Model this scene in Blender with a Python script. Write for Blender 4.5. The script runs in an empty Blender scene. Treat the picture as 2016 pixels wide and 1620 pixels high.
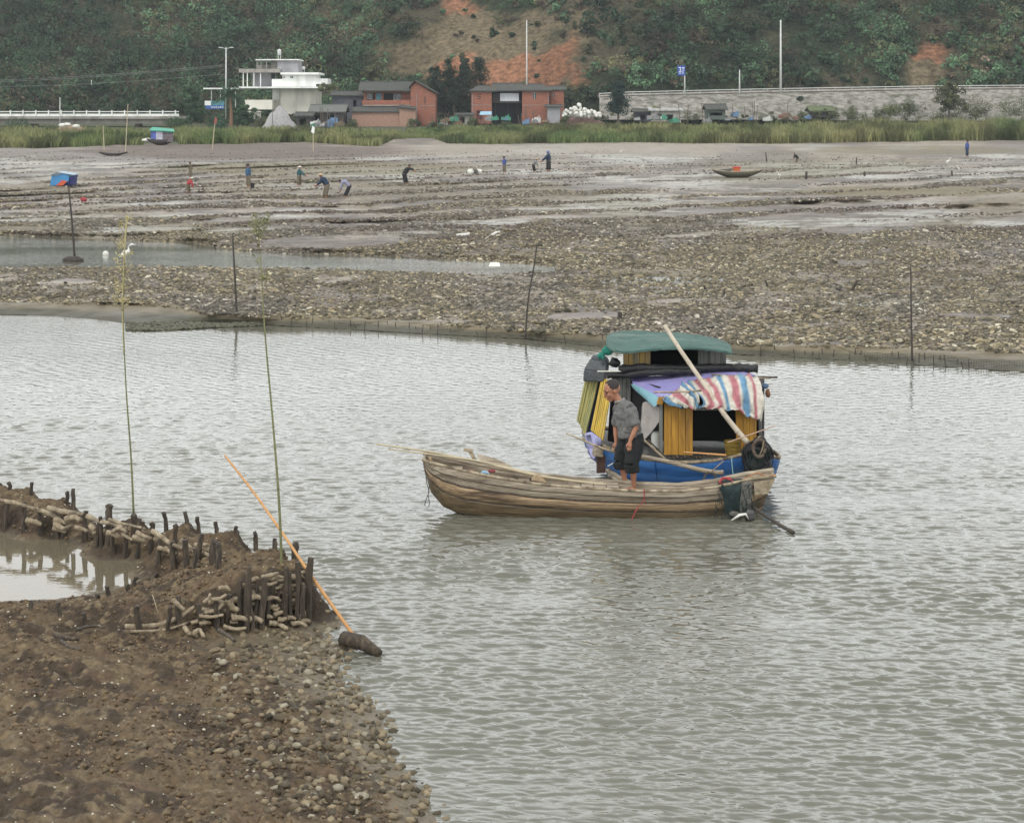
import bpy, bmesh, math, random
import numpy as np
from mathutils import Vector, Matrix

R = math.radians
sc = bpy.context.scene
COL = sc.collection

# ---------------------------------------------------------------- camera, world, sun, exposure
F, HZ, H, CX = 4000.0, 215.0, 5.8, 1008.0      # focal length and horizon row of the 2016 px wide photograph, eye height
cam_d = bpy.data.cameras.new('camera')
cam_d.sensor_width = 36.0
cam_d.lens = 36.0 * F / 2016.0
cam_d.shift_y = -(810.0 - HZ) / 2016.0
cam_d.clip_start = 0.5
cam_d.clip_end = 5000
cam = bpy.data.objects.new('camera', cam_d)
cam.location = (0, 0, H)
cam.rotation_euler = (R(90), 0, 0)
COL.objects.link(cam)
sc.camera = cam

SUN_EL, SUN_AZ = R(50), R(-150)       # high behind the camera, a little to the left, veiled by cloud
world = bpy.data.worlds.new('World')
sc.world = world
world.use_nodes = True
wn, wl = world.node_tree.nodes, world.node_tree.links
wn.clear()
wo = wn.new('ShaderNodeOutputWorld')
bg = wn.new('ShaderNodeBackground')
sky = wn.new('ShaderNodeTexSky')
sky.sky_type = 'NISHITA'
sky.sun_disc = False
sky.sun_elevation = SUN_EL
sky.sun_rotation = SUN_AZ
sky.air_density = 1.0
sky.dust_density = 4.0
hs = wn.new('ShaderNodeHueSaturation')
hs.inputs['Saturation'].default_value = 0.25
tc = wn.new('ShaderNodeTexCoord')
cl = wn.new('ShaderNodeTexNoise')
cl.inputs['Scale'].default_value = 2.2
cl.inputs['Detail'].default_value = 5
cr = wn.new('ShaderNodeValToRGB')
cr.color_ramp.elements[0].position = 0.3
cr.color_ramp.elements[0].color = (9.8, 10.0, 10.1, 1)
cr.color_ramp.elements[1].position = 0.72
cr.color_ramp.elements[1].color = (14.2, 14.3, 14.1, 1)
mx = wn.new('ShaderNodeMixRGB')
mx.inputs['Fac'].default_value = 0.82
wl.new(sky.outputs['Color'], hs.inputs['Color'])
wl.new(tc.outputs['Generated'], cl.inputs['Vector'])
wl.new(cl.outputs['Fac'], cr.inputs['Fac'])
wl.new(hs.outputs['Color'], mx.inputs['Color1'])
wl.new(cr.outputs['Color'], mx.inputs['Color2'])
sx = wn.new('ShaderNodeSeparateXYZ'); wl.new(tc.outputs['Generated'], sx.inputs['Vector'])
hr_ = wn.new('ShaderNodeMapRange'); hr_.inputs['From Min'].default_value = 0.26; hr_.inputs['From Max'].default_value = 0.62; hr_.interpolation_type = 'SMOOTHSTEP'
hr_.inputs['To Min'].default_value = 1.5; hr_.inputs['To Max'].default_value = 0.80      # low band of sky brightened, added to lift the reflections in the water
wl.new(sx.outputs['Z'], hr_.inputs['Value'])
vm = wn.new('ShaderNodeVectorMath'); vm.operation = 'SCALE'
wl.new(mx.outputs['Color'], vm.inputs[0]); wl.new(hr_.outputs['Result'], vm.inputs['Scale'])
wl.new(vm.outputs['Vector'], bg.inputs['Color'])
bg.inputs['Strength'].default_value = 0.108
wl.new(bg.outputs['Background'], wo.inputs['Surface'])

sd = bpy.data.lights.new('sun', 'SUN')
sd.energy = 1.2
sd.angle = R(14)
sd.color = (1.0, 0.97, 0.92)
sun = bpy.data.objects.new('sun', sd)
sun.rotation_euler = (R(90) - SUN_EL, 0, R(-28))
COL.objects.link(sun)

vs = sc.view_settings
vs.view_transform = 'Standard'
vs.look = 'None'
vs.exposure = 0.12
vs.gamma = 1.0
vs.use_curve_mapping = False
sc.cycles.max_bounces = 5
sc.cycles.diffuse_bounces = 2
sc.cycles.glossy_bounces = 3
sc.cycles.transmission_bounces = 3
sc.cycles.volume_bounces = 0
sc.cycles.use_denoising = True

random.seed(7)
RN = np.random.RandomState(11)

# ---------------------------------------------------------------- point helpers
def W(px, py, Y):
    """the point of the photograph's pixel at distance Y"""
    return Vector(((px - CX) * Y / F, Y, H - (py - HZ) * Y / F))

def G(px, py, z=0.0):
    """the point of the pixel on the level z"""
    Y = F * (H - z) / (py - HZ)
    return Vector(((px - CX) * Y / F, Y, z))

# ---------------------------------------------------------------- numpy noise
def _hash(ix, iy, seed):
    n = (ix.astype(np.int64) * 374761393 + iy.astype(np.int64) * 668265263 + seed * 1442695041) & 0x7fffffff
    n = ((n ^ (n >> 13)) * 1274126177) & 0x7fffffff
    n = (n ^ (n >> 16)) & 0xffff
    return n / 65535.0

def vnoise(x, y, seed=0):
    x = np.asarray(x, float); y = np.asarray(y, float)
    ix, iy = np.floor(x), np.floor(y)
    fx, fy = x - ix, y - iy
    fx = fx * fx * (3 - 2 * fx); fy = fy * fy * (3 - 2 * fy)
    a = _hash(ix, iy, seed); b = _hash(ix + 1, iy, seed)
    c = _hash(ix, iy + 1, seed); d = _hash(ix + 1, iy + 1, seed)
    return (a * (1 - fx) + b * fx) * (1 - fy) + (c * (1 - fx) + d * fx) * fy

def fbm(x, y, seed=0, octv=4, gain=0.5):
    s = 0; a = 1.0; t = 0
    for k in range(octv):
        s = s + a * vnoise(x * 2 ** k + 17.3 * k, y * 2 ** k - 9.1 * k, seed + k); t += a; a *= gain
    return s / t

def sstep(a, b, x):
    t = np.clip((x - a) / (b - a), 0, 1)
    return t * t * (3 - 2 * t)

# ---------------------------------------------------------------- materials
def _out(name):
    m = bpy.data.materials.new(name)
    m.use_nodes = True
    nt = m.node_tree
    return m, nt.nodes, nt.links, nt.nodes['Principled BSDF']

def mat(name, c1, c2=None, scale=6.0, rough=0.75, bump=0.25, bscale=None, stretch=(1, 1, 1), metal=0.0, spec=0.4, detail=5, grime=None, grime_amt=0.5, attr=None, bdist=0.02, trans=0.0):
    """two-tone mottled surface with relief; grime = a third colour in patches"""
    if c2 is None:
        c2 = tuple(v * 0.7 for v in c1)
    m, n, l, p = _out(name)
    tcn = n.new('ShaderNodeTexCoord'); mp = n.new('ShaderNodeMapping')
    mp.inputs['Scale'].default_value = stretch
    l.new(tcn.outputs['Object'], mp.inputs['Vector'])
    nz = n.new('ShaderNodeTexNoise'); nz.inputs['Scale'].default_value = scale; nz.inputs['Detail'].default_value = detail
    nz.inputs['Roughness'].default_value = 0.65
    l.new(mp.outputs['Vector'], nz.inputs['Vector'])
    rp = n.new('ShaderNodeValToRGB')
    rp.color_ramp.elements[0].position = 0.33; rp.color_ramp.elements[1].position = 0.67
    rp.color_ramp.elements[0].color = (*c2, 1); rp.color_ramp.elements[1].color = (*c1, 1)
    l.new(nz.outputs['Fac'], rp.inputs['Fac'])
    colout = rp.outputs['Color']
    if attr:
        at = n.new('ShaderNodeAttribute'); at.attribute_name = attr
        mm = n.new('ShaderNodeMixRGB'); mm.blend_type = 'MULTIPLY'; mm.inputs['Fac'].default_value = 1.0
        l.new(colout, mm.inputs['Color1']); l.new(at.outputs['Color'], mm.inputs['Color2'])
        colout = mm.outputs['Color']
    if grime:
        g = n.new('ShaderNodeTexNoise'); g.inputs['Scale'].default_value = scale * 0.45; g.inputs['Detail'].default_value = 6
        l.new(mp.outputs['Vector'], g.inputs['Vector'])
        gr = n.new('ShaderNodeValToRGB'); gr.color_ramp.elements[0].position = 0.5; gr.color_ramp.elements[1].position = 0.66
        gr.color_ramp.elements[1].color = (grime_amt,) * 3 + (1,)
        l.new(g.outputs['Fac'], gr.inputs['Fac'])
        mg = n.new('ShaderNodeMixRGB'); l.new(gr.outputs['Color'], mg.inputs['Fac'])
        l.new(colout, mg.inputs['Color1']); mg.inputs['Color2'].default_value = (*grime, 1)
        colout = mg.outputs['Color']
    l.new(colout, p.inputs['Base Color'])
    p.inputs['Roughness'].default_value = rough
    p.inputs['Metallic'].default_value = metal
    p.inputs['Specular IOR Level'].default_value = spec
    if bump:
        b = n.new('ShaderNodeBump'); b.inputs['Strength'].default_value = bump; b.inputs['Distance'].default_value = bdist
        nb = n.new('ShaderNodeTexNoise'); nb.inputs['Scale'].default_value = bscale or scale * 3; nb.inputs['Detail'].default_value = 6
        l.new(mp.outputs['Vector'], nb.inputs['Vector']); l.new(nb.outputs['Fac'], b.inputs['Height'])
        l.new(b.outputs['Normal'], p.inputs['Normal'])
    if trans:
        p.inputs['Transmission Weight'].default_value = trans
    return m

def mat_attr(name, rough=0.7, var=0.25, scale=20.0, bump=0.3, wet=False, spec=0.4, bdist=0.03, glow=None, tw=0.0):
    """colour comes from the mesh's own colour attribute 'tone' (kinds of mud, stone, leaf), mottled; its alpha is wetness"""
    m, n, l, p = _out(name)
    at = n.new('ShaderNodeAttribute'); at.attribute_name = 'tone'
    tcn = n.new('ShaderNodeTexCoord')
    nz = n.new('ShaderNodeTexNoise'); nz.inputs['Scale'].default_value = scale; nz.inputs['Detail'].default_value = 6
    l.new(tcn.outputs['Object'], nz.inputs['Vector'])
    rp = n.new('ShaderNodeValToRGB')
    rp.color_ramp.elements[0].position = 0.3; rp.color_ramp.elements[1].position = 0.7
    rp.color_ramp.elements[0].color = (1 - var,) * 3 + (1,); rp.color_ramp.elements[1].color = (1 + var,) * 3 + (1,)
    l.new(nz.outputs['Fac'], rp.inputs['Fac'])
    mm = n.new('ShaderNodeMixRGB'); mm.blend_type = 'MULTIPLY'; mm.inputs['Fac'].default_value = 1
    l.new(at.outputs['Color'], mm.inputs['Color1']); l.new(rp.outputs['Color'], mm.inputs['Color2'])
    l.new(mm.outputs['Color'], p.inputs['Base Color'])
    p.inputs['Roughness'].default_value = rough
    p.inputs['Specular IOR Level'].default_value = spec
    if wet:
        mr = n.new('ShaderNodeMapRange'); mr.inputs['To Min'].default_value = rough; mr.inputs['To Max'].default_value = 0.22
        l.new(at.outputs['Alpha'], mr.inputs['Value']); l.new(mr.outputs['Result'], p.inputs['Roughness'])
    if bump:
        b = n.new('ShaderNodeBump'); b.inputs['Strength'].default_value = bump; b.inputs['Distance'].default_value = bdist
        nb = n.new('ShaderNodeTexNoise'); nb.inputs['Scale'].default_value = scale * 1.7; nb.inputs['Detail'].default_value = 5
        l.new(tcn.outputs['Object'], nb.inputs['Vector']); l.new(nb.outputs['Fac'], b.inputs['Height'])
        l.new(b.outputs['Normal'], p.inputs['Normal'])
    if tw:
        tr = n.new('ShaderNodeBsdfTranslucent'); ms = n.new('ShaderNodeMixShader'); ms.inputs['Fac'].default_value = tw
        l.new(mm.outputs['Color'], tr.inputs['Color'])
        l.new(p.outputs['BSDF'], ms.inputs[1]); l.new(tr.outputs['BSDF'], ms.inputs[2])
        l.new(ms.outputs['Shader'], n['Material Output'].inputs['Surface'])
    return m

# ---------------------------------------------------------------- object helpers
ORG = {}

def tag(o, label=None, cat=None, group=None, kind=None):
    if label: o['label'] = label
    if cat: o['category'] = cat
    if group: o['group'] = group
    if kind: o['kind'] = kind
    return o

def thing(name, label, cat, loc, group=None):
    o = bpy.data.objects.new(name, None)
    o.location = loc
    o.empty_display_size = 0.2
    COL.objects.link(o)
    ORG[o.name] = Vector(loc)
    return tag(o, label, cat, group)

def put(name, V, faces, m, parent=None, smooth=False, tone=None, loc=None):
    """link vertices (world coordinates) and faces as ONE mesh object under parent"""
    V = np.asarray(V, dtype=np.float64).reshape(-1, 3)
    if parent is not None:
        org = ORG[parent.name]
    else:
        org = Vector(loc) if loc is not None else Vector((V[:, 0].mean(), V[:, 1].mean(), V[:, 2].min()))
    V = V - np.array(org[:])
    me = bpy.data.meshes.new(name)
    if isinstance(faces, np.ndarray):
        nf, k = faces.shape
        me.vertices.add(len(V)); me.vertices.foreach_set('co', V.astype(np.float32).ravel())
        me.loops.add(nf * k); me.loops.foreach_set('vertex_index', faces.astype(np.int32).ravel())
        me.polygons.add(nf)
        me.polygons.foreach_set('loop_start', np.arange(0, nf * k, k, dtype=np.int32))
        me.update(calc_edges=True)
    else:
        me.from_pydata([tuple(v) for v in V], [], [tuple(f) for f in faces])
        me.update()
    if smooth:
        me.polygons.foreach_set('use_smooth', np.ones(len(me.polygons), dtype=bool))
    if tone is not None:
        a = me.color_attributes.new('tone', 'FLOAT_COLOR', 'POINT')
        a.data.foreach_set('color', np.asarray(tone, dtype=np.float32).ravel())
    if m is not None:
        me.materials.append(m)
    o = bpy.data.objects.new(name, me)
    COL.objects.link(o)
    if parent is not None:
        o.parent = parent
        ORG[o.name] = org.copy()
    else:
        o.location = org
        ORG[o.name] = org.copy()
    return o

class MB:
    """collects shapes in world coordinates"""
    def __init__(self):
        self.v = []; self.f = []
    def add(self, vs_, fs):
        k = len(self.v)
        self.v += [tuple(p) for p in vs_]
        self.f += [tuple(i + k for i in f) for f in fs]
        return self
    def box(self, c, s, rz=0.0, rx=0.0, ry=0.0, taper=1.0):
        M = Matrix.Rotation(rz, 3, 'Z') @ Matrix.Rotation(ry, 3, 'Y') @ Matrix.Rotation(rx, 3, 'X')
        c = Vector(c); vs_ = []
        for dz in (-.5, .5):
            t = taper if dz > 0 else 1.0
            for dx, dy in ((-.5, -.5), (.5, -.5), (.5, .5), (-.5, .5)):
                vs_.append(c + M @ Vector((dx * s[0] * t, dy * s[1] * t, dz * s[2])))
        return self.add(vs_, [(0, 3, 2, 1), (4, 5, 6, 7), (0, 1, 5, 4), (1, 2, 6, 5), (2, 3, 7, 6), (3, 0, 4, 7)])
    def hexa(self, b, t):
        """prism from bottom loop b to top loop t"""
        n = len(b)
        fs = [tuple(range(n - 1, -1, -1)), tuple(range(n, 2 * n))]
        fs += [(i, (i + 1) % n, n + (i + 1) % n, n + i) for i in range(n)]
        return self.add(list(b) + list(t), fs)
    def slab(self, loop, off):
        off = Vector(off)
        return self.hexa([Vector(p) for p in loop], [Vector(p) + off for p in loop])
    def tube(self, pts, rad, n=8, jit=0.0, cap=True):
        pts = [Vector(p) for p in pts]
        if not isinstance(rad, (list, tuple)): rad = [rad] * len(pts)
        rings = []
        for i, p in enumerate(pts):
            d = (pts[min(i + 1, len(pts) - 1)] - pts[max(i - 1, 0)])
            if d.length < 1e-9: d = Vector((0, 0, 1))
            d.normalize()
            a = d.cross(Vector((0, 0, 1)) if abs(d.z) < 0.9 else Vector((0, 1, 0))).normalized()
            b = d.cross(a)
            rings.append([p + (a * math.cos(2 * math.pi * k / n) + b * math.sin(2 * math.pi * k / n)) * rad[i] * (1 + random.uniform(-jit, jit)) for k in range(n)])
        vs_ = [q for r_ in rings for q in r_]; fs = []
        for i in range(len(rings) - 1):
            for k in range(n):
                fs.append((i * n + k, i * n + (k + 1) % n, (i + 1) * n + (k + 1) % n, (i + 1) * n + k))
        if cap:
            fs.append(tuple(range(n - 1, -1, -1))); fs.append(tuple(range(len(vs_) - n, len(vs_))))
        return self.add(vs_, fs)
    def grid(self, rows, thick=None):
        """sheet from rows of points; thick = offset vector to give it a back"""
        nr, nc = len(rows), len(rows[0])
        vs_ = [Vector(p) for r_ in rows for p in r_]
        fs = [(i * nc + j, i * nc + j + 1, (i + 1) * nc + j + 1, (i + 1) * nc + j) for i in range(nr - 1) for j in range(nc - 1)]
        if thick is not None:
            o = Vector(thick); k = len(vs_)
            vs_ += [p + o for p in vs_]
            fs += [tuple(q + k for q in reversed(f)) for f in fs[:]]
            edge = [(0, j) for j in range(nc)] + [(i, nc - 1) for i in range(1, nr)] + [(nr - 1, j) for j in range(nc - 2, -1, -1)] + [(i, 0) for i in range(nr - 2, 0, -1)]
            e = [i * nc + j for i, j in edge]
            for a, b in zip(e, e[1:] + e[:1]): fs.append((b, a, a + k, b + k))
        return self.add(vs_, fs)
    def ball(self, c, r_, n=8, m_=6, jit=0.0, sq=(1, 1, 1)):
        c = Vector(c); vs_ = [c + Vector((0, 0, -r_ * sq[2]))]
        for i in range(1, m_):
            th = -math.pi / 2 + math.pi * i / m_
            for k in range(n):
                rr = r_ * (1 + random.uniform(-jit, jit)); a = 2 * math.pi * k / n
                vs_.append(c + Vector((rr * math.cos(th) * math.cos(a) * sq[0], rr * math.cos(th) * math.sin(a) * sq[1], rr * math.sin(th) * sq[2])))
        vs_.append(c + Vector((0, 0, r_ * sq[2])))
        fs = [(0, 1 + (k + 1) % n, 1 + k) for k in range(n)]
        for i in range(m_ - 2):
            for k in range(n):
                a = 1 + i * n + k; b = 1 + i * n + (k + 1) % n
                fs.append((a, b, b + n, a + n))
        t = len(vs_) - 1; s = 1 + (m_ - 2) * n
        fs += [(s + k, s + (k + 1) % n, t) for k in range(n)]
        return self.add(vs_, fs)
    def build(self, name, m, parent=None, smooth=False, tone=None, loc=None):
        return put(name, self.v, self.f, m, parent, smooth, tone, loc)

def bez(pts, n):
    """Catmull-Rom through pts"""
    pts = [Vector(p) for p in pts]
    P_ = [pts[0] * 2 - pts[1]] + pts + [pts[-1] * 2 - pts[-2]]
    out = []
    for i in range(1, len(P_) - 2):
        for k in range(n):
            t = k / n
            a, b, c, d = P_[i - 1], P_[i], P_[i + 1], P_[i + 2]
            out.append(0.5 * ((2 * b) + (c - a) * t + (2 * a - 5 * b + 4 * c - d) * t * t + (3 * b - a - 3 * c + d) * t ** 3))
    out.append(pts[-1])
    return out

def bevel(o, w=0.01, seg=2):
    b = o.modifiers.new('bevel', 'BEVEL'); b.width = w; b.segments = seg; b.limit_method = 'ANGLE'
    return o

# ---------------------------------------------------------------- shoreline curves, in rows and columns of the photograph
def pl(pts):
    xs = [p[0] for p in pts]; ys = [p[1] for p in pts]
    return lambda u: np.interp(u, xs, ys)

shore = pl([(-900, 612), (0, 620), (108, 622), (250, 636), (400, 632), (470, 636), (540, 641), (700, 650), (900, 661), (1040, 668), (1190, 684), (1430, 697), (1600, 706), (1760, 716), (1908, 726), (2016, 733), (2900, 790)])
front = pl([(-900, 570), (0, 590), (108, 592), (350, 600), (410, 614), (520, 620), (700, 620), (860, 632), (1000, 645), (1130, 652), (1300, 660), (1500, 676), (1700, 680), (1908, 684), (2900, 740)])
ch_top = pl([(-900, 455), (0, 468), (108, 472), (380, 484), (460, 500), (560, 506), (700, 509), (850, 516), (960, 521), (1060, 527), (1100, 530)])
ch_bot = pl([(-900, 510), (0, 520), (108, 518), (300, 521), (700, 524), (850, 531), (960, 534), (1060, 530), (1100, 530)])
base_z = pl([(236, 2.6), (248, 2.6), (255, 2.2), (270, 1.3), (284, 0.75), (300, 0.62), (337, 0.5), (390, 0.38), (450, 0.30), (520, 0.18), (600, 0.26), (700, 0.2), (900, 0.2)])

reed_edge = pl([(-400, 291), (108, 291), (190, 286), (300, 285), (430, 283), (600, 279), (700, 286), (745, 288), (775, 275), (800, 272), (850, 273), (880, 282), (1000, 283), (1200, 280), (1500, 282), (1700, 280), (1908, 276), (2500, 275)])
def flat_z(u, v):
    """height of the tidal flat that shows at column u, row v"""
    u = np.asarray(u, float); v = np.asarray(v, float)
    z = base_z(v).astype(float)
    rel = np.clip(v - 215, 5, None)
    # furrows and ridges running slightly up to the right
    t = np.clip(v + 0.042 * (u - 1000) - 215, 8, None)
    wob = fbm(u * 0.004, v * 0.02, 5, 3) * 2.6
    ridge = 0.5 + 0.5 * np.sin(np.log(t) * 62 + wob * 3)
    far = sstep(296, 330, v) * (1 - sstep(430, 500, v))
    z = z + far * (ridge - 0.5) * 0.085 * np.clip((v - 280) / 60, 0.3, 1.3)
    z = z + (fbm(u * 0.03, v * 0.10, 9, 4) - 0.5) * 0.10 * sstep(300, 420, v)
    z = z + (fbm(u * 0.004, v * 0.03, 19, 3) - 0.5) * 0.18 * sstep(290, 360, v)
    # brown hump on the left, olive mound in the middle
    z = z + 0.35 * sstep(560, 300, np.hypot((u - 480) / 1.0, (v - 297) * 14)) 
    z = z + 0.25 * sstep(420, 120, np.hypot((u - 720) / 1.0, (v - 334) * 12))
    z = z + 0.22 * sstep(520, 200, np.hypot((u - 1820), (v - 378) * 14))
    # channel behind the shoal
    d = np.minimum(v - ch_top(u), ch_bot(u) - v)
    inch = np.where(u < 1095, sstep(-24, 2, d), 0)
    z = z * (1 - inch) - 0.06 * inch
    # bank down to the river
    s = shore(u); f = front(u)
    k = np.clip((v - f) / np.maximum(s - f, 1), 0, None)
    bank = 0.27 * (1 - k) + (fbm(u * 0.02, v * 0.08, 3, 3) - 0.5) * 0.03
    z = np.where(v > f, np.minimum(z, bank), z)
    z = np.where(v > s, -0.03 - (v - s) * 0.006, z)
    return np.clip(z, -0.7, None)

def stone_mask(u, v):
    t = np.clip(v + 0.042 * (u - 1000) - 215, 8, None)
    wob = fbm(u * 0.004, v * 0.02, 5, 3) * 2.6
    ridge = 0.5 + 0.5 * np.sin(np.log(t) * 62 + wob * 3)
    n = fbm(u * 0.006, v * 0.05, 41, 4)
    base = np.interp(v, [296, 318, 345, 385, 420, 455, 500], [0.0, 0.15, 0.36, 0.46, 0.64, 0.86, 1.05])
    m = sstep(0.42, 0.62, base * 0.75 + (ridge - 0.5) * 0.42 + (n - 0.5) * 0.9 + 0.08)
    m = m * (v < front(u) + 3 + 5 * fbm(u * .05, u * 0, 2, 2))
    d = np.minimum(v - ch_top(u), ch_bot(u) - v)
    m = np.where((u < 1095) & (d > -3), 0, m)
    m = m * (0.35 + 0.65 * sstep(0.34, 0.5, fbm(u * 0.02, v * 0.12, 43, 3)))
    # clear pale sheets of mud
    for (cu, cv, ru, rv) in ((650, 476, 170, 13), (1740, 432, 340, 17), (1800, 402, 300, 10), (1480, 372, 260, 9), (1250, 320, 330, 10), (300, 452, 130, 4), (520, 376, 260, 7), (820, 352, 200, 6)):
        m = m * sstep(0.75, 1.15, np.hypot((u - cu) / ru, (v + 0.03 * (u - cu) - cv) / rv))
    for (cu, cv, ru, rv) in ((1750, 375, 190, 10), (640, 332, 290, 11)):
        m = np.maximum(m * 0.3, 0)  * (np.hypot((u - cu) / ru, (v - cv) / rv) < 1) + m * (np.hypot((u - cu) / ru, (v - cv) / rv) >= 1)
    return m

us = np.concatenate([np.linspace(-1500, -10, 160, endpoint=False), np.arange(-10, 2030, 2.5), np.linspace(2030, 3500, 160)])
vs_rows = np.concatenate([np.arange(236, 760, 1.0), np.geomspace(760, 9000, 40)])
U, V_ = np.meshgrid(us, vs_rows)
Z = flat_z(U, V_)
Yg = F * (H - Z) / (V_ - HZ)
Xg = (U - CX) * Yg / F
nr, nc = U.shape
idx = np.arange(nr * nc).reshape(nr, nc)
Fq = np.stack([idx[1:, :-1], idx[1:, 1:], idx[:-1, 1:], idx[:-1, :-1]], -1).reshape(-1, 4)

SM = stone_mask(U, V_)
streak = fbm(U * 0.012, V_ * 0.75, 95, 4)
fleck = fbm(U * 0.09, V_ * 0.9, 97, 3)
def lerp(a, b, k): return a * (1 - k[..., None]) + np.array(b) * k[..., None]
tone = np.zeros(U.shape + (3,)) + np.array([0.255, 0.22, 0.175])
n1 = fbm(U * 0.006, V_ * 0.06, 71, 4)
n2 = fbm(U * 0.02, V_ * 0.3, 77, 5)
tone = lerp(tone, (0.16, 0.135, 0.115), sstep(0.42, 0.62, n1))
tone = lerp(tone, (0.36, 0.35, 0.31), sstep(0.55, 0.7, fbm(U * 0.004, V_ * 0.08, 83, 3)) * (V_ < 480))
tone = lerp(tone, (0.085, 0.068, 0.052), sstep(0.6, 0.72, n2) * sstep(300, 330, V_) * 0.8)
tone = lerp(tone, (0.07, 0.055, 0.045), sstep(0.54, 0.66, streak) * sstep(296, 318, V_) * (V_ < 520) * 0.75)
tone = lerp(tone, (0.06, 0.05, 0.04), sstep(0.60, 0.70, fleck) * sstep(290, 312, V_) * (V_ < 520) * 0.8)
tone = lerp(tone, (0.075, 0.062, 0.045), SM * 0.95)
olive = sstep(0.5, 0.75, fbm(U * 0.004, V_ * 0.03, 91, 3)) * 0.6
olive = np.maximum(olive, sstep(1.15, 0.8, np.hypot((U - 640) / 330, (V_ - 332) / 14)) * 0.9)
olive = np.maximum(olive, sstep(1.15, 0.8, np.hypot((U - 1780) / 230, (V_ - 377) / 11)))
olive = np.maximum(olive, sstep(1.2, 0.8, np.hypot((U - 1800) / 210, (V_ - 296) / 9)) * 0.8)
tone = lerp(tone, (0.165, 0.145, 0.085), olive * 0.8 * (V_ > 285))
hump = sstep(1.2, 0.8, np.hypot((U - 480) / 330, (V_ - 297) / 16) + (streak - .5) * .5)
tone = lerp(tone, (0.125, 0.098, 0.082), hump * .9) * (1 + (fleck - .5)[..., None] * .5)
strip = (V_ > front(U)) & (V_ < shore(U) + 1)
kk = np.clip((V_ - front(U)) / np.maximum(shore(U) - front(U), 1), 0, 1)
tone = np.where(strip[..., None], np.array([0.15, 0.125, 0.08])[None, None] * (0.75 + 0.5 * n2)[..., None], tone)
tone = lerp(tone, (0.07, 0.066, 0.045), strip * sstep(0.35, 0.7, kk))
tone = lerp(tone, (0.06, 0.07, 0.035), sstep(1, -2, V_ - np.minimum(reed_edge(U), 284)))
wet = (1 - SM) * (0.15 + 0.6 * fbm(U * 0.01, V_ * 0.1, 13, 3)) * (V_ > 283) * (1 - 0.8 * olive) * (1 - hump)
for (cu, cv, ru, rv) in ((1290, 552, 150, 6), (975, 524, 90, 6), (1720, 598, 110, 6), (1340, 575, 60, 4)):
    pd = sstep(1.1, 0.7, np.hypot((U - cu) / ru, (V_ - cv) / rv) + (n2 - 0.5) * 0.8)
    tone = lerp(tone, (0.11, 0.12, 0.10), pd); wet = np.maximum(wet, pd * 1.05)
rgba = np.concatenate([tone, wet[..., None]], -1).reshape(-1, 4)
mud = mat_attr('tidal_mud', rough=0.85, var=0.25, scale=2.5, bump=0.45, wet=True, spec=0.32, bdist=0.03)
g = put('ground', np.stack([Xg, Yg, Z], -1).reshape(-1, 3), Fq, mud, smooth=True, tone=rgba, loc=(0, 0, 0))
tag(g, kind='structure')

# ---------------------------------------------------------------- river
def water_material(name, body, k=1.0):
    m, n, l, p = _out(name)
    p.inputs['Base Color'].default_value = (*body, 1)
    p.inputs['Roughness'].default_value = 0.025
    p.inputs['IOR'].default_value = 1.4
    tcn = n.new('ShaderNodeTexCoord')
    def noise(scale, st, det, rot=0.0, dist=0.0):
        mp = n.new('ShaderNodeMapping'); mp.inputs['Scale'].default_value = st; mp.inputs['Rotation'].default_value = (0, 0, rot)
        l.new(tcn.outputs['Object'], mp.inputs['Vector'])
        z = n.new('ShaderNodeTexNoise'); z.inputs['Scale'].default_value = scale; z.inputs['Detail'].default_value = det
        z.inputs['Distortion'].default_value = dist
        l.new(mp.outputs['Vector'], z.inputs['Vector']); return z.outputs['Fac']
    a = noise(9.0, (0.5, 1.0, 1), 2, 0.12, 0.3)
    b = noise(16.0, (0.6, 1.0, 1), 2, -0.14, 0.3)
    c = noise(0.35, (1, 1, 1), 2)
    sw = noise(0.11, (0.6, 1.6, 1), 3, 0.1)
    def math_(op, x, y):
        q = n.new('ShaderNodeMath'); q.operation = op
        for i, t in enumerate((x, y)):
            if isinstance(t, (int, float)): q.inputs[i].default_value = t
            else: l.new(t, q.inputs[i])
        return q.outputs[0]
    h = math_('ADD', math_('MULTIPLY', a, 0.62), math_('MULTIPLY', b, 0.42))
    h = math_('ADD', h, math_('MULTIPLY', c, 0.8))
    mr = n.new('ShaderNodeMapRange'); mr.inputs['From Min'].default_value = 0.35; mr.inputs['From Max'].default_value = 0.65
    mr.inputs['To Min'].default_value = 0.45 * k; mr.inputs['To Max'].default_value = 1.0 * k
    l.new(sw, mr.inputs['Value'])
    bp = n.new('ShaderNodeBump'); bp.inputs['Strength'].default_value = 1.0
    bp.inputs['Distance'].default_value = 0.009
    l.new(mr.outputs['Result'], bp.inputs['Strength'])
    l.new(h, bp.inputs['Height']); l.new(bp.outputs['Normal'], p.inputs['Normal'])
    return m
wm = water_material('river_water', (0.135, 0.135, 0.108))
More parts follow.
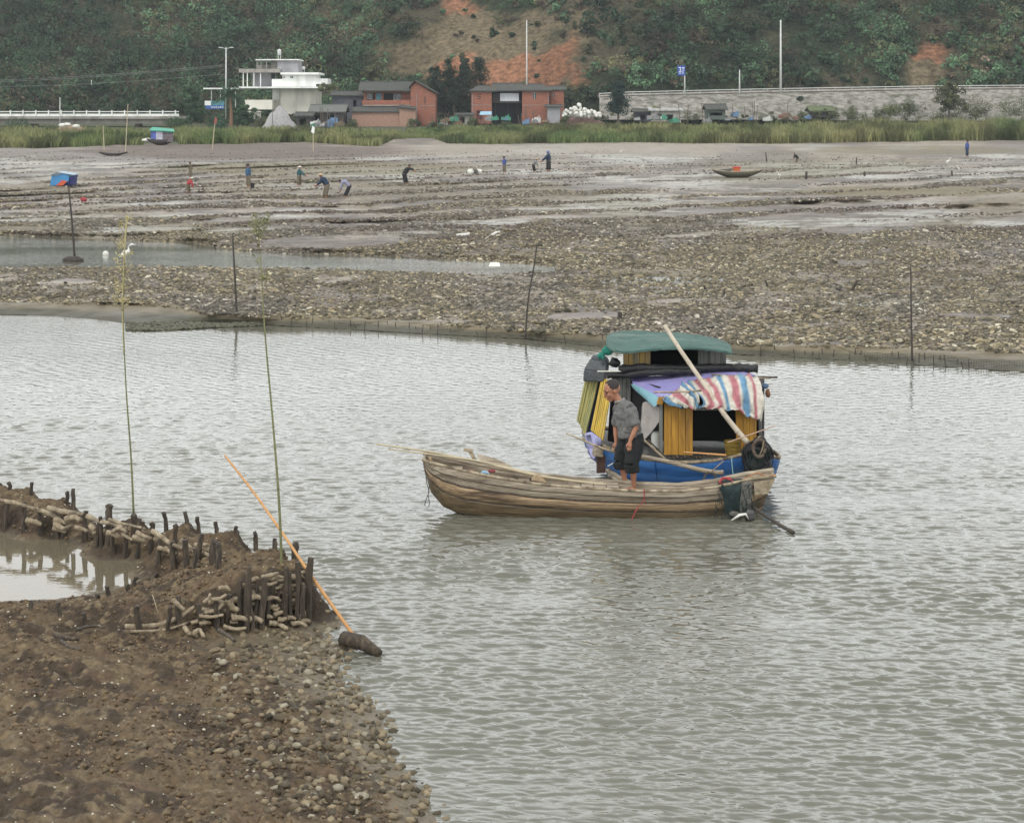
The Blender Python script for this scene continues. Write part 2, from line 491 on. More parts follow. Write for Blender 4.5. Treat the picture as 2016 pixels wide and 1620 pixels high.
def waves(X, Y):
    """small wind waves rolling towards and away from the viewer"""
    rs = np.random.RandomState(5)
    h = np.zeros_like(X)
    grp = 0.35 + 1.3 * fbm(X * 0.35 + 3, Y * 0.7, 511, 3)
    grp2 = 0.35 + 1.3 * fbm(X * 0.09, Y * 0.2, 517, 3)
    for i in range(34):
        lam = 0.08 * (4.3 ** (i / 33.0))
        th = rs.normal(0, 0.42) + 0.15
        k = 2 * np.pi / lam
        ph = k * (X * math.sin(th) + Y * math.cos(th)) + rs.uniform(0, 6.28) + 1.6 * (fbm(X * 0.5 / lam * 0.3 + i, Y * 0.5 / lam * 0.3, 600 + i, 2) - 0.5) * 6.0
        amp = 0.047 / k * rs.uniform(0.6, 1.3)
        s_ = np.sin(ph)
        fade = sstep(1.8, 4.0, lam / (Y * Y / (F * H)))        # leave out waves finer than the sheet's own mesh
        h += amp * (s_ + 0.25 * np.cos(2 * ph)) * fade
    return h * grp * grp2
wu = np.concatenate([np.linspace(-3200, -420, 70, endpoint=False), np.arange(-420, 2560, 2.9), np.linspace(2560, 5600, 70)])
wv = np.concatenate([np.arange(440, 600, 4.0), np.arange(600, 1640, 1.05), np.geomspace(1640, 4200, 30)])
WU, WV = np.meshgrid(wu, wv)
WY = F * H / (WV - HZ); WX = (WU - CX) * WY / F
calm = 0.25 + 0.75 * sstep(58, 50, WY)
WZ = waves(WX, WY) * calm
jj = np.arange(WU.size).reshape(WU.shape)
Fw = np.stack([jj[1:, :-1], jj[1:, 1:], jj[:-1, 1:], jj[:-1, :-1]], -1).reshape(-1, 4)
wt = put('water', np.stack([WX, WY, WZ], -1).reshape(-1, 3), Fw, wm, smooth=True, loc=(0, 0, 0))
tag(wt, kind='structure')

# ---------------------------------------------------------------- stones on the shoal and the oyster rows
def ico():
    t = (1 + 5 ** .5) / 2
    v = np.array([(-1, t, 0), (1, t, 0), (-1, -t, 0), (1, -t, 0), (0, -1, t), (0, 1, t), (0, -1, -t), (0, 1, -t), (t, 0, -1), (t, 0, 1), (-t, 0, -1), (-t, 0, 1)], float)
    v /= np.linalg.norm(v[0])
    f = np.array([(0, 11, 5), (0, 5, 1), (0, 1, 7), (0, 7, 10), (0, 10, 11), (1, 5, 9), (5, 11, 4), (11, 10, 2), (10, 7, 6), (7, 1, 8), (3, 9, 4), (3, 4, 2), (3, 2, 6), (3, 6, 8), (3, 8, 9), (4, 9, 5), (2, 4, 11), (6, 2, 10), (8, 6, 7), (9, 8, 1)])
    return v, f
IV, IF = ico()

def stones(name, P, size, tones, m, flat=(0.22, 0.5), label=None, cat=None):
    n = len(P)
    a = RN.uniform(0, 2 * np.pi, n); sx = size * RN.uniform(0.7, 1.3, n); sy = size * RN.uniform(0.5, 1.0, n); sz = size * RN.uniform(flat[0], flat[1], n)
    tl = RN.uniform(-0.5, 0.5, n)
    B = IV[None] * RN.uniform(0.72, 1.2, (n, 12, 1))
    X = B[..., 0] * sx[:, None]; Y = B[..., 1] * sy[:, None]; Zz = B[..., 2] * sz[:, None]
    Zt = Zz * np.cos(tl)[:, None] + X * np.sin(tl)[:, None]; Xt = X * np.cos(tl)[:, None] - Zz * np.sin(tl)[:, None]
    Xr = Xt * np.cos(a)[:, None] - Y * np.sin(a)[:, None]; Yr = Xt * np.sin(a)[:, None] + Y * np.cos(a)[:, None]
    Vv = np.stack([Xr, Yr, Zt], -1) + P[:, None]
    Ff = (IF[None] + (np.arange(n) * 12)[:, None, None]).reshape(-1, 3)
    tn = np.repeat(np.concatenate([tones, np.full((n, 1), 0.25)], 1), 12, 0)
    return put(name, Vv.reshape(-1, 3), Ff, m, tone=tn, loc=(0, 0, 0))

def field_points(n, v0, v1, power, u0=-420, u1=2500):
    u = RN.uniform(u0, u1, n); v = v0 + (v1 - v0) * RN.uniform(0, 1, n) ** power
    keep = RN.uniform(0, 1, n) < stone_mask(u, v)
    u, v = u[keep], v[keep]
    z = flat_z(u, v)
    Y = F * (H - z) / (v - HZ)
    return np.stack([(u - CX) * Y / F, Y, z], -1), u, v

def stone_tones(u, v, n):
    base = np.array([0.27, 0.225, 0.14]) * RN.uniform(0.3, 1.35, (n, 1))
    pale = RN.uniform(0, 1, n) < 0.12
    base[pale] = np.array([0.50, 0.455, 0.34]) * RN.uniform(0.8, 1.15, (pale.sum(), 1))
    dark = RN.uniform(0, 1, n) < 0.45
    base[dark] = np.array([0.09, 0.08, 0.055]) * RN.uniform(0.6, 1.5, (dark.sum(), 1))
    pk = sstep(0.5, 0.66, fbm(u * 0.005, v * 0.02, 55, 3))[:, None] * 0.4
    grey = base.mean(1, keepdims=True) * np.array([[1.02, 0.95, 0.93]])
    lo = 0.65 + 0.6 * fbm(u * 0.008, v * 0.05, 57, 4)[:, None]
    return (base * (1 - pk) + grey * pk) * lo

stone_m = mat_attr('stone', rough=0.7, var=0.3, scale=14, bump=0.5, spec=0.35)
P1, u1_, v1_ = field_points(125000, 516, 700, 1.0)
P2, u2_, v2_ = field_points(100000, 400, 530, 0.9)
P3, u3_, v3_ = field_points(42000, 310, 410, 0.7)
Pn = np.concatenate([P1, P2, P3]); un = np.concatenate([u1_, u2_, u3_]); vn = np.concatenate([v1_, v2_, v3_])
size = np.concatenate([RN.gamma(2.0, 0.016, len(P1)) + 0.018, RN.gamma(2.0, 0.018, len(P2)) + 0.026, RN.uniform(0.05, 0.15, len(P3))])
Pn[:, 2] += size * 0.05
so = stones('shoal_stones', Pn, size, stone_tones(un, vn, len(Pn)), stone_m)
tag(so, 'pale and dark stones covering the exposed shoal and mud flat', 'stones', kind='stuff')

# dark clods thrown up along the furrows of the far mud
def clod_pts(n):
    u = RN.uniform(-420, 2500, n); v = 297 + 175 * RN.uniform(0, 1, n) ** 1.0
    t = np.clip(v + 0.042 * (u - 1000) - 215, 8, None); wob = fbm(u * 0.004, v * 0.02, 5, 3) * 2.6
    r1 = 0.5 + 0.5 * np.sin(np.log(t) * 62 + wob * 3); r2 = 0.5 + 0.5 * np.sin(np.log(t) * 131 + wob * 5)
    pr = sstep(0.55, 0.95, r1 * 0.6 + r2 * 0.45) * sstep(0.35, 0.6, fbm(u * 0.004, v * 0.03, 61, 3)) * np.interp(v, [297, 325, 360, 470], [.25, 1, 1, .7])
    d = np.minimum(v - ch_top(u), ch_bot(u) - v)
    k = (RN.uniform(0, 1, n) < pr) & ~((u < 1095) & (d > -8))
    return u[k], v[k]
cu_, cv_ = clod_pts(118000); cz_ = flat_z(cu_, cv_); cY_ = F * (H - cz_) / (cv_ - HZ)
cs_ = RN.uniform(.04, .13, len(cu_))
co = stones('mud_ridges', np.stack([(cu_ - CX) * cY_ / F, cY_, cz_ + cs_ * .1], -1), cs_, np.array([.085, .068, .055]) * RN.uniform(.5, 1.9, (len(cu_), 1)), stone_m, flat=(.4, .8))
tag(co, 'dark broken ridges of mud and oyster stones in long rows', 'mud', kind='stuff')
def GZ(px, py):
    """the point of the tidal flat that shows at this pixel"""
    return G(px, py, float(flat_z(np.array([float(px)]), np.array([float(py)]))[0]))
# ---------------------------------------------------------------- hill behind the village
def soil_mask(u, v):
    n = fbm(u * 0.02, v * 0.03, 201, 4)
    a = sstep(1.15, 0.85, np.hypot((u - 960) / 178, (v - 105) / 92) + (n - 0.5) * 1.3)
    # cleared scar running down between the two brick houses
    b = sstep(1.2, 0.85, np.hypot((u - 1835 + (v - 100) * 0.3) / 38, (v - 140) / 65) + (n - 0.5) * 0.8)
    c = sstep(1.2, 0.9, np.hypot((u - 640) / 30, (v - 190) / 22) + (n - 0.5) * 0.6) * 0.7
    return np.clip(np.maximum(np.maximum(a, b), c), 0, 1)

def hill_foot(X):
    return np.interp(X, [-400, -80, -45, -10, 10, 60, 120, 400], [455, 450, 430, 422, 416, 416, 416, 432])

def hill_z(X, Y):
    f = hill_foot(X)
    zb = np.interp(X, [-400, -60, 5, 25, 400], [2.4, 2.4, 3.0, 8.4, 8.4])
    d = np.clip(Y - f, 0, None)
    sl = 0.62 + 0.25 * (fbm(X * 0.012, Y * 0.01, 31, 3) - 0.5)
    steep = np.interp(X, [-100, 20, 60], [0.0, 0.25, 0.35])
    z = zb + d * (sl + steep * np.exp(-d / 25)) + (fbm(X * 0.05, Y * 0.05, 33, 4) - 0.5) * np.clip(d, 0, 16) * 0.5 + np.abs(np.sin(X * 0.55 + 5 * fbm(X * .05, Y * .03, 39, 3))) * -0.9 * np.clip(d, 0, 6) / 6
    z = np.where(Y < f - 2, zb - 7.0 * (X > 0), z)
    cap = 6 + 0.075 * Y
    return np.where(z > cap - 6, cap - 6 * np.exp(-np.clip(z - cap + 6, 0, 60) / 6), z)

hx = np.linspace(-420, 420, 420); hy = np.concatenate([np.linspace(404, 560, 156), np.linspace(562, 800, 60)])
HX, HY = np.meshgrid(hx, hy)
HZz = hill_z(HX, HY)
HZz[0, :] -= 8
hu = CX + F * HX / HY; hv = HZ + F * (H - HZz) / HY
ht = np.zeros(HX.shape + (3,)) + np.array([0.035, 0.045, 0.025])
ht = lerp(ht, (0.10, 0.085, 0.055), sstep(0.45, 0.65, fbm(HX * 0.06, HY * 0.06, 35, 4)) * 0.8)
sm_ = soil_mask(hu, hv)
gl_ = fbm(HX * 0.25, HY * 0.04, 45, 4)[..., None]
soil_c = (0.5 + gl_) * np.where((fbm(HX * 0.08, HY * 0.1, 37, 4) > 0.5)[..., None], np.array([0.26, 0.13, 0.075]), np.array([0.15, 0.12, 0.075]))
ht = ht * (1 - sm_[..., None]) + soil_c * sm_[..., None]
ii = np.arange(HX.size).reshape(HX.shape)
Fh = np.stack([ii[:-1, :-1], ii[:-1, 1:], ii[1:, 1:], ii[1:, :-1]], -1).reshape(-1, 4)
earth = mat_attr('hill_earth', rough=0.95, var=0.5, scale=0.9, bump=1.0, bdist=1.2, spec=0.1)
hl = put('hill', np.stack([HX, HY, HZz], -1).reshape(-1, 3), Fh, earth, smooth=True, tone=np.concatenate([ht, np.zeros(HX.shape + (1,))], -1).reshape(-1, 4), loc=(0, 430, 0))
tag(hl, kind='structure')

leaf_m = mat_attr('leaves', rough=0.65, var=0.35, scale=1.5, bump=0, spec=0.25, tw=0.25)

def crown_leaves(centers, radii, n_per, size, tones, sq=0.8):
    """many leaf-sized quads spread through blobs; returns V, F, tone"""
    C = np.repeat(np.asarray(centers, float), n_per, 0); Rr = np.repeat(np.asarray(radii, float), n_per)
    T = np.repeat(np.asarray(tones, float), n_per, 0)
    n = len(C)
    d = RN.normal(size=(n, 3)); d /= np.linalg.norm(d, axis=1, keepdims=True)
    rr = Rr * RN.uniform(0.35, 1.05, n) ** 0.6
    Pc = C + d * rr[:, None] * np.array([1, 1, sq])
    nrm = d + RN.normal(size=(n, 3)) * 0.38 + np.array([0, 0, 0.3]); nrm /= np.linalg.norm(nrm, axis=1, keepdims=True)
    a = np.cross(nrm, RN.normal(size=(n, 3))); a /= np.linalg.norm(a, axis=1, keepdims=True); b = np.cross(nrm, a)
    sz = (size * RN.uniform(0.5, 1.2, n))[:, None] if np.isscalar(size) else (np.repeat(size, n_per) * RN.uniform(0.5, 1.2, n))[:, None]
    Vv = np.stack([Pc - a * sz, Pc + b * sz * 0.55, Pc + a * sz, Pc - b * sz * 0.55], 1).reshape(-1, 3)
    Ff = np.arange(n * 4).reshape(-1, 4)
    T = T * RN.uniform(0.8, 1.2, (n, 1))
    tn = np.repeat(np.concatenate([T, np.zeros((n, 1))], 1), 4, 0)
    return Vv, Ff, tn

# the wood on the hillside, one far mass
def forest(n, seed_r):
    X = RN.uniform(-175, 175, n * 3) * np.where(RN.uniform(0, 1, n * 3) < 0.12, 1.7, 1.0); d = RN.uniform(0, 1, n * 3) ** 1.25 * 118; Y = hill_foot(X) + 2 + d
    z = hill_z(X, Y); u = CX + F * X / Y; v = HZ + F * (H - z) / Y
    s = soil_mask(u, v)
    right = sstep(1150, 1300, u)
    keep = (RN.uniform(0, 1, n * 3) > s * 0.9) & (v > -160) & (u > -250) & (u < 2270)
    X, Y, z, u, v = X[keep][:n], Y[keep][:n], z[keep][:n], u[keep][:n], v[keep][:n]
    k = len(X)
    r_ = RN.gamma(4.5, 0.52, k).clip(.9, 4.6) * np.where(u < 700, 1.15, 0.85) * (1 - 0.35 * ((u > 780) & (u < 1200)))
    r_ = r_ * np.where(soil_mask(u, v) > .5, .35, 1.0)
    tones = np.array([0.066, 0.118, 0.062]) * RN.uniform(0.35, 1.6, (k, 1))
    q = RN.uniform(0, 1, k)
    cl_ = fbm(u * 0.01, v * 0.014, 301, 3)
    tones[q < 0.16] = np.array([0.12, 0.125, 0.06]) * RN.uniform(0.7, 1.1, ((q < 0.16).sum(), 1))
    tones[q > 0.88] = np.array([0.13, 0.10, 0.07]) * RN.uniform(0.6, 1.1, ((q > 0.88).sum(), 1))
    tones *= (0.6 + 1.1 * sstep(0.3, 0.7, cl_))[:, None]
    return np.stack([X, Y, z + r_ * 0.8], -1), r_, tones
fc, fr, ft = forest(5200, 1)
# lumps within each crown so they do not read as balls
sub = 4
fc2 = np.repeat(fc, sub, 0) + RN.normal(size=(len(fc) * sub, 3)) * np.repeat(fr, sub)[:, None] * np.array([0.5, 0.5, 0.42])
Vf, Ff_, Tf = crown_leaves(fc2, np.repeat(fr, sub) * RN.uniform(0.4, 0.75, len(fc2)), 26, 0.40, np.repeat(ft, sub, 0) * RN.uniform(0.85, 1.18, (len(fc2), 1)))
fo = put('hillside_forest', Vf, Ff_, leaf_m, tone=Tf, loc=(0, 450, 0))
tag(fo, 'dense green wood covering the hillside', 'forest', kind='stuff')

# ---------------------------------------------------------------- reeds along the flat
def reeds(n, region, hgt, tones, name, label):
    u, v = region(n); _k = ~((u > 282) & (u < 352) & (v > 279)); u, v = u[_k], v[_k]
    z = flat_z(u, v); Y = F * (H - z) / (v - HZ); X = (u - CX) * Y / F
    k = len(X)
    h = RN.uniform(0.5, 1.05, k) * hgt(u, v) * .88; w = RN.uniform(0.05, 0.12, k)
    a = RN.uniform(0, np.pi, k); dx = np.cos(a) * w; dy = np.sin(a) * w
    lx = RN.normal(0, 0.22, k) * h; ly = RN.normal(0, 0.22, k) * h
    V0 = np.stack([X - dx, Y - dy, z - 0.1], -1); V1 = np.stack([X + dx, Y + dy, z - 0.1], -1)
    V2 = np.stack([X + lx * .35 + dx * .8, Y + ly * .35 + dy * .8, z + h * .62], -1); V3 = np.stack([X + lx * .35 - dx * .8, Y + ly * .35 - dy * .8, z + h * .62], -1)
    V4 = np.stack([X + lx, Y + ly, z + h], -1); V5 = V4 + np.stack([dx, dy, 0 * dx], -1) * 0.3
    Vv = np.stack([V0, V1, V2, V3, V4, V5], 1).reshape(-1, 3)
    b = (np.arange(k) * 6)[:, None]
    Ff = np.concatenate([b + np.array([0, 1, 2, 3]), b + np.array([3, 2, 5, 4])], 0)
    t = tones(u, v) * RN.uniform(0.7, 1.3, (k, 1))
    tn = np.repeat(np.concatenate([t, np.zeros((k, 1))], 1), 6, 0)
    o = put(name, Vv, Ff, leaf_m, tone=tn, loc=(0, 330, 0))
    return tag(o, label, 'reeds', kind='stuff')

edgeL = pl([(-400, 292), (108, 292), (190, 287), (300, 286), (430, 284), (600, 280), (700, 287), (745, 289), (775, 276), (800, 273), (840, 271)])
edgeR = pl([(800, 271), (850, 273), (880, 283), (1000, 284), (1200, 281), (1500, 283), (1700, 281), (1908, 277), (2500, 276)])
def rl(n):
    u = RN.uniform(-300, 830, n); e = edgeL(u) + 3.5 * (fbm(u * .03, u * 0, 441, 3) - .5); v = e - RN.uniform(0, 1, n) ** 1.4 * np.clip(e - 262, 1, 40)
    return u, v
def rr_(n):
    u = RN.uniform(800, 2350, n); e = edgeR(u) + 3.5 * (fbm(u * .03, u * 0, 443, 3) - .5); v = e - RN.uniform(0, 1, n) ** 1.2 * np.clip(e - 254, 1, 40)
    return u, v
def reed_t(u, v):
    n = fbm(u * 0.012, v * 0.05, 401, 3)[:, None]
    d = sstep(0.45, 0.7, fbm(u * 0.03, v * 0.1, 411, 3))[:, None]
    return (np.array([0.085, 0.155, 0.05]) * (1 - n) + np.array([0.30, 0.28, 0.13]) * n ** 1.2) * (1 - 0.55 * d)
reeds(30000, rl, lambda u, v: np.interp(u, [-300, 108, 300, 600, 760, 800], [1.7, 1.7, 1.4, 1.5, 1.1, .5]) * (.45 + 1.1 * fbm(u * .03, v * .2, 421, 3)), reed_t, 'reed_bed', 'green reeds on the left bank below the white buildings')
reeds(42000, rr_, lambda u, v: np.interp(u, [850, 900, 1100, 1500, 1700, 2300], [.5, 1.25, 1.5, 1.7, 2.4, 2.9]) * (.45 + 1.1 * fbm(u * .03, v * .2, 431, 3)), reed_t, 'reed_bed', 'green reeds along the right bank below the stone embankment')

def bush(name, px, py, Y, w, h, tn, label, cat='bush', n=700, leaf=0.16, group=None):
    b = W(px, py, Y)
    k = 7
    C = np.array([[b.x + RN.uniform(-.32, .32) * w, b.y + RN.uniform(-.3, .3) * w, b.z + h * RN.uniform(.25, .72)] for _ in range(k)])
    rad = RN.uniform(.22, .36, k) * min(w, h)
    Vv, Ff, T = crown_leaves(C, rad, n // k, leaf, np.repeat([tn], k, 0) * RN.uniform(.6, 1.3, (k, 1)), 0.9)
    root = thing(name, label, cat, b, group)
    put('foliage', Vv, Ff, leaf_m, root, tone=T)
    m = MB()
    for i in range(4):
        c = Vector(C[i]); m.tube([b + Vector((0, 0, -.2)), b.lerp(c, .5) + Vector((.05, 0, 0)), c], [0.06, 0.04, 0.015], 5)
    m.build('stem', BARK, root)
    return root
BARK = mat('bark', (0.16, 0.13, 0.10), (0.07, 0.055, 0.045), scale=8, rough=0.9)

# scrub along the foot and face of the embankment
n_ = 260
sx_ = RN.uniform(1120, 2300, n_); q_ = RN.uniform(0, 1, n_); top_ = q_ < .3
sy_ = np.where(top_, np.interp(sx_, [1120, 1240, 1500, 1840, 2300], [196, 190, 184, 178, 176]), 238 - 10 * RN.uniform(0, 1, n_) ** 2 * np.interp(sx_, [1500, 1850], [.6, 3.2]))
sY_ = np.where(top_, 415, 399 - RN.uniform(0, 6, n_))
sc_ = np.stack([(sx_ - CX) * sY_ / F, sY_, H - (sy_ - HZ) * sY_ / F], -1)
sr_ = RN.uniform(.4, 1.1, n_) * np.interp(sx_, [1120, 1650, 1850], [.8, 1, 1.9])
Vs, Fs_, Ts = crown_leaves(np.repeat(sc_, 3, 0) + RN.normal(size=(n_ * 3, 3)) * .5, np.repeat(sr_, 3) * .8, 60, .17, np.repeat(np.array([.09, .105, .05]) * RN.uniform(.5, 1.7, (n_, 1)), 3, 0))
tag(put('roadside_scrub', Vs, Fs_, leaf_m, tone=Ts, loc=(0, 400, 0)), 'olive scrub growing along the stone embankment', 'scrub', kind='stuff')
# ---------------------------------------------------------------- village on the far bank
brick_m = mat('red_brick', (0.38, 0.15, 0.095), (0.20, 0.08, 0.055), scale=1.8, rough=0.9, stretch=(1, 1, 5), bump=0.3, grime=(0.15, 0.105, 0.085), grime_amt=0.75)
brick2_m = mat('pale_brick', (0.42, 0.26, 0.19), (0.26, 0.155, 0.115), scale=1.8, rough=0.9, stretch=(1, 1, 5), bump=0.3, grime=(0.24, 0.2, 0.17), grime_amt=0.5)
tile_m = mat('roof_tile', (0.085, 0.085, 0.08), (0.04, 0.042, 0.04), scale=1.5, rough=0.9, stretch=(6, 1, 1), bump=0.6, grime=(0.10, 0.11, 0.07), grime_amt=0.6)
wood_dk = mat('dark_timber', (0.075, 0.065, 0.06), (0.035, 0.032, 0.032), scale=3, rough=0.9, stretch=(4, 1, .5))
cream_m = mat('cream_render', (0.76, 0.74, 0.66), (0.66, 0.64, 0.56), scale=0.5, rough=0.9, grime=(0.33, 0.31, 0.27), grime_amt=0.4, stretch=(2, 2, .6))
white_m = mat('white_render', (0.84, 0.86, 0.83), (0.74, 0.76, 0.72), scale=0.6, rough=0.85, grime=(0.42, 0.43, 0.41), grime_amt=0.35, stretch=(2, 2, .5))
grey_m = mat('grey_cement', (0.34, 0.34, 0.36), (0.25, 0.25, 0.26), scale=0.8, rough=0.9, grime=(0.17, 0.17, 0.16), grime_amt=0.5)
conc_m = mat('concrete', (0.36, 0.34, 0.31), (0.24, 0.225, 0.20), scale=0.9, rough=0.9, grime=(0.13, 0.12, 0.10), grime_amt=0.6, stretch=(1, 1, .4))
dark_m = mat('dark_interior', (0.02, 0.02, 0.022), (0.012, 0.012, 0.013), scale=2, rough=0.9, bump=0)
glass_m = mat('window_glass', (0.04, 0.05, 0.055), (0.03, 0.035, 0.04), scale=2, rough=0.15, bump=0, spec=0.6)
metal_w = mat('pale_metal', (0.62, 0.63, 0.62), (0.48, 0.49, 0.47), scale=3, rough=0.5, bump=0.1)
blue_m = mat('blue_paint', (0.05, 0.14, 0.42), (0.04, 0.10, 0.33), scale=2, rough=0.6)
teal_m = mat('teal_paint', (0.10, 0.30, 0.34), (0.07, 0.22, 0.27), scale=1, rough=0.7)
dirt_m = mat('sand_heap', (0.36, 0.27, 0.18), (0.24, 0.18, 0.12), scale=1.5, rough=0.95, bump=0.7, bdist=0.2)
rub_m = mat('grey_gravel', (0.42, 0.41, 0.41), (0.28, 0.275, 0.28), scale=2.5, rough=0.95, bump=0.7, bdist=0.2)
stonew = mat('rubble_stone', (0.46, 0.44, 0.39), (0.17, 0.16, 0.135), scale=0.9, rough=0.9, bump=1.0, bdist=0.8, grime=(0.09, 0.095, 0.06), grime_amt=0.75)

def blk(m, x0, x1, yt, yb, Y, dep):
    a = W(x0, yb, Y); b = W(x1, yt, Y)
    m.box(((a.x + b.x) / 2, Y + dep / 2, (a.z + b.z) / 2), (b.x - a.x, dep, b.z - a.z)); return m
def part(name, material, parent, rects, smooth=False):
    m = MB()
    for r in rects: blk(m, *r)
    return m.build(name, material, parent, smooth)
def window(x0, x1, yt, yb, Y, parent, frame=white_m):
    fr = part('window', frame, parent, [(x0 - .6, x1 + .6, yt - .6, yt, Y - .12, .3), (x0 - .6, x1 + .6, yb, yb + .6, Y - .12, .3), (x0 - .6, x0, yt, yb, Y - .12, .3), (x1, x1 + .6, yt, yb, Y - .12, .3), ((x0 + x1) / 2 - .2, (x0 + x1) / 2 + .2, yt, yb, Y - .1, .2)])
    part('pane', glass_m, fr, [(x0, x1, yt, yb, Y - .02, .06)])
def wallw(name, material, parent, x0, x1, yt, yb, Y, dep, holes=()):
    """front wall with openings, side walls, back"""
    m = MB(); t = 0.3
    xs = sorted(set([x0, x1] + [h[0] for h in holes] + [h[1] for h in holes])); ys = sorted(set([yt, yb] + [h[2] for h in holes] + [h[3] for h in holes]))
    for i in range(len(xs) - 1):
        for j in range(len(ys) - 1):
            cx_, cy_ = (xs[i] + xs[i + 1]) / 2, (ys[j] + ys[j + 1]) / 2
            if any(h[0] < cx_ < h[1] and h[2] < cy_ < h[3] for h in holes): continue
            blk(m, xs[i], xs[i + 1], ys[j], ys[j + 1], Y, t)
    a = W(x0, yb, Y); b = W(x1, yt, Y)
    for X in (a.x + t / 2, b.x - t / 2):
        m.box((X, Y + t + (dep - t) / 2, (a.z + b.z) / 2), (t, dep - t, b.z - a.z))
    m.box(((a.x + b.x) / 2, Y + dep, (a.z + b.z) / 2), (b.x - a.x, t, b.z - a.z))
    return m.build(name, material, parent)
def gable_roof(x0, x1, ye, yr, Y, dep, parent, ov=0.5, th=0.22, name='roof', m_=None, inset=0.0):
    """ridge runs left to right; ye eave row, yr ridge row"""
    a = W(x0, ye, Y); b = W(x1, ye, Y); zr = W(0, yr, Y).z
    m = MB(); xr0, xr1 = a.x - ov + inset, b.x + ov - inset
    E0, E1 = Vector((a.x - ov, Y - ov, a.z)), Vector((b.x + ov, Y - ov, a.z))
    R0, R1 = Vector((xr0, Y + dep / 2, zr)), Vector((xr1, Y + dep / 2, zr))
    B0, B1 = Vector((a.x - ov, Y + dep + ov, a.z)), Vector((b.x + ov, Y + dep + ov, a.z))
    up = Vector((0, 0, th))
    m.slab([E0, E1, R1, R0], up); m.slab([R0, R1, B1, B0], up + Vector((0, 0, .004)))
    if inset:
        m.slab([E0, R0, B0], up + Vector((0, 0, .008))); m.slab([R1, E1, B1], up + Vector((0, 0, .008)))
    m.tube([R0 + up, R1 + up], 0.16, 6)
    return m.build(name, m_ or tile_m, parent)

# white stepped building on the left
wb = thing('apartment_building', 'white flat-roofed building with a grey rooftop room and a long canopy', 'building', W(545, 235, 402))
YB = 402
part('ground_floor', cream_m, wb, [(552, 622, 174.5, 235, YB, 12)])
part('canopy', white_m, wb, [(470, 626, 171, 174.2, YB - 3, 15), (400, 469.9, 173.5, 176, YB - 3, 9)])
for x in (415.5, 433, 463): part('canopy_post', metal_w, wb, [(x, x + 1.2, 176.2, 212, YB - 2.5, .15)])
part('upper_floor', white_m, wb, [(556, 622, 147.5, 170.8, YB + 1, 10), (622.1, 645, 155, 166, YB + 1, 8), (535, 555.9, 156, 170.8, YB + 1, 9)])
part('parapet', white_m, wb, [(552, 628, 143, 147.3, YB, 12)])
window(557.5, 560.5, 150.5, 154.5, YB + .9, wb); window(571.5, 577, 150.5, 154.5, YB + .9, wb)
part('middle_floor', grey_m, wb, [(496, 534, 143.4, 170.8, YB + 3, 8)])
part('balcony', conc_m, wb, [(470, 551, 136, 143.2, YB, 10)])
for x in (478, 486, 499, 512): part('column', white_m, wb, [(x, x + 1.4, 143.3, 170.9, YB + .3, .5)])
part('rooftop_room', grey_m, wb, [(546, 587, 119.4, 142.8, YB + 2, 7)])
for x in (505, 513, 524): part('rooftop_column', conc_m, wb, [(x, x + 1.6, 119.4, 135.8, YB + 2, .4)])
part('rooftop_wall', conc_m, wb, [(505, 533.9, 128, 135.9, YB + 5, .3)]); part('rooftop_screen', conc_m, wb, [(534, 545.8, 119.4, 135.9, YB + 3, .3)])
part('roof', white_m, wb, [(503, 589, 117, 119.2, YB + 1.5, 8.5)])
window(547.5, 552, 134, 140, YB + 1.9, wb)
part('lattice', white_m, wb, [(537 + i * 2.6, 538 + i * 2.6, 176, 196, YB - .5, .2) for i in range(5)] + [(537, 549, 185, 186, YB - .6, .2)])
part('side_wall', cream_m, wb, [(482, 536, 197, 216, YB - 4, 6), (536.1, 551.9, 176, 235, YB + 1, 8), (482, 513, 219, 221, YB - 5, 1.5), (482, 513, 221.1, 236, YB - 4.4, 1)])
for px, y0, y1, tag_ in ((550, 97, 116.8, 'tall'), (597, 131, 142.8, 'short')):
    c = W(px, y1, YB + 4)
    t = thing('water_tank', f'{"steel rooftop water tank on tall legs above the grey room" if tag_ == "tall" else "pale squat rooftop water tank beside the white parapet"}', 'water tank', c)
    hh = W(px, y0, YB + 4).z - c.z
    m = MB(); m.tube([c + Vector((0, 0, hh * .42)), c + Vector((0, 0, hh * .92)), c + Vector((0, 0, hh))], [.38, .38, .1], 12); m.build('tank', metal_w, t, True)
    for a in range(4): m = MB(); m.tube([c + Vector((.3 * math.cos(a * 1.57 + .8), .3 * math.sin(a * 1.57 + .8), -.02)), c + Vector((.3 * math.cos(a * 1.57 + .8), .3 * math.sin(a * 1.57 + .8), hh * .45))], .04, 5); m.build('leg', metal_w, t)
# hoarding under the canopy
hb_ = thing('hoarding', 'blue and white painted board under the long white canopy', 'hoarding', W(422, 216, 396))
part('board', blue_m, hb_, [(403, 441, 208, 215, 396, .3)]); part('upper_board', white_m, hb_, [(403, 415, 199, 207.9, 396, .3)]); part('teal_panel', teal_m, hb_, [(415.1, 441, 199, 207.9, 396.05, .3)])
part('lettering', white_m, hb_, [(416 + i * 4.2, 418.6 + i * 4.2, 210.6, 212.6, 395.9, .08) for i in range(6)])

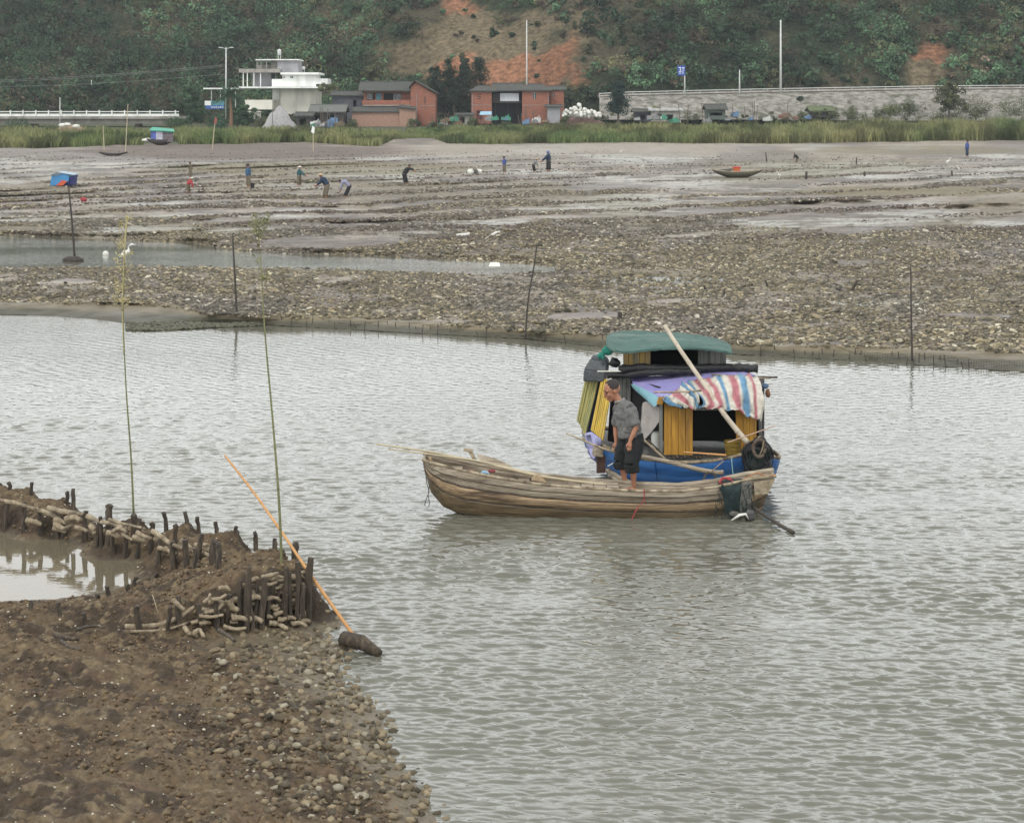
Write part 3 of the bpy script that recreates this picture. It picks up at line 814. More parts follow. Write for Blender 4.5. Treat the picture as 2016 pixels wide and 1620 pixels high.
# bridge
br = thing('bridge', 'concrete road bridge with white railing at the left edge', 'bridge', W(100, 262, 375))
part('deck', conc_m, br, [(-500, 352, 229.5, 234.5, 375, 9)])
part('girder', conc_m, br, [(-500, 342, 234.7, 244, 376, 7)])
rail = part('railing', white_m, br, [(-500, 352, 224.5, 229.3, 375.05, .25), (-500, 352, 219.5, 221.2, 375.1, .15)])
for i in range(33):
    x = 352 - i * 25
    if x > -450: part('rail_post', white_m, br, [(x - 8, x - 5.8, 217.4, 229.3, 374.8, .25)])
for x in (266, 60, -160, -380): part('pier', mat('pier_stone', (0.34, 0.25, 0.21), (0.22, 0.17, 0.15), scale=1), br, [(x, x + 9, 244.2, 268, 378, 3)])

def lamp(px, yt, yb, Y, r, label, arms=True, cat='street lamp', name='street_lamp'):
    b = W(px, yb, Y); tp = W(px, yt, Y)
    t = thing(name, label, cat, b)
    m = MB(); m.tube([b, tp], [r * 1.3, r * .7], 8); m.build('pole', metal_w, t, True)
    if arms:
        for s in (-1, 1):
            m = MB(); m.tube([tp + Vector((0, 0, -.3)), tp + Vector((s * 1.0, 0, .05))], .05, 5); m.box(tp + Vector((s * 1.15, 0, .0)), (.7, .35, .16)); m.build('lamp_head', metal_w, t)
    return t
lamp(445, 94, 236, 412, .16, 'tall lamp mast with a cluster of heads behind the palm')
lamp(1537, 40, 186, 411, .2, 'tallest pale pole standing on the stone embankment road', arms=False, cat='pole', name='utility_pole')
lamp(1456, 138, 190, 411, .14, 'short pale pole on the embankment left of the tallest pole', arms=False, cat='pole', name='utility_pole')
lamp(1037, 40, 235, 409, .13, 'slim pole rising behind the right brick house roof', arms=False, cat='pole', name='utility_pole')
t = lamp(1348, 132, 188, 409, .13, 'blue road sign on a pale post above the embankment', arms=False, cat='road sign', name='road_sign')
part('sign_board', mat('sign_blue', (0.03, 0.09, 0.42), (0.03, 0.08, 0.36), scale=1, rough=0.5, bump=0), t, [(1334, 1349, 130, 149, 408.7, .08)])
part('lettering', white_m, t, [(1336, 1341, 133, 134.4, 408.6, .05), (1343, 1347.5, 133.5, 135.5, 408.6, .05), (1339, 1340.2, 135, 140, 408.6, .05), (1336.5, 1342, 140.5, 141.8, 408.6, .05), (1343, 1347, 138, 139.2, 408.6, .05), (1344, 1345.2, 141, 146, 408.6, .05), (1336.5, 1341.5, 144, 145.2, 408.6, .05)])

# stone embankment carrying the road
m = MB()
rows = []
for k in range(9):
    f = k / 8
    row = []
    for i in range(120):
        px = 1180 + i * (2500 - 1180) / 119
        yt = np.interp(px, [1180, 1240, 1500, 1840, 2100, 2500], [193, 190, 184, 178, 176, 176]); yb = np.interp(px, [1180, 1240, 1500, 1700, 2500], [236, 236, 236, 238, 240])
        Y = 411 - 17 * f + (random.uniform(-1.1, 1.1) if 1 < k < 8 else 0)
        row.append(W(px, yt * (1 - f) + yb * f, Y))
    rows.append(row)
back = [p + Vector((0, 7, 0)) for p in rows[0]]
m.grid([back] + rows)
eb = thing('stone_embankment', 'long grey rubble stone embankment carrying the road at right', 'embankment', W(1600, 236, 400))
m.build('stone_face', stonew, eb)
m = MB(); m.tube([p + Vector((0, .3, .25)) for p in rows[0]], .28, 4); m.build('coping', conc_m, eb)
m = MB(); m.tube([p + Vector((0, 1.2, .85)) for p in rows[0]], .09, 4)
for p in rows[0][::3]: m.tube([p + Vector((0, 1.2, 0)), p + Vector((0, 1.2, .95))], .06, 4)
m.build('guard_rail', metal_w, eb)

# left brick house
hA = thing('brick_house', 'two-storey brick house with long balcony and gabled right end', 'house', W(780, 248, 385))
YH = 385
wallw('wall', brick_m, hA, 716, 808, 181, 246, YH + 2.2, 8, holes=((722, 738, 184, 197), (740, 750, 184, 199), (755, 790, 184, 199), (722, 748, 214, 236), (758, 775, 212, 238), (782, 800, 212, 236)))
m = MB()
a, b = W(808.3, 248, YH), W(857, 181, YH); pk = W(819, 162, YH)
m.slab([Vector((a.x, YH, a.z)), Vector((b.x, YH, a.z)), W(857, 186, YH), pk, W(808.3, 172, YH)], (0, 10.5, 0))
m.build('gable_wing', brick_m, hA)
gable_roof(709, 809, 180.5, 163, YH + .6, 10, hA, ov=.4)
m = MB(); up = Vector((0, 0, .25))
m.slab([W(816, 160, YH - .6), W(861, 185.5, YH - .6), W(861, 185.5, YH - .6) + Vector((0, 12, 0)), W(816, 160, YH - .6) + Vector((0, 12, 0))], up)
m.slab([W(805, 173, YH - .6), W(815.8, 160.6, YH - .6), W(815.8, 160.6, YH - .6) + Vector((0, 12, 0)), W(805, 173, YH - .6) + Vector((0, 12, 0))], up)
m.build('gable_roof', tile_m, hA)
bal = part('balcony', brick_m, hA, [(713, 808, 197.5, 207, YH + .2, .25)]); part('balcony_slab', conc_m, bal, [(713, 808, 207.1, 209.3, YH + .1, 2)])
part('door', teal_m, hA, [(740, 750, 184, 199, YH + 2.4, .1)])
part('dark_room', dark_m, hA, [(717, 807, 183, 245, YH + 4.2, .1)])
window(723, 733, 186, 195, YH + 2.6, hA); window(776, 788, 186, 196, YH + 2.6, hA)
window(835.5, 837.5, 190, 203, YH - .05, hA, brick_m)
for x in (733, 774): part('balcony_post', wood_dk, hA, [(x, x + 1, 181, 197.4, YH + .3, .15)])
yw = thing('yard_wall', 'low pale brick yard building before the left brick house', 'wall', W(750, 248, 380))
part('wall', brick2_m, yw, [(693, 786, 221, 250, 380, 4), (786.1, 818, 214, 250, 379.5, 4)])
m = MB(); m.slab([W(691, 221.5, 379.6), W(788, 221.5, 379.6), W(786, 213, 384), W(697, 213, 384)], (0, 0, .2)); m.slab([W(785, 212.5, 379), W(820, 216.5, 379), W(820, 213, 384), W(787, 208, 384)], (0, 0, .2)); m.build('roof', tile_m, yw)

# right brick house
hB = thing('brick_house', 'two-storey brick house with dark open middle bay and white panel', 'house', W(1020, 244, 386))
YH = 386
wallw('left_wing', brick_m, hB, 928, 968, 181.5, 244, YH, 9, holes=((938, 950, 218, 236),))
m = MB(); blk(m, 938, 950, 218, 236, YH + .4, .1); m.build('side_door', mat('maroon_door', (0.14, 0.05, 0.05), scale=2), hB)
wallw('right_wing', brick_m, hB, 1028, 1080, 180, 244, YH, 9, holes=((1049, 1055.5, 184, 195),))
wallw('end_wing', brick_m, hB, 1080.2, 1110, 179, 244, YH + 2.5, 7, holes=((1088, 1092.5, 184, 191), (1082, 1084, 190, 205)))
window(1049, 1055.5, 184, 195, YH + .15, hB); window(1088, 1092.5, 184, 191, YH + 2.7, hB)
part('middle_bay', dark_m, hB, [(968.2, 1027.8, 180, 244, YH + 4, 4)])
part('white_panel', mat('bleached_sheet', (0.62, 0.64, 0.68), (0.5, 0.52, 0.56), scale=1, rough=.7), hB, [(984.5, 1021.5, 184, 199.5, YH + 1.4, .15)])
part('loft_floor', wood_dk, hB, [(968.2, 1027.8, 200, 203, YH + 1, 3), (970, 983, 184, 199, YH + 1.6, .1), (975, 976, 203, 240, YH + 1.2, .2), (1000, 1001, 203, 240, YH + 1.2, .2), (1018, 1019, 203, 240, YH + 1.2, .2)])
gable_roof(928, 972, 181, 171, YH, 9, hB, inset=1.6, name='left_roof'); gable_roof(970, 1030, 180.5, 166.5, YH + .6, 9, hB, ov=.2, name='middle_roof')
gable_roof(1026, 1082, 179.8, 168, YH - .1, 9.4, hB, inset=1.8, name='right_roof'); gable_roof(1082, 1111, 178.8, 172, YH + 2.5, 7, hB, ov=.3, name='end_roof')

def shed(label, x0, x1, ye, yr, yb, Y, dep, wm_, rm=None, openings=()):
    t = thing('shed', label, 'shed', W((x0 + x1) / 2, yb, Y))
    wallw('wall', wm_, t, x0, x1, ye, yb, Y, dep, holes=openings)
    a, b = W(x0, ye, Y), W(x1, ye, Y); zr = W(0, yr, Y).z
    m = MB()
    for X in (a.x, b.x - .2): m.slab([Vector((X, Y, a.z)), Vector((X, Y + dep / 2, zr)), Vector((X, Y + dep, a.z))], (.2, 0, 0))
    m.build('gable', wm_, t)
    gable_roof(x0, x1, ye, yr, Y, dep, t, m_=rm)
    return t
shed('dark slate-walled house behind the low shed, left of the brick house', 655, 712, 190, 182, 240, 392, 9, mat('slate_wall', (0.10, 0.11, 0.13), (0.07, 0.075, 0.09), scale=1), openings=((695, 702, 197, 210),))
shed('low shed with a broad mossy grey roof near the gravel heap', 612, 676, 222, 209, 246, 376, 8, wood_dk, mat('mossy_tile', (0.15, 0.155, 0.14), (0.09, 0.10, 0.085), scale=1.5, stretch=(5, 1, 1), bump=.6), openings=((620, 632, 228, 242), (645, 660, 228, 242)))
shed('small leaning timber lean-to right of the gravel heap', 584, 612, 230, 224, 248, 372, 5, wood_dk, openings=((590, 602, 234, 247),))
shed('small grey concrete hut against the right brick house', 1078, 1103, 212, 209.5, 243, 380, 5, grey_m)
shed('green gabled hut on stilts below the embankment', 1394, 1428, 217, 208, 236, 388, 7, mat('green_board', (0.11, 0.14, 0.12), (0.07, 0.09, 0.08), scale=1), openings=((1398, 1422, 222, 228),))
shed('long patched shack with white scrap on its roof', 1282, 1340, 219, 215, 240, 386, 6, conc_m, mat('scrap_roof', (0.5, 0.5, 0.48), (0.2, 0.19, 0.18), scale=1.2), openings=((1290, 1303, 225, 237), (1312, 1325, 226, 238)))
shed('low dark shack between the round tree and the patched shack', 1250, 1280, 222, 218, 239, 388, 5, mat('tarred_board', (0.09, 0.09, 0.12), scale=1), openings=((1256, 1270, 227, 236),))
shed('low hut with mossy roof at the right foot of the embankment', 1598, 1640, 220, 212, 232, 394, 6, wood_dk, mat('moss', (0.13, 0.16, 0.07), (0.08, 0.10, 0.05), scale=1))
shed('cluttered grey pen beside the left wing of the right brick house', 901, 930, 228, 226, 246, 378, 5, conc_m, openings=((905, 915, 231, 243),))

# awning stall, piles and clutter
t = thing('market_stall', 'light blue awning on thin posts before the right brick house', 'awning', W(957, 246, 376))
m = MB(); m.slab([W(944, 227, 375), W(968, 227, 375), W(968, 221, 378), W(946, 221, 378)], (0, 0, .12)); m.build('canopy', mat('pale_blue_sheet', (0.32, 0.50, 0.62), (0.25, 0.42, 0.55), scale=1), t)
for x in (946, 954, 966): part('post', wood_dk, t, [(x, x + .9, 227, 247, 375.3, .12)])
def heap(name, label, cat, px0, px1, yt, yb, Y, m_, seed, parent=None, lump=.25):
    a, b = W(px0, yb, Y), W(px1, yb, Y); hh = W(0, yt, Y).z - a.z; w = (b.x - a.x) / 2; c = (a + b) / 2
    n = 40; rows = []
    for i in range(n + 1):
        row = []
        for j in range(n + 1):
            x, y = -1 + 2 * i / n, -1 + 2 * j / n
            r = math.hypot(x, y)
            zz = max(0, 1 - r ** 1.25)
            zz = zz * hh + (float(fbm(np.array([x * 4 + seed]), np.array([y * 4.0]), seed, 4)[0]) - .5) * lump * hh * (1 if r < 1 else .1) - .25 * (r > 1)
            row.append(Vector((c.x + x * w, c.y + 1 + y * w * .7, a.z + zz)))
        rows.append(row)
    m = MB(); m.grid(rows)
    o = m.build(name, m_, None, True); tag(o, label, cat); return o
heap('gravel_heap', 'tall pale grey heap of gravel before the white building', 'heap', 508, 590, 206, 262, 352, rub_m, 3, lump=.35)
heap('sand_heap', 'broad brown sand heap under the bridge at far left', 'heap', 70, 206, 244, 275, 335, dirt_m, 8)
heap('brick_rubble_heap', 'low heap of reddish timber and rubble under the white floats', 'heap', 1098, 1195, 224, 248, 384, mat('reddish_rubble', (0.30, 0.17, 0.14), (0.16, 0.11, 0.09), scale=2, bump=.8, bdist=.2), 5, lump=.5)
flo = mat('white_float', (0.74, 0.73, 0.68), (0.6, 0.6, 0.54), scale=4, rough=.7)
for i in range(90):
    px = random.uniform(1106, 1182); q = 1 - abs(px - 1140) / 48; py = random.uniform(229 - 23 * max(q, .25), 230)
    c = W(px, py, 381 + random.uniform(-1.5, 2.0)); m = MB(); m.ball(c, random.uniform(.28, .42), 7, 5, .12)
    tag(m.build('fishing_float', flo, None, True), 'white foam fishing float in the heap beside the round tree', 'float', 'white floats heaped beside the right brick house')
for i, (px, py, Y) in enumerate(((122, 247, 334), (133, 246, 334), (150, 249, 334))):
    m = MB(); m.ball(W(px, py, Y), .55, 8, 6, .2, (1.2, .8, .6))
    tag(m.build('sack', flo, None, True), 'white sack lying on top of the brown sand heap', 'sack', 'white sacks on the sand heap')
# clutter below the houses
junk_c = [mat('junk_%s' % w, c, scale=2) for w, c in (('grey', (.3, .3, .3)), ('rust', (.25, .13, .09)), ('white', (.62, .62, .6)), ('blue', (.15, .25, .4)), ('green', (.08, .3, .2)), ('wood', (.2, .15, .1)))]
jn = ['grey', 'rusty', 'white', 'blue', 'green', 'wooden']
zones = [(850, 905, 236, 248, 376, 'between the two brick houses'), (960, 1075, 236, 248, 374, 'before the right brick house'), (1240, 1400, 234, 242, 380, 'along the shacks'), (1430, 1600, 226, 238, 388, 'below the stone embankment'), (600, 690, 242, 250, 366, 'before the low sheds')]
for zi, (x0, x1, y0, y1, Y, where) in enumerate(zones):
    for k in range(9):
        px = random.uniform(x0, x1); py = random.uniform(y0, y1); c = W(px, py, Y + random.uniform(-2, 4)); ci = random.randrange(6); s = random.uniform(.5, 1.5)
        m = MB(); m.box(c + Vector((0, 0, s * .2)), (s * 1.3, s, s * .5), random.uniform(0, 3), random.uniform(-.3, .3)); m.box(c + Vector((s * .2, 0, s * .5)), (s * .7, s * .6, s * .3), random.uniform(0, 3)); m.tube([c + Vector((-s * .6, 0, 0)), c + Vector((s * .5, .1, s * .9))], .06, 5)
        tag(m.build('crate', junk_c[ci]), f'{jn[ci]} crate and board in the clutter {where}', 'crate', 'clutter ' + where)
    for k in range(5):
        px = random.uniform(x0, x1); b = W(px, y1 + 3, Y - 2); m = MB(); m.tube([b, b + Vector((random.uniform(-.3, .3), 0, random.uniform(2, 4.2)))], .07, 5)
        tag(m.build('mooring_post', BARK), f'thin upright post {where}', 'post', 'thin posts ' + where)

# trees of the village
def tree(name, label, px, yt, yb, Y, wpx, blobs, tn, leaf=.22, n=2600, group=None, shape='round', rad=.3):
    b = W(px, yb, Y); tp = W(px, yt, Y); h = tp.z - b.z; w = wpx * Y / F
    root = thing(name, label, 'tree', b, group)
    C = []; Rr = []
    for i in range(blobs):
        f = RN.uniform(.22, .96)
        if shape == 'cone': env = (1 - f) * .9 + .12
        elif shape == 'column': env = .75 * math.sin(math.pi * min(1, f * .85 + .12)) + .1
        else: env = math.sin(math.pi * f ** .8) ** .6
        a = RN.uniform(0, 6.28); rr = RN.uniform(0, .5) * w * env
        C.append((b.x + rr * math.cos(a), b.y + rr * math.sin(a), b.z + f * h)); Rr.append(rad * w * RN.uniform(.45, 1.0) * (env * .6 + .4))
    Vv, Ff, T = crown_leaves(np.array(C), np.array(Rr), max(8, n // blobs), leaf, np.repeat([tn], blobs, 0) * RN.uniform(.45, 1.5, (blobs, 1)), .75)
    put('crown', Vv, Ff, leaf_m, root, tone=T)
    m = MB(); m.tube([b - Vector((0, 0, .3)), b + Vector((w * .02, 0, h * .4)), b + Vector((0, 0, h * .85))], [h * .022 + .08, h * .016 + .05, .03], 7)
    for i in range(0, blobs, 3):
        c = Vector(C[i]); m.tube([Vector((b.x, b.y, max(b.z + .2 * h, c.z - .2 * h))), c], [.07, .02], 5)
    m.build('trunk', BARK, root)
    return root
for i, (px, yt, w, s, wh) in enumerate(((857, 128, 34, 'column', 'leftmost'), (882, 112, 36, 'column', 'tall'), (915, 113, 34, 'column', 'slim'), (944, 110, 46, 'column', 'tallest and widest'), (898, 150, 40, 'column', 'shortest middle'))):
    tree('casuarina_tree', f'{wh} dark feathery tree between the two brick houses', px, yt, 246, 398 + (i % 2) * 4, w * 1.35, 70, (0.035, 0.055, 0.035), .19, 7000, 'dark trees between the brick houses', s, .36)
tree('cypress_tree', 'dense dark round-topped tree right of the white floats', 1217, 160, 243, 384, 50, 60, (0.022, 0.045, 0.035), .17, 6500, None, 'column', .3)
tree('broadleaf_tree', 'light green spreading tree behind the low sheds', 735, 128, 190, 412, 90, 40, (0.11, 0.115, 0.06), .25, 3800, None, 'round', .15)
tree('broadleaf_tree', 'dark bushy tree left of the palm above the bridge end', 375, 165, 262, 396, 70, 46, (0.055, 0.10, 0.05), .25, 5200, None, 'round', .2)
tree('broadleaf_tree', 'green tree below the white building right of the palm', 480, 205, 258, 388, 60, 30, (0.06, 0.11, 0.055), .22, 3400, None, 'round', .2)
tree('broadleaf_tree', 'olive tree at the right end of the embankment', 1868, 158, 232, 392, 76, 40, (0.12, 0.13, 0.06), .22, 4200, None, 'round', .18)
for i, (px, yt, yb, w, tn, lb) in enumerate(((350, 225, 272, 60, (0.06, .10, .05), 'dark bush at the right end of the bridge'), (420, 218, 262, 60, (.05, .10, .06), 'dense bush under the palm and hoarding'), (515, 222, 256, 44, (.10, .11, .06), 'olive bush left of the gravel heap'), (640, 160, 182, 70, (.12, .14, .06), 'yellow green scrub right of the white building'), (1150, 238, 258, 60, (.09, .12, .05), 'low green bush before the brick rubble'), (1575, 188, 200, 14, (.05, .08, .05), 'small dark bush on the embankment face'), (1750, 195, 235, 46, (.14, .16, .07), 'pale green bush left of the olive tree'), (1790, 190, 228, 40, (.10, .12, .06), 'grey green bush beside the olive tree'), (1920, 180, 240, 90, (.13, .13, .07), 'tall olive scrub at the right edge'), (2010, 170, 240, 90, (.10, .12, .06), 'dark scrub outside the right edge'), (40, 225, 270, 90, (.06, .10, .05), 'green scrub beyond the sand heap'), (1290, 209, 222, 50, (.16, .19, .06), 'yellow green shrub on the shack roof line'), (860, 238, 256, 50, (.08, .09, .05), 'brownish bush between the creek and the houses'), (575, 222, 236, 26, (.12, .11, .07), 'dry shrub before the cream wall'))):
    bb = W(px, yb, 390 if yb < 250 else 360); hh = (yb - yt) * bb.y / F; bush('bush', px, yb, bb.y, w * bb.y / F, hh, tn, lb, n=1300, leaf=.16)
# palm
pb = W(455, 256, 382); pt = W(452, 186, 382)
pa = thing('palm_tree', 'dark date palm with drooping fronds before the white canopy', 'palm', pb)
m = MB(); m.tube([pb, pb.lerp(pt, .5) + Vector((.15, 0, 0)), pt], [.34, .28, .24], 8, .08); m.build('trunk', mat('palm_trunk', (.25, .14, .08), scale=4), pa)
PV, PF, PT = [], [], []
for i in range(46):
    a = RN.uniform(0, 6.28); el = RN.uniform(-.5, 1.2); L = RN.uniform(2.2, 3.6); d = Vector((math.cos(a) * math.cos(el), math.sin(a) * math.cos(el), math.sin(el))); side = Vector((-math.sin(a), math.cos(a), 0))
    for k in range(16):
        f = k / 16; c = pt + d * L * f + Vector((0, 0, -1.3 * f * f * L / 3)); wl_ = .55 * math.sin(math.pi * (f * .9 + .08))
        for s in (-1, 1):
            q = c + side * s * wl_ + d * .25 + Vector((0, 0, -.42)); n0 = len(PV); PV += [c, c + d * .13, q + d * .02, q]; PF.append((n0, n0 + 1, n0 + 2, n0 + 3)); PT += [(0.05, .10, .055, 0)] * 4
put('crown', PV, PF, leaf_m, pa, tone=PT)

# overhead wires across the wood on the left
wr = mat('wire', (.35, .36, .36), scale=3, bump=0)
for i, (y0, y1, sag, lb) in enumerate(((163, 128, 6, 'upper overhead wire crossing the wood at left'), (166, 131, 6, 'middle overhead wire crossing the wood at left'), (172, 146, 8, 'lower overhead wire crossing the wood at left'))):
    a, b = W(-150, y0, 420), W(445, y1, 411); m = MB(); m.tube([a.lerp(b, f) - Vector((0, 0, .1 * sag * math.sin(math.pi * f))) for f in [k / 12 for k in range(13)]], .022, 4); tag(m.build('overhead_wire', wr), lb, 'wire')
lamp(180, 158, 168, 440, .10, 'small pale pole standing in the wood at left', arms=False, cat='pole', name='utility_pole')
lamp(118, 192, 250, 372, .09, 'thin pale pole beside the bridge railing', arms=False, cat='pole', name='utility_pole')

for x0, x1, y0, y1, Y, par in ((560, 566, 175, 200, 401.9, wb), (590, 593, 175, 190, 401.9, wb), (606, 612, 148, 160, 402.9, wb), (575, 578, 156, 170, 402.9, wb)):
    pass
for x in (820, 930, 1079.3): part('downpipe', grey_m, hB if x > 900 else hA, [(x, x + .8, 184, 240, (386 if x > 900 else 385) - .12, .12)])
for x0, x1, y0, y1 in ((940, 947, 186, 188), (940, 947, 190, 192), (940, 947, 194, 196)): part('vent_slot', dark_m, hB, [(x0, x1, y0, y1 - .6, 385.95, .1)])
part('window_lintel', conc_m, hB, [(1047.5, 1057, 181.8, 183.2, 385.9, .1)]); part('floor_band', conc_m, hB, [(1028.5, 1079.5, 207, 208, 385.93, .1)]); part('floor_band', conc_m, hB, [(928.5, 967.5, 207, 208, 385.93, .1)]); part('floor_band', conc_m, hA, [(826, 856.5, 208, 209, 384.93, .1)])
for px, yt, yb, w, lb in ((690, 232, 256, 30, 'tangled dark green bush before the left yard wall'), (815, 232, 254, 34, 'low dusty bush at the right corner of the yard wall'), (1000, 238, 254, 30, 'low weedy bush before the middle bay of the right house'), (605, 240, 256, 30, 'dry bush at the right foot of the gravel heap'), (930, 226, 250, 22, 'thin bush by the left wing of the right house'), (1112, 226, 246, 20, 'small bush right of the grey hut')):
    bb = W(px, yb, 372); bush('bush', px, yb, 372, w * 372 / F, (yb - yt) * 372 / F, (.09, .11, .055), lb, n=900, leaf=.15)
# ---------------------------------------------------------------- near mud bank with its stake and branch dyke
cp = []
def C_(px, py, z):
    p = G(px, py, z); cp.append((p.x, p.y, z))
outer = [(-500, 900, .5), (-300, 915, .5), (0, 948, .5), (60, 962, .5), (130, 975, .5), (265, 1003, .5), (370, 1025, .5), (470, 1047, .52), (560, 1072, .6), (598, 1100, .65)]
for q in outer:
    C_(*q); p = G(*q); cp.append((p.x + .18, p.y + .42, -.3)) if q[0] < 540 else cp.extend([(p.x + .16, p.y + .10, -.25), (p.x + .06, p.y + .3, -.3)]); cp.append((p.x + .4, p.y + 1.4, -.6))
for q in [(-500, 940, .42), (-300, 955, .42), (0, 988, .42), (108, 1006, .42), (210, 1038, .42), (330, 1070, .42), (410, 1090, .45), (460, 1103, .5),
          (-500, 1010, .02), (-300, 1025, .02), (0, 1056, .03), (108, 1070, .03), (210, 1094, .03), (300, 1116, .05), (335, 1132, .15),
          (-300, 1110, -.06), (0, 1120, -.06), (108, 1125, -.06), (200, 1130, -.05),
          (0, 1186, .12), (108, 1182, .12), (180, 1172, .12), (250, 1156, .12), (300, 1135, .12), (-300, 1190, .12),
          (380, 1125, .42), (430, 1130, .5), (500, 1110, .6), (560, 1104, .65), (330, 1162, .38), (250, 1182, .34), (150, 1202, .3), (0, 1215, .3), (-300, 1220, .3),
          (600, 1112, .68), (550, 1122, .64), (480, 1134, .6), (420, 1158, .5), (350, 1182, .44), (280, 1205, .38),
          (610, 1222, .08), (540, 1236, .10), (480, 1245, .11), (400, 1250, .13), (320, 1252, .18), (250, 1242, .25), (230, 1215, .33),
          (0, 1284, .34), (108, 1284, .32), (250, 1284, .24), (400, 1284, .16), (550, 1280, .09), (640, 1262, .04), (700, 1284, -.02), (640, 1215, -.12), (700, 1240, -.18), (780, 1290, -.28), (900, 1350, -.4),
          (-300, 1300, .4), (-300, 1620, .6), (0, 1450, .45), (200, 1450, .38), (450, 1450, .26), (650, 1400, .12), (720, 1400, .04), (830, 1400, -.15), (0, 1700, .6), (300, 1700, .5), (600, 1650, .32), (760, 1560, .12), (840, 1560, 0), (980, 1620, -.25), (1000, 1450, -.45), (1300, 1700, -.6), (900, 1900, 0), (500, 1950, .5), (0, 1950, .6),
          (680, 1150, -.4), (720, 1060, -.6), (760, 1000, -.7), (900, 1180, -.7), (660, 1100, -.5)]:
    C_(*q)
cp = np.array(cp)
K = np.hypot(cp[:, None, 0] - cp[None, :, 0], cp[:, None, 1] - cp[None, :, 1])
wts = np.linalg.solve(K + np.eye(len(cp)) * -0.01, cp[:, 2] - .1)
def bank_base(X, Y):
    z = np.full(X.shape, .1)
    for i in range(len(cp)): z = z + wts[i] * np.hypot(X - cp[i, 0], Y - cp[i, 1])
    return z
def bank_z(X, Y):
    z = bank_base(X, Y)
    land = sstep(.06, .2, z)
    z = z + (fbm(X * 2.2, Y * 2.2, 701, 4) - .5) * .13 * land + (fbm(X * 8, Y * 8, 711, 4, .65) - .5) * .15 * land + np.abs(fbm(X * 19, Y * 19, 721, 3) - .5) * -.09 * land
    return z
bx = np.concatenate([np.arange(-9.5, 1.6, .022)]); by = np.concatenate([np.arange(13.0, 19.5, .045), np.arange(19.5, 29.2, .022)])
BX, BY = np.meshgrid(bx, by); BZ = bank_z(BX, BY)
bi = np.arange(BX.size).reshape(BX.shape)
Fb = np.stack([bi[:-1, :-1], bi[:-1, 1:], bi[1:, 1:], bi[1:, :-1]], -1).reshape(-1, 4)
keepf = (BZ.ravel()[Fb].max(1) > -.45); Fb = Fb[keepf]
bt = np.zeros(BX.shape + (3,)) + np.array([.122, .088, .052])
b1 = fbm(BX * 3, BY * 3, 731, 4); b2 = fbm(BX * 12, BY * 12, 741, 4)
bt = lerp(bt, (.058, .042, .028), sstep(.42, .62, b1)); bt = lerp(bt, (.19, .145, .085), sstep(.56, .7, b2) * .8); bt = lerp(bt, (.115, .075, .048), sstep(.6, .7, fbm(BX * 5, BY * 5, 751, 3)) * .6)
low = sstep(.16, .04, BZ); bt = lerp(bt, (.15, .125, .085), low)
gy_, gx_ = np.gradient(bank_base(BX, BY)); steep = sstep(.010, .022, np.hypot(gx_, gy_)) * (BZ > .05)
bt = lerp(bt, (.035, .026, .018), steep * .85 * (BX < -1.9))  # shade between stakes and branches put into the colour of the steep faces
wetb = np.clip(.06 + .4 * low + .5 * (b2 - .5), 0, 1)
bank_m = mat_attr('wet_brown_mud', rough=.85, var=.3, scale=16, bump=.9, wet=True, spec=.28, bdist=.03)
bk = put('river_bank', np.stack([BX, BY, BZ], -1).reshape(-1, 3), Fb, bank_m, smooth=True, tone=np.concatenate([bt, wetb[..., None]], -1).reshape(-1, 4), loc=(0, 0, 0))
tag(bk, kind='structure')
pm = water_material('pond_water', (.15, .13, .09), .35)
pd = MB(); pd.add([G(-520, 985, .085), G(-520, 1215, .085), G(150, 1195, .085), G(345, 1150, .085), G(360, 1112, .085), G(108, 1040, .085)], [(0, 1, 2, 3, 4, 5)])
tag(pd.build('pond', pm, loc=(0, 0, 0)), kind='structure')

def bz(x, y): return float(bank_z(np.array([[x]]), np.array([[y]]))[0, 0])
stake_m = mat('wet_stake', (.10, .078, .055), (.022, .018, .015), scale=12, rough=.65, stretch=(3, 3, .5), bump=.9, spec=.4, grime=(.13, .095, .058), grime_amt=.8)
pale_wood = mat('peeled_branch', (.46, .39, .275), (.15, .112, .07), scale=9, rough=.75, bump=.6, grime=(.06, .042, .026), grime_amt=.9)
_Ys = np.arange(15.0, 29.0, .03)
def hit(px, py):
    """distance at which the line through this pixel meets the bank"""
    X = (px - CX) * _Ys / F; z = H - (py - HZ) * _Ys / F; k = np.nonzero(bank_z(X, _Ys) > z)[0]
    return float(_Ys[k[0]]) if len(k) else 99.0
def stake(px, yt, yb, zb, r, row):
    Y = min([hit(px, yb - 2 - k * (yb - yt) / 5.0) for k in range(5)]) - r * .4
    if Y > 50: Y = G(px, yb, zb).y
    b = W(px, yb, Y); yt += random.uniform(-5, 9); t = W(px + random.uniform(-6, 6), yt, Y + random.uniform(-.04, .04))
    m = MB(); m.tube([b - Vector((0, 0, .15)), b.lerp(t, .3) + Vector((random.uniform(-.012, .012), 0, 0)), b.lerp(t, .65) + Vector((random.uniform(-.014, .014), 0, 0)), t], [r * 1.1, r * random.uniform(.9, 1.1), r * random.uniform(.85, 1.05), r * .9], 9, .2)
    if random.random() < .5: m.tube([t - Vector((0, 0, .01)), t + Vector((random.uniform(-.02, .02), 0, .018))], [r * 1.0, r * .8], 7, .4)
    return tag(m.build('stake', stake_m), f'dark wet wooden stake {row}', 'stake', f'stakes {row}')
R1_, R2_, R3_ = 'along the water side of the mud dyke', 'holding the inner wall of the dyke beside the pond', 'holding the branch wall at the corner of the dyke'
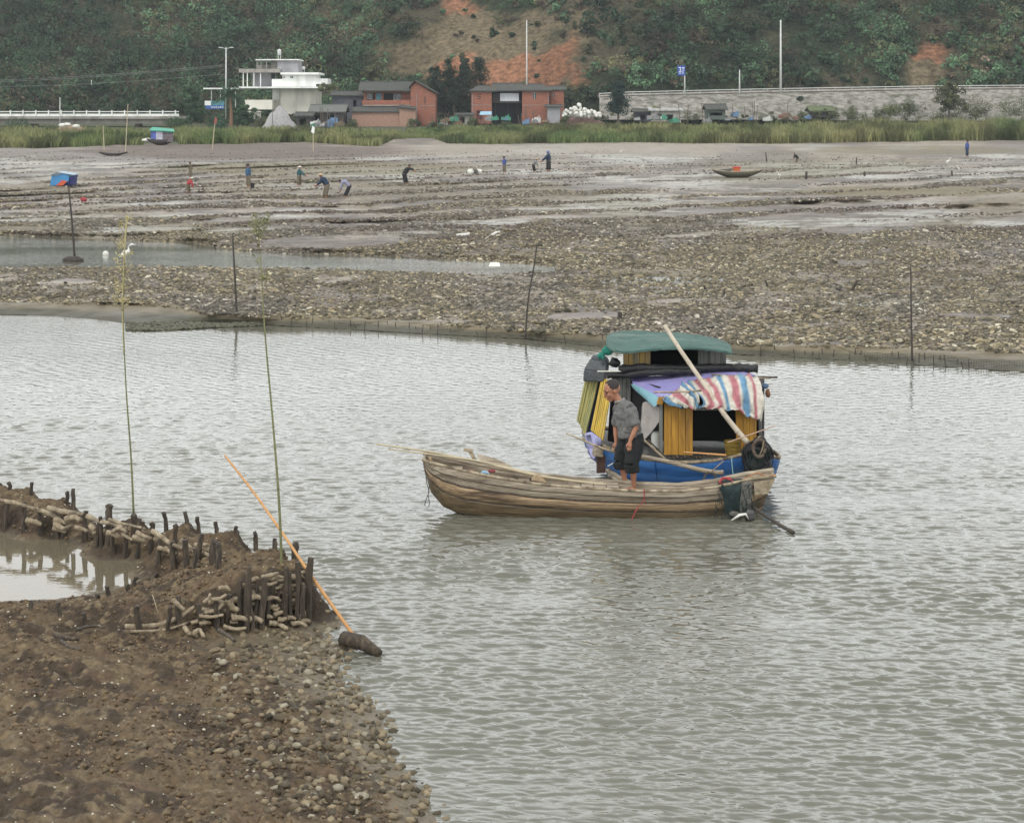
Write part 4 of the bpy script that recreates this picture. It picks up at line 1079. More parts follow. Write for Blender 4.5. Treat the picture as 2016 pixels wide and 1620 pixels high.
for px, yt, yb in ((60, 952, 975), (133, 966, 992), (144, 963, 990), (213, 992, 1010), (328, 1008, 1026), (368, 1004, 1032), (392, 1022, 1038), (427, 1029, 1046), (465, 1034, 1052), (504, 1044, 1060), (540, 1051, 1072), (578, 1067, 1086), (585, 1070, 1090), (20, 945, 965), (-30, 940, 960)):
    stake(px, yt, yb, .5, .028, R1_)
for px, yt, yb, r in ((112, 1010, 1062, .035), (125, 1018, 1060, .03), (168, 1003, 1066, .036), (190, 1030, 1080, .03), (213, 1000, 1072, .04), (222, 1035, 1092, .028), (245, 1040, 1098, .028), (263, 1012, 1070, .042), (270, 1045, 1102, .028), (295, 1028, 1085, .036), (310, 1060, 1112, .028), (343, 1032, 1092, .034), (345, 1070, 1122, .04), (368, 1062, 1118, .034), (392, 1050, 1106, .03), (417, 1058, 1112, .042), (200, 1010, 1075, .03), (80, 1000, 1055, .034), (45, 990, 1050, .034), (10, 985, 1045, .03), (430, 1075, 1118, .034), (384, 1078, 1120, .03)):
    stake(px, yt, yb, .08, r, R2_)
for px, yt, yb, r in ((606, 1096, 1228, .036), (611, 1120, 1226, .028), (585, 1105, 1226, .034), (560, 1112, 1224, .034), (548, 1135, 1218, .028), (537, 1128, 1215, .03), (515, 1130, 1238, .032), (503, 1148, 1236, .026), (486, 1120, 1246, .034), (498, 1160, 1245, .024), (450, 1168, 1236, .03), (470, 1150, 1232, .026), (574, 1122, 1222, .028), (428, 1172, 1236, .028), (395, 1188, 1246, .028), (350, 1178, 1236, .034), (272, 1196, 1246, .03), (595, 1150, 1226, .026), (526, 1165, 1232, .024), (330, 1195, 1240, .026)):
    stake(px, yt, yb, .1, r, R3_)
for k in range(20):
    px = random.uniform(420, 604); stake(px, np.interp(px, [420, 480, 604], [1180, 1150, 1128]) + random.uniform(0, 30), random.uniform(1215, 1238), .1, random.uniform(.018, .028), R3_)
for px, yt, yb in ((215, 1158, 1172), (262, 1136, 1160), (252, 1150, 1164), (195, 1172, 1180), (168, 1200, 1228), (118, 1190, 1215), (310, 1128, 1140), (60, 1182, 1200)):
    stake(px, yt, yb, .2, .028, 'standing in the mud on the near side of the pond')

def branch(pts, r, where, m_=None, name='branch', Yo=0.0):
    o_ = random.choice((0, .05, .10, .10)); P_ = [W(px, py, min(Y, hit(px, py) - r * .7) - o_) for px, py, Y in pts]
    P_ = bez(P_, 5) if len(P_) > 2 else [P_[0], P_[0].lerp(P_[1], .5) + Vector((0, 0, .008)), P_[1]]
    n = len(P_); rr = [r * random.uniform(.72, .95) * 0 + r * (.95 - .35 * i / n + random.uniform(-.10, .10)) for i in range(n)]
    m = MB(); m.tube(P_, rr, 9, .12)
    return tag(m.build('branch', m_ or pale_wood, None, True), f'peeled pale branch {where}', 'branch', f'branches {where}')
wf = 'woven between the stakes of the corner wall'
wi = 'laid along the inner wall above the pond'
def fy(px): return float(np.interp(px, [230, 350, 480, 600, 640], [21.95, 22.0, 22.25, 22.75, 22.8])) - .06
for pts, r in (
    ([(246, 1234), (300, 1232), (345, 1218), (383, 1194)], .034), ([(256, 1243), (320, 1240), (375, 1224)], .02), ([(402, 1206), (425, 1200), (440, 1188)], .03),
    ([(392, 1212), (415, 1214), (440, 1210)], .024), ([(340, 1180), (352, 1192), (362, 1200)], .032), ([(380, 1248), (392, 1240), (402, 1254)], .03), ([(362, 1234), (372, 1246), (390, 1252)], .032),
    ([(430, 1158), (445, 1156), (452, 1162)], .028), ([(470, 1156), (482, 1152), (488, 1166)], .032), ([(494, 1144), (504, 1138), (512, 1142)], .028), ([(516, 1136), (532, 1132), (548, 1128)], .028),
    ([(590, 1128), (602, 1126), (612, 1127)], .026), ([(545, 1154), (562, 1153), (577, 1162)], .030), ([(494, 1176), (506, 1174), (514, 1178)], .036), ([(524, 1178), (540, 1176), (553, 1182)], .028),
    ([(565, 1184), (582, 1180), (600, 1176)], .026), ([(456, 1216), (475, 1216), (486, 1220)], .036), ([(490, 1218), (505, 1217), (517, 1224)], .04), ([(536, 1214), (556, 1211), (575, 1210)], .032),
    ([(504, 1190), (520, 1196), (532, 1204)], .03), ([(545, 1208), (556, 1198), (572, 1196)], .036), ([(594, 1208), (604, 1202), (613, 1197)], .03), ([(588, 1162), (600, 1160), (612, 1160)], .03),
    ([(450, 1180), (458, 1196), (470, 1200)], .042), ([(415, 1180), (432, 1178), (446, 1170)], .024), ([(440, 1232), (462, 1238), (484, 1236)], .026), ([(530, 1226), (548, 1228), (566, 1238)], .034), ([(575, 1228), (590, 1226), (604, 1232)], .03),
    ([(400, 1186), (410, 1178), (414, 1168)], .022), ([(376, 1226), (396, 1222), (410, 1224)], .026), ([(566, 1140), (580, 1138), (592, 1142)], .026), ([(520, 1150), (532, 1150), (545, 1146)], .024)):
    branch([(a, b, fy(a)) for a, b in pts], r, wf)
brw = mat('muddy_branch', (.36, .30, .205), (.13, .098, .06), scale=9, rough=.7, bump=.6, grime=(.05, .036, .022), grime_amt=.9)
for k in range(74):      # shorter pieces packed behind, inside the wall
    px = random.uniform(400, 606) if k < 40 else random.uniform(520, 608); t0 = np.interp(px, [400, 480, 600], [1185, 1140, 1118]); py = random.uniform(t0 + 6, 1228); L = random.uniform(10, 24)
    branch([(px - L / 2, py + random.uniform(-4, 4), fy(px) + .1), (px, py, fy(px) + .08), (px + L / 2, py + random.uniform(-5, 5), fy(px) + .1)], random.uniform(.022, .038), wf, brw)
def iy(px): return float(np.interp(px, [0, 108, 210, 330, 430], [27.5, 26.9, 25.95, 25.0, 24.4])) - .12
for pts, r in (
    ([(96, 1000), (120, 1006), (150, 1010), (165, 1012)], .04), ([(172, 1016), (195, 1026), (225, 1032), (250, 1040)], .034), ([(215, 1022), (240, 1030), (285, 1040)], .024), ([(300, 1045), (320, 1058), (340, 1072), (388, 1086)], .034),
    ([(270, 1048), (285, 1056), (298, 1060)], .03), ([(240, 1050), (260, 1062), (275, 1064)], .022), ([(384, 1072), (400, 1072), (410, 1073)], .028), ([(178, 1034), (184, 1042), (186, 1052)], .04), ([(132, 1022), (148, 1018), (160, 1026)], .05),
    ([(356, 1062), (368, 1072), (380, 1080)], .026), ([(60, 1000), (90, 1008), (118, 1022)], .034), ([(0, 985), (30, 990), (70, 1002)], .034), ([(395, 1088), (410, 1092), (424, 1096)], .03), ([(108, 1030), (124, 1040), (140, 1036)], .04), ([(222, 1046), (236, 1040), (250, 1048)], .03), ([(325, 1078), (335, 1086), (348, 1090)], .03)):
    branch([(a, b, iy(a)) for a, b in pts], r, wi)
for k in range(14):
    px = random.uniform(60, 420); py = np.interp(px, [60, 420], [1022, 1092]) + random.uniform(-12, 10)
    branch([(px - 12, py - 3, iy(px) + .05), (px, py, iy(px) + .03), (px + 12, py + 5, iy(px) + .05)], random.uniform(.03, .045), wi)
for pts, r in (([(108, 1250), (130, 1256), (155, 1258)], .03), ([(120, 1262), (140, 1275), (160, 1278)], .026), ([(150, 1240), (180, 1232), (205, 1236)], .02), ([(430, 1240), (450, 1252), (462, 1262)], .026)):
    P_ = [(a, b, G(a, b, .3).y) for a, b in pts]; branch(P_, r, 'half sunk in the near mud', stake_m)

# stones and clods on the near bank
def bank_scatter(n, ok, smin, smax, tn, name, label, cat):
    P_ = []; S = []
    X = RN.uniform(-8.5, 1.2, n); Y = RN.uniform(14, 28, n); z = bank_z(X, Y); u = CX + F * X / Y; v = HZ + F * (H - z) / Y
    k = ok(u, v, z, X, Y); X, Y, z, u, v = X[k], Y[k], z[k], u[k], v[k]
    s = RN.uniform(smin, smax, len(X)) ** 1.0
    t = tn(len(X))
    return tag(stones(name, np.stack([X, Y, z + s * .15], -1), s, t, stone_m, flat=(.45, .8)), label, cat, kind='stuff')
def st_t(n):
    t = np.array([.15, .12, .075]) * RN.uniform(.3, 1.7, (n, 1)); d = RN.uniform(0, 1, n) < .12; t[d] = np.array([.30, .27, .20]) * RN.uniform(.7, 1.1, (d.sum(), 1)); return t
bank_scatter(30000, lambda u, v, z, X, Y: (((z > -.12) & (z < .62) & (u > 612) & (v > 1120) & (v < 1260)) | (z > -.12) & (z < .3) & (v > 1212)) & (u > 470 + (1290 - np.minimum(v, 1290)) * 1.2 - 60) & (RN.uniform(0, 1, len(u)) < np.clip((u - 380) / 260, .03, .55)),      .018, .062, st_t, 'bank_stones', 'grey brown stones heaped at the foot of the branch wall', 'stones')
bank_scatter(26000, lambda u, v, z, X, Y: (z > .1) & (RN.uniform(0, 1, len(u)) < sstep(.4, .62, fbm(X * 1.7, Y * 1.7, 771, 3))), .006, .034, lambda n: np.array([.12, .083, .046]) * RN.uniform(.5, 1.5, (n, 1)), 'mud_clods', 'brown clods and crumbs of mud on the dyke', 'mud')
bank_scatter(2600, lambda u, v, z, X, Y: (z > .12), .006, .018, lambda n: np.array([.5, .46, .36]) * RN.uniform(.6, 1.2, (n, 1)), 'shell_crumbs', 'small white shell fragments in the brown mud', 'shells')

# bamboo and poles near the bank
bam_g = mat('green_bamboo', (.19, .19, .08), (.10, .11, .05), scale=5, rough=.6, stretch=(1, 1, .3), bump=.1)
bam_o = mat('orange_bamboo', (.55, .30, .11), (.42, .21, .08), scale=4, rough=.5, bump=.1)
bam_p = mat('pale_bamboo', (.50, .44, .30), (.36, .31, .21), scale=4, rough=.55, bump=.15)
def cane(pts, r0, r1, m_, label, cat='pole', name='bamboo_pole', nodes=0, twigs=None, group=None):
    P_ = bez([W(*p) for p in pts], 8)
    n = len(P_); rr = [r0 + (r1 - r0) * i / (n - 1) for i in range(n)]
    m = MB(); m.tube(P_, rr, 8)
    if nodes:
        L = 0
        for i in range(1, n):
            L += (P_[i] - P_[i - 1]).length
            if L > nodes: L = 0; d = (P_[i] - P_[i - 1]).normalized(); m.tube([P_[i] - d * .008, P_[i] + d * .008], rr[i] * 1.18, 8)
    if twigs:
        f0, f1, k, ln = twigs
        for j in range(k):
            i = int((f0 + (f1 - f0) * random.random()) * (n - 1)); a = random.uniform(0, 6.28); b = P_[i]
            e = b + Vector((math.cos(a) * ln * .45, math.sin(a) * ln * .4, ln * random.uniform(.6, 1.1)))
            m.tube([b, b.lerp(e, .5) + Vector((math.cos(a) * .04, 0, 0)), e], [.004, .003, .0015], 4)
            for q in range(5):
                c = b.lerp(e, random.uniform(.3, 1)); d = Vector((random.uniform(-1, 1), random.uniform(-1, 1), random.uniform(-.2, .9))).normalized() * .07
                s_ = d.cross(Vector((0, 1, 0))).normalized() * .009; m.add([c, c + d * .5 + s_, c + d, c + d * .5 - s_], [(0, 1, 2, 3)])
    return tag(m.build(name, m_, None, True), label, cat, group)
cane([(263, 1010, 26.2), (258, 900, 26.2), (248, 760, 26.2), (243, 620, 26.2), (246, 470, 26.2)], .014, .004, bam_g, 'tall thin bamboo rising from the water side of the dyke at left', nodes=.25)
cane([(243, 700, 26.15), (241, 600, 26.15), (245, 500, 26.15), (250, 425, 26.15)], .003, .012, mat('straw', (.40, .35, .17), (.3, .26, .12), scale=6), 'feathery dry grass plume tied to the left bamboo', 'plume', 'grass_plume', twigs=(.3, 1, 20, .24))
cane([(556, 1160, 22.9), (550, 1000, 22.9), (538, 840, 22.9), (522, 660, 22.9), (512, 500, 22.9), (506, 455, 22.9)], .017, .003, bam_g, 'tallest thin green bamboo standing in the corner of the dyke', nodes=.22, twigs=(.70, 1, 15, .26))
cane([(700, 1256, 22.05), (612, 1132, 22.7), (560, 1055, 23.3), (500, 970, 24.0), (443, 897, 24.6)], .020, .012, bam_o, 'long orange bamboo pole leaning across the corner of the dyke', nodes=.35)
m = MB(); c0, c1 = G(676, 1262, .08), G(748, 1286, .03)
m.tube([c0 + Vector((0, 0, .03)), c0.lerp(c1, .5) + Vector((0, 0, .05)), c1], [.085, .08, .045], 9, .15); tag(m.build('driftwood_log', stake_m, None, True), 'short dark waterlogged log at the foot of the orange bamboo', 'log')
cane([(300, 1170, 22.2), (318, 1222, 21.95), (342, 1245, 21.85)], .006, .004, pale_wood, 'thin dry stalk lying on the mud before the branch wall', 'stalk', 'dry_stalk')
# poles out on the flats
dk = mat('dark_pole', (.07, .06, .05), (.035, .03, .028), scale=6, rough=.8)
def pole(pts, r, label, name='mooring_pole', m_=None, cat='pole'): return cane(pts, r, r * .55, m_ or dk, label, cat, name)
pole([(467, 636, 55.5), (462, 540, 55.5), (458, 462, 55.5)], .035, 'dark crooked pole on the far shoreline left of centre')
pole([(1034, 668, 50.8), (1040, 590, 50.8), (1052, 520, 50.8), (1057, 482, 50.8)], .026, 'thin dark pole leaning right on the far shoreline at centre')
pole([(1796, 716, 46.4), (1794, 620, 46.4), (1793, 522, 46.4)], .026, 'thin upright pole on the far shoreline near the right edge')
pole([(147, 508, 79), (142, 440, 79), (135, 368, 79)], .05, 'leaning pole planted in the far channel at left')
m = MB(); m.ball(G(145, 512, .05), .42, 10, 6, .15, (1, .6, .35)); tag(m.build('buoy', dk, None, True), 'dark float at the foot of the pole in the far channel', 'buoy')
m = MB(); a = G(1220, 640, .12); m.tube([a - Vector((0, 0, .1)), a + Vector((0, 0, .34))], [.07, .06], 8, .15); tag(m.build('wooden_post', dk), 'short thick dark stump on the shoal above the houseboat', 'post')
for px, y0, y1, dx, r, lb in ((1676, 572, 552, 12, .05, 'dark stub leaning right on the right side of the shoal'), (1660, 572, 568, -14, .04, 'dark stick lying flat beside the leaning stub'), (1390, 572, 562, -4, .04, 'small dark stub on the middle of the shoal right of the houseboat roof'), (1424, 580, 570, 3, .04, 'small dark stub leaning right near the centre of the shoal'), (1512, 565, 552, -5, .035, 'small dark stub leaning left on the shoal'), (536, 640, 630, -4, .06, 'dark stump at the waterline near the far shore'), (1510, 318, 300, -3, .07, 'dark thin post in the pale mud far right of centre'), (1686, 322, 310, 0, .07, 'short dark post on the far flat near the right'), (1587, 352, 338, 1, .10, 'dark knobbly post on the far flat right of the beached boat'), (1702, 346, 338, 0, .09, 'short dark post right of the knobbly post on the far flat'), (1874, 346, 336, 0, .08, 'dark stub on the far flat beside the egret')):
    Yp = GZ(px, y0 + 1).y; m = MB(); a, b = W(px, y0 + 2, Yp), W(px + dx, y1, Yp); m.tube([a, a.lerp(b, .5), b], [r, r * .9, r * .7], 7, .15); tag(m.build('wooden_post', dk), lb, 'post')
# thin withies with rags by the reeds
for x0, y0, x1, y1, rag, lb in ((205, 296, 203, 248, 0, 'pale thin pole left of the beached punt'), (247, 300, 252, 205, 0, 'taller pale thin pole behind the beached punt'), (418, 295, 424, 232, 1, 'thin pole with a small red and white rag'), (617, 298, 616, 250, 2, 'thin pole with a small white bird-like rag on top'), (1444, 256, 1442, 205, 0, 'thin post before the green hut'), (1572, 276, 1572, 232, 0, 'thin post rising from the right reeds'), (538, 262, 536, 222, 0, 'thin dark post before the gravel heap')):
    Yp = GZ(x0, y0).y if y0 > 285 else 350; a, b = W(x0, y0, Yp), W(x1, y1, Yp); m = MB(); m.tube([a, b], [.06, .04], 6)
    t = thing('thin_pole', lb, 'pole', a); m.build('shaft', bam_p if x0 < 1000 and x0 != 538 else dk, t)
    if rag:
        m = MB(); m.slab([b + Vector((-.2, -.1, -.6)), b + Vector((.15, -.1, -.8)), b + Vector((.22, -.1, -.1)), b + Vector((-.05, -.1, .1))], (0, .06, 0)); m.build('rag', mat('red_rag', (.30, .10, .09), scale=3) if rag == 1 else white_m, t)
# fence of thin stakes and net along the far shore
for i in range(96):
    u = 560 + i * 14.2 + random.uniform(-4, 4)
    if 1135 < u < 1185: continue
    s = float(shore(u)); v0 = s - random.uniform(1, 9); h = random.uniform(.10, .26)
    b = G(u, v0, .03); m = MB(); lean = random.uniform(-.05, .05); m.tube([b - Vector((0, 0, .1)), b + Vector((lean, 0, h))], [.014, .01], 5, .1)
    tag(m.build('fence_stake', dk), 'thin dark fence stake standing in shallow water along the far shoal', 'stake', 'thin stakes along the far shoal')
netm = mat('weathered_net', (.13, .125, .09), (.06, .06, .045), scale=9, rough=.9)
for u0, u1, lb in ((560, 1130, 'low weathered net strung on stakes along the shoal left of the houseboat'), (1436, 2060, 'low weathered net strung on stakes along the shoal right of the houseboat')):
    q = [G(u, float(shore(u)) - 6 + 2 * math.sin(u * .03), .02) for u in np.arange(u0, u1, 5.0)]; t = thing('net_fence', lb, 'net', q[0])
    m = MB()
    for h in (.03, .08, .13, .17): m.tube([p_ + Vector((0, 0, h + .012 * math.sin(i * .9 + h * 30))) for i, p_ in enumerate(q)], .006, 3)
    for i, p_ in enumerate(q): m.tube([p_ - Vector((0, 0, .05)), p_ + Vector((.02, 0, .17 + .012 * math.sin(i * .9)))], .005, 3)
    m.build('netting', netm, t)
# dark weed ridge before the left shore, floats, foam scraps
def weed(n):
    u = RN.uniform(250, 520, n); v = 641 + RN.uniform(-1, 1, n) * np.interp(u, [250, 300, 420, 520], [6, 8, 4, 2]) + np.interp(u, [250, 520], [4, -1]); return u, v
wu_, wv_ = weed(2600); Yw = F * H / (wv_ - HZ)
sw_ = RN.uniform(.04, .10, len(wu_)); tag(stones('weedy_stones', np.stack([(wu_ - CX) * Yw / F, Yw, .02 + 0 * Yw], -1), sw_, np.array([.09, .09, .06]) * RN.uniform(.4, 1.6, (len(wu_), 1)), stone_m), 'low dark ridge of weedy stones at the left shoreline', 'stones', kind='stuff')
for px, py, s, lb in ((208, 500, .25, 'white round float in the far channel'),):
    m = MB(); m.ball(G(px, py, .04), s * .5, 8, 6); tag(m.build('float', flo, None, True), lb, 'float')
for pts, lb in (([(955, 472), (985, 458), (975, 459), (962, 468)], 'white foam slab lying on the shoal'), ([(898, 464), (925, 461), (925, 463), (905, 466)], 'thin white scrap left of the foam slab'), ([(962, 528), (985, 528), (983, 520), (965, 520)], 'square white foam block in the far puddle')):
    q = [GZ(a, b) for a, b in pts]; m = MB(); m.slab(q, (0, 0, .07)); tag(m.build('foam_scrap', flo), lb, 'foam')
def egret(px, py, hpx, lb, lean=1):
    b = GZ(px, py) if py < 480 else G(px, py, .0); s = hpx * b.y / F; t = thing('egret', lb, 'bird', b)
    m = MB(); m.tube([b + Vector((-lean * .25, 0, .32)) * s, b + Vector((0, 0, .5)) * s, b + Vector((lean * .2, 0, .62)) * s, b + Vector((lean * .16, 0, .82)) * s, b + Vector((lean * .3, 0, .93)) * s, b + Vector((lean * .5, 0, .9)) * s], [.02 * s, .16 * s, .09 * s, .035 * s, .05 * s, .01 * s], 8)
    for d in (-.04, .05): m.tube([b + Vector((d, 0, 0)) * s, b + Vector((d * .5, 0, .45)) * s], .018 * s, 4)
    m.build('body', flo, t, True)
egret(246, 520, 42, 'white egret standing by the far channel beside the bamboo plume'); egret(1866, 326, 16, 'white egret on the far flat near the right edge'); egret(1888, 338, 12, 'white egret stooping below the right-hand egret', -1); egret(1535, 352, 14, 'white egret left of the knobbly post', -1); egret(1222, 303, 9, 'tiny white egret in the centre of the far mud'); egret(1265, 332, 9, 'tiny white egret on the ridges right of the walking pair')
# ---------------------------------------------------------------- rowing boat
old_wood = mat('weathered_plank', (.46, .40, .31), (.22, .175, .125), scale=6.5, rough=.85, stretch=(.3, 3, 4), bump=.8, grime=(.09, .062, .04), grime_amt=.75, bdist=.025, detail=9)
old_wood2 = mat('wet_log_plank', (.45, .33, .20), (.19, .125, .07), scale=6.5, rough=.55, stretch=(.3, 3, 4), bump=.8, grime=(.06, .038, .024), grime_amt=.85, bdist=.025, detail=9)
rb = thing('rowing_boat', 'weathered pale wooden rowing boat the man is standing on', 'boat', G(1180, 1018, 0))
ST = [(832, 905, 835, 925, 29.15, .50), (846, 911, 848, 962, 29.03, .56), (868, 917, 872, 988, 28.95, .60), (905, 926, 908, 1004, 28.88, .65), (960, 938, 962, 1011, 28.8, .66), (1050, 953, 1050, 1018, 28.75, .64), (1150, 962, 1150, 1022, 28.75, .58), (1250, 967, 1250, 1024, 28.75, .48), (1340, 968, 1340, 1025, 28.78, .40), (1410, 960, 1408, 1025, 28.88, .36), (1470, 946, 1462, 1018, 29.0, .34), (1527, 936, 1503, 994, 29.15, .32)]
def dens(ST, n):
    a = np.array(ST, float); k = np.linspace(0, len(ST) - 1, n); return [tuple(np.interp(x, range(len(ST)), a[:, j]) for j in range(a.shape[1])) for x in k]
SD = dens(ST, 56)
def hull_pt(s, f, side=0, off=0.0):
    gx, gy, bx_, by_, Y, w = s
    inn = .14 * f ** 1.6
    top = W(gx, gy, Y)
    yb = Y + inn; bot = W(bx_, by_, yb); bot.z = min(bot.z, top.z - .05)
    p = top.lerp(bot, f); p.y = Y + inn * 1.0
    p.y += off
    if side: p.y = Y + w - inn - off; p.x = p.x + .28 * (w) * 0
    return p
def strake(f0, f1, side=0, k=6, bulge=.022):
    rows = []
    for j in range(k + 1):
        t = j / k; f = f0 + (f1 - f0) * t; o = -bulge * math.sin(math.pi * t) ** .6
        rows.append([hull_pt(s, f + .008 * math.sin(i_ * .9 + f0 * 9) * (0 < j < k), side, o * (1 + .35 * math.sin(i_ * .63 + f1 * 7))) for i_, s in enumerate(SD)])
    return rows
hull = MB()
for side in (0, 1):
    hull.grid(strake(0, .40, side, bulge=.006), (0, .035 * (1 - 2 * side), 0))
hp = hull.build('upper_planks', old_wood, rb, True)
m = MB()
for side in (0, 1): m.grid(strake(.405, .70, side, bulge=.024), (0, .05 * (1 - 2 * side), 0))
m.build('rubbing_log', old_wood2, rb, True)
m = MB()
for side in (0, 1): m.grid(strake(.705, 1.12, side, bulge=.014), (0, .05 * (1 - 2 * side), 0))
m.build('bottom_planks', mat('waterlogged_plank', (.17, .12, .065), (.06, .045, .028), scale=3.0, rough=.35, stretch=(.3, 4, 5), bump=.6, grime=(.05, .055, .03), grime_amt=.8, bdist=.02), rb, True)
for f_ in (.2, .402, .702):
    m = MB(); m.tube([hull_pt(s, f_ + .006 * math.sin(i * 1.3), 0, -.010 if f_ == .2 else -.004) for i, s in enumerate(SD)], .0055 if f_ == .2 else .010, 5, .2); m.build('seam', stake_m, rb, True)
m = MB(); m.grid([[hull_pt(s, .72, 0, .06) for s in SD[3:-3]], [hull_pt(s, .72, 1, .06) for s in SD[3:-3]]], (0, 0, -.03)); m.build('floor', old_wood2, rb)
for e, nm in ((0, 'bow_board'), (-1, 'stern_board')):
    s = SD[e]; m = MB(); a = [hull_pt(s, f, 0) for f in (0, .5, 1)]; b = [hull_pt(s, f, 1) for f in (1, .5, 0)]; m.slab(a + b, (.03 if e == 0 else -.03, 0, 0)); m.build(nm, old_wood, rb)
m = MB(); m.tube([hull_pt(s, -.015, 0) + Vector((0, .01, .0)) for s in SD], .022, 7, .12); m.build('near_gunwale', pale_wood, rb, True)
m = MB(); m.tube([hull_pt(s, -.05, 1) + Vector((0, .0, .0)) for s in SD], .036, 7, .1); m.build('far_gunwale', old_wood, rb, True)
for i in (14, 24, 42):
    a, b = hull_pt(SD[i], .12, 0, .03), hull_pt(SD[i], .12, 1, .03); m = MB(); m.box((a + b) / 2, (.16, (b - a).length, .035)); m.build('thwart', old_wood, rb)
m = MB(); a, b = hull_pt(SD[31], .02, 0, .02), hull_pt(SD[31], .02, 1, .02)
for k in range(4): m.box((a + b) / 2 + Vector((-.27 + .18 * k, 0, -.005 + .004 * (k % 2))), (.17, (b - a).length + .03, .03))
m.build('deck_boards', old_wood, rb)
m = MB(); a = hull_pt(SD[6], -.1, 1); m.box(W(932, 900, 29.62), (.045, .1, .24), ry=-.5); m.box(W(922, 886, 29.6), (.14, .09, .035), ry=.1); m.build('bow_post', pale_wood, rb)
m = MB(); m.slab([W(938, 893, 29.66), W(975, 903, 29.66), W(1010, 918, 29.62), W(985, 921, 29.6), W(945, 908, 29.6)], (0, .03, 0)); m.build('bow_cheek', old_wood, rb)
m = MB(); m.box(W(848, 905, 29.08), (.03, .04, .10), ry=-.35); m.build('bow_pin', old_wood2, rb)
m = MB(); m.slab([W(1480, 944, 28.98), W(1529, 938, 29.08), W(1528, 940, 29.55), W(1482, 945, 29.5)], (0, 0, .025)); m.slab([W(1484, 949, 28.96), W(1526, 944, 29.05), W(1512, 972, 29.02), W(1486, 974, 28.96)], (0, .03, 0)); m.build('stern_deck', pale_wood, rb)
m = MB(); m.tube([W(837, 925, 28.98), W(840, 950, 28.97), W(845, 968, 28.96), W(838, 985, 28.95), W(836, 995, 28.95), W(842, 1000, 28.95), W(846, 992, 28.95), W(843, 975, 28.95), W(846, 950, 28.95)], .006, 5); tag(m.build('mooring_rope', dk), 'thin black rope looped down from the bow of the rowing boat', 'rope')
cane([(740, 874, 29.6), (850, 890, 29.45), (960, 913, 29.3), (1070, 938, 29.2), (1200, 955, 29.15)], .012, .022, bam_p, 'long pale bamboo pole lying along the rowing boat and past its bow', nodes=.3)
cane([(765, 884, 29.5), (860, 896, 29.4), (945, 908, 29.3), (1060, 935, 29.25)], .010, .016, bam_p, 'shorter bamboo pole beside the long one on the bow', nodes=.3)
cane([(935, 934, 29.05), (1020, 950, 28.98), (1120, 960, 28.95), (1190, 966, 28.93)], .012, .016, bam_o, 'orange bamboo pole lying inside the near side of the rowing boat', nodes=.25)
cane([(985, 950, 28.95), (1090, 962, 28.9), (1180, 968, 28.88)], .010, .012, pale_wood, 'split pale lath lying on the near gunwale')
cane([(1010, 935, 29.35), (1150, 951, 29.45), (1300, 960, 29.5), (1400, 958, 29.5)], .03, .024, old_wood, 'thick grey bamboo laid along the far gunwale of the rowing boat', nodes=.35)
def lump(name, c, r_, sq, m_, label, cat, jit=.25, n=10, k=7):
    m = MB(); m.ball(c, r_, n, k, jit, sq); o = m.build(name, m_, None, True); o.modifiers.new('s', 'SUBSURF').render_levels = 1; return tag(o, label, cat)
lump('plastic_bag', W(955, 932, 29.15), .07, (1.1, .8, .6), mat('white_plastic', (.62, .64, .66), (.4, .45, .5), scale=12, rough=.35), 'crumpled white plastic bag in the bow of the rowing boat', 'bag')
lump('rag', W(968, 927, 29.2), .055, (1.2, .7, .5), mat('maroon_cloth', (.28, .07, .07), (.15, .03, .03), scale=12), 'crumpled dark red rag beside the white bag', 'rag')
lump('rag', W(925, 928, 29.15), .05, (1.5, .7, .35), mat('orange_cloth', (.5, .2, .12), scale=12), 'flat orange rag near the bow of the rowing boat', 'rag')
m = MB(); m.tube([W(948, 930, 29.05), W(957, 931, 29.05)], .028, 8); m.tube([W(957, 931, 29.05), W(962, 932, 29.05)], [.02, .01], 8); tag(m.build('plastic_bottle', mat('blue_plastic', (.25, .45, .62), scale=5, rough=.3), None, True), 'small pale blue plastic bottle in the bow of the rowing boat', 'bottle')
m = MB(); m.slab([W(1046, 946, 29.05), W(1076, 951, 29.05), W(1064, 938, 29.05), W(1055, 935, 29.05)], (0, .18, 0)); bevel(tag(m.build('wooden_block', mat('tan_block', (.42, .32, .2), (.3, .22, .14), scale=8)), 'small tan wooden wedge in the middle of the rowing boat', 'block'), .008)
teal_c = mat('teal_net', (.022, .045, .045), (.008, .014, .015), scale=16, rough=.8, bump=.9)
grey_c = mat('grey_rag', (.17, .165, .14), (.04, .04, .035), scale=12, rough=.8, bump=.9)
def drape(name, rows, m_, label, cat, thick=.012, tone=None, sub=2, jit=.012):
    rows = [[Vector(p) + Vector((random.uniform(-jit, jit), random.uniform(-jit, jit), random.uniform(-jit, jit))) for p in r_] for r_ in rows]
    m = MB(); m.grid(rows, (0, thick, .004)); o = m.build(name, m_, None, True)
    s = o.modifiers.new('s', 'SUBSURF'); s.levels = s.render_levels = sub
    tag(o, label, cat); return o
drape('fishing_net', [[W(1412 + 14 * j, 950 - 3 * j, 29.3) for j in range(5)], [W(1412 + 13 * j, 955 + 3 * (j % 2), 28.84) for j in range(5)], [W(1418 + 11 * j, 968 + 4 * (j % 2), 28.80) for j in range(5)], [W(1424 + 9 * j, 985, 28.78) for j in range(5)], [W(1422 + 11 * j, 1002, 28.76) for j in range(5)], [W(1428 + 8 * j, 1014 + 4 * (j % 2), 28.74) for j in range(5)]], teal_c, 'dark teal net draped over the stern of the rowing boat', 'net', .03, sub=1, jit=.045)
m = MB()
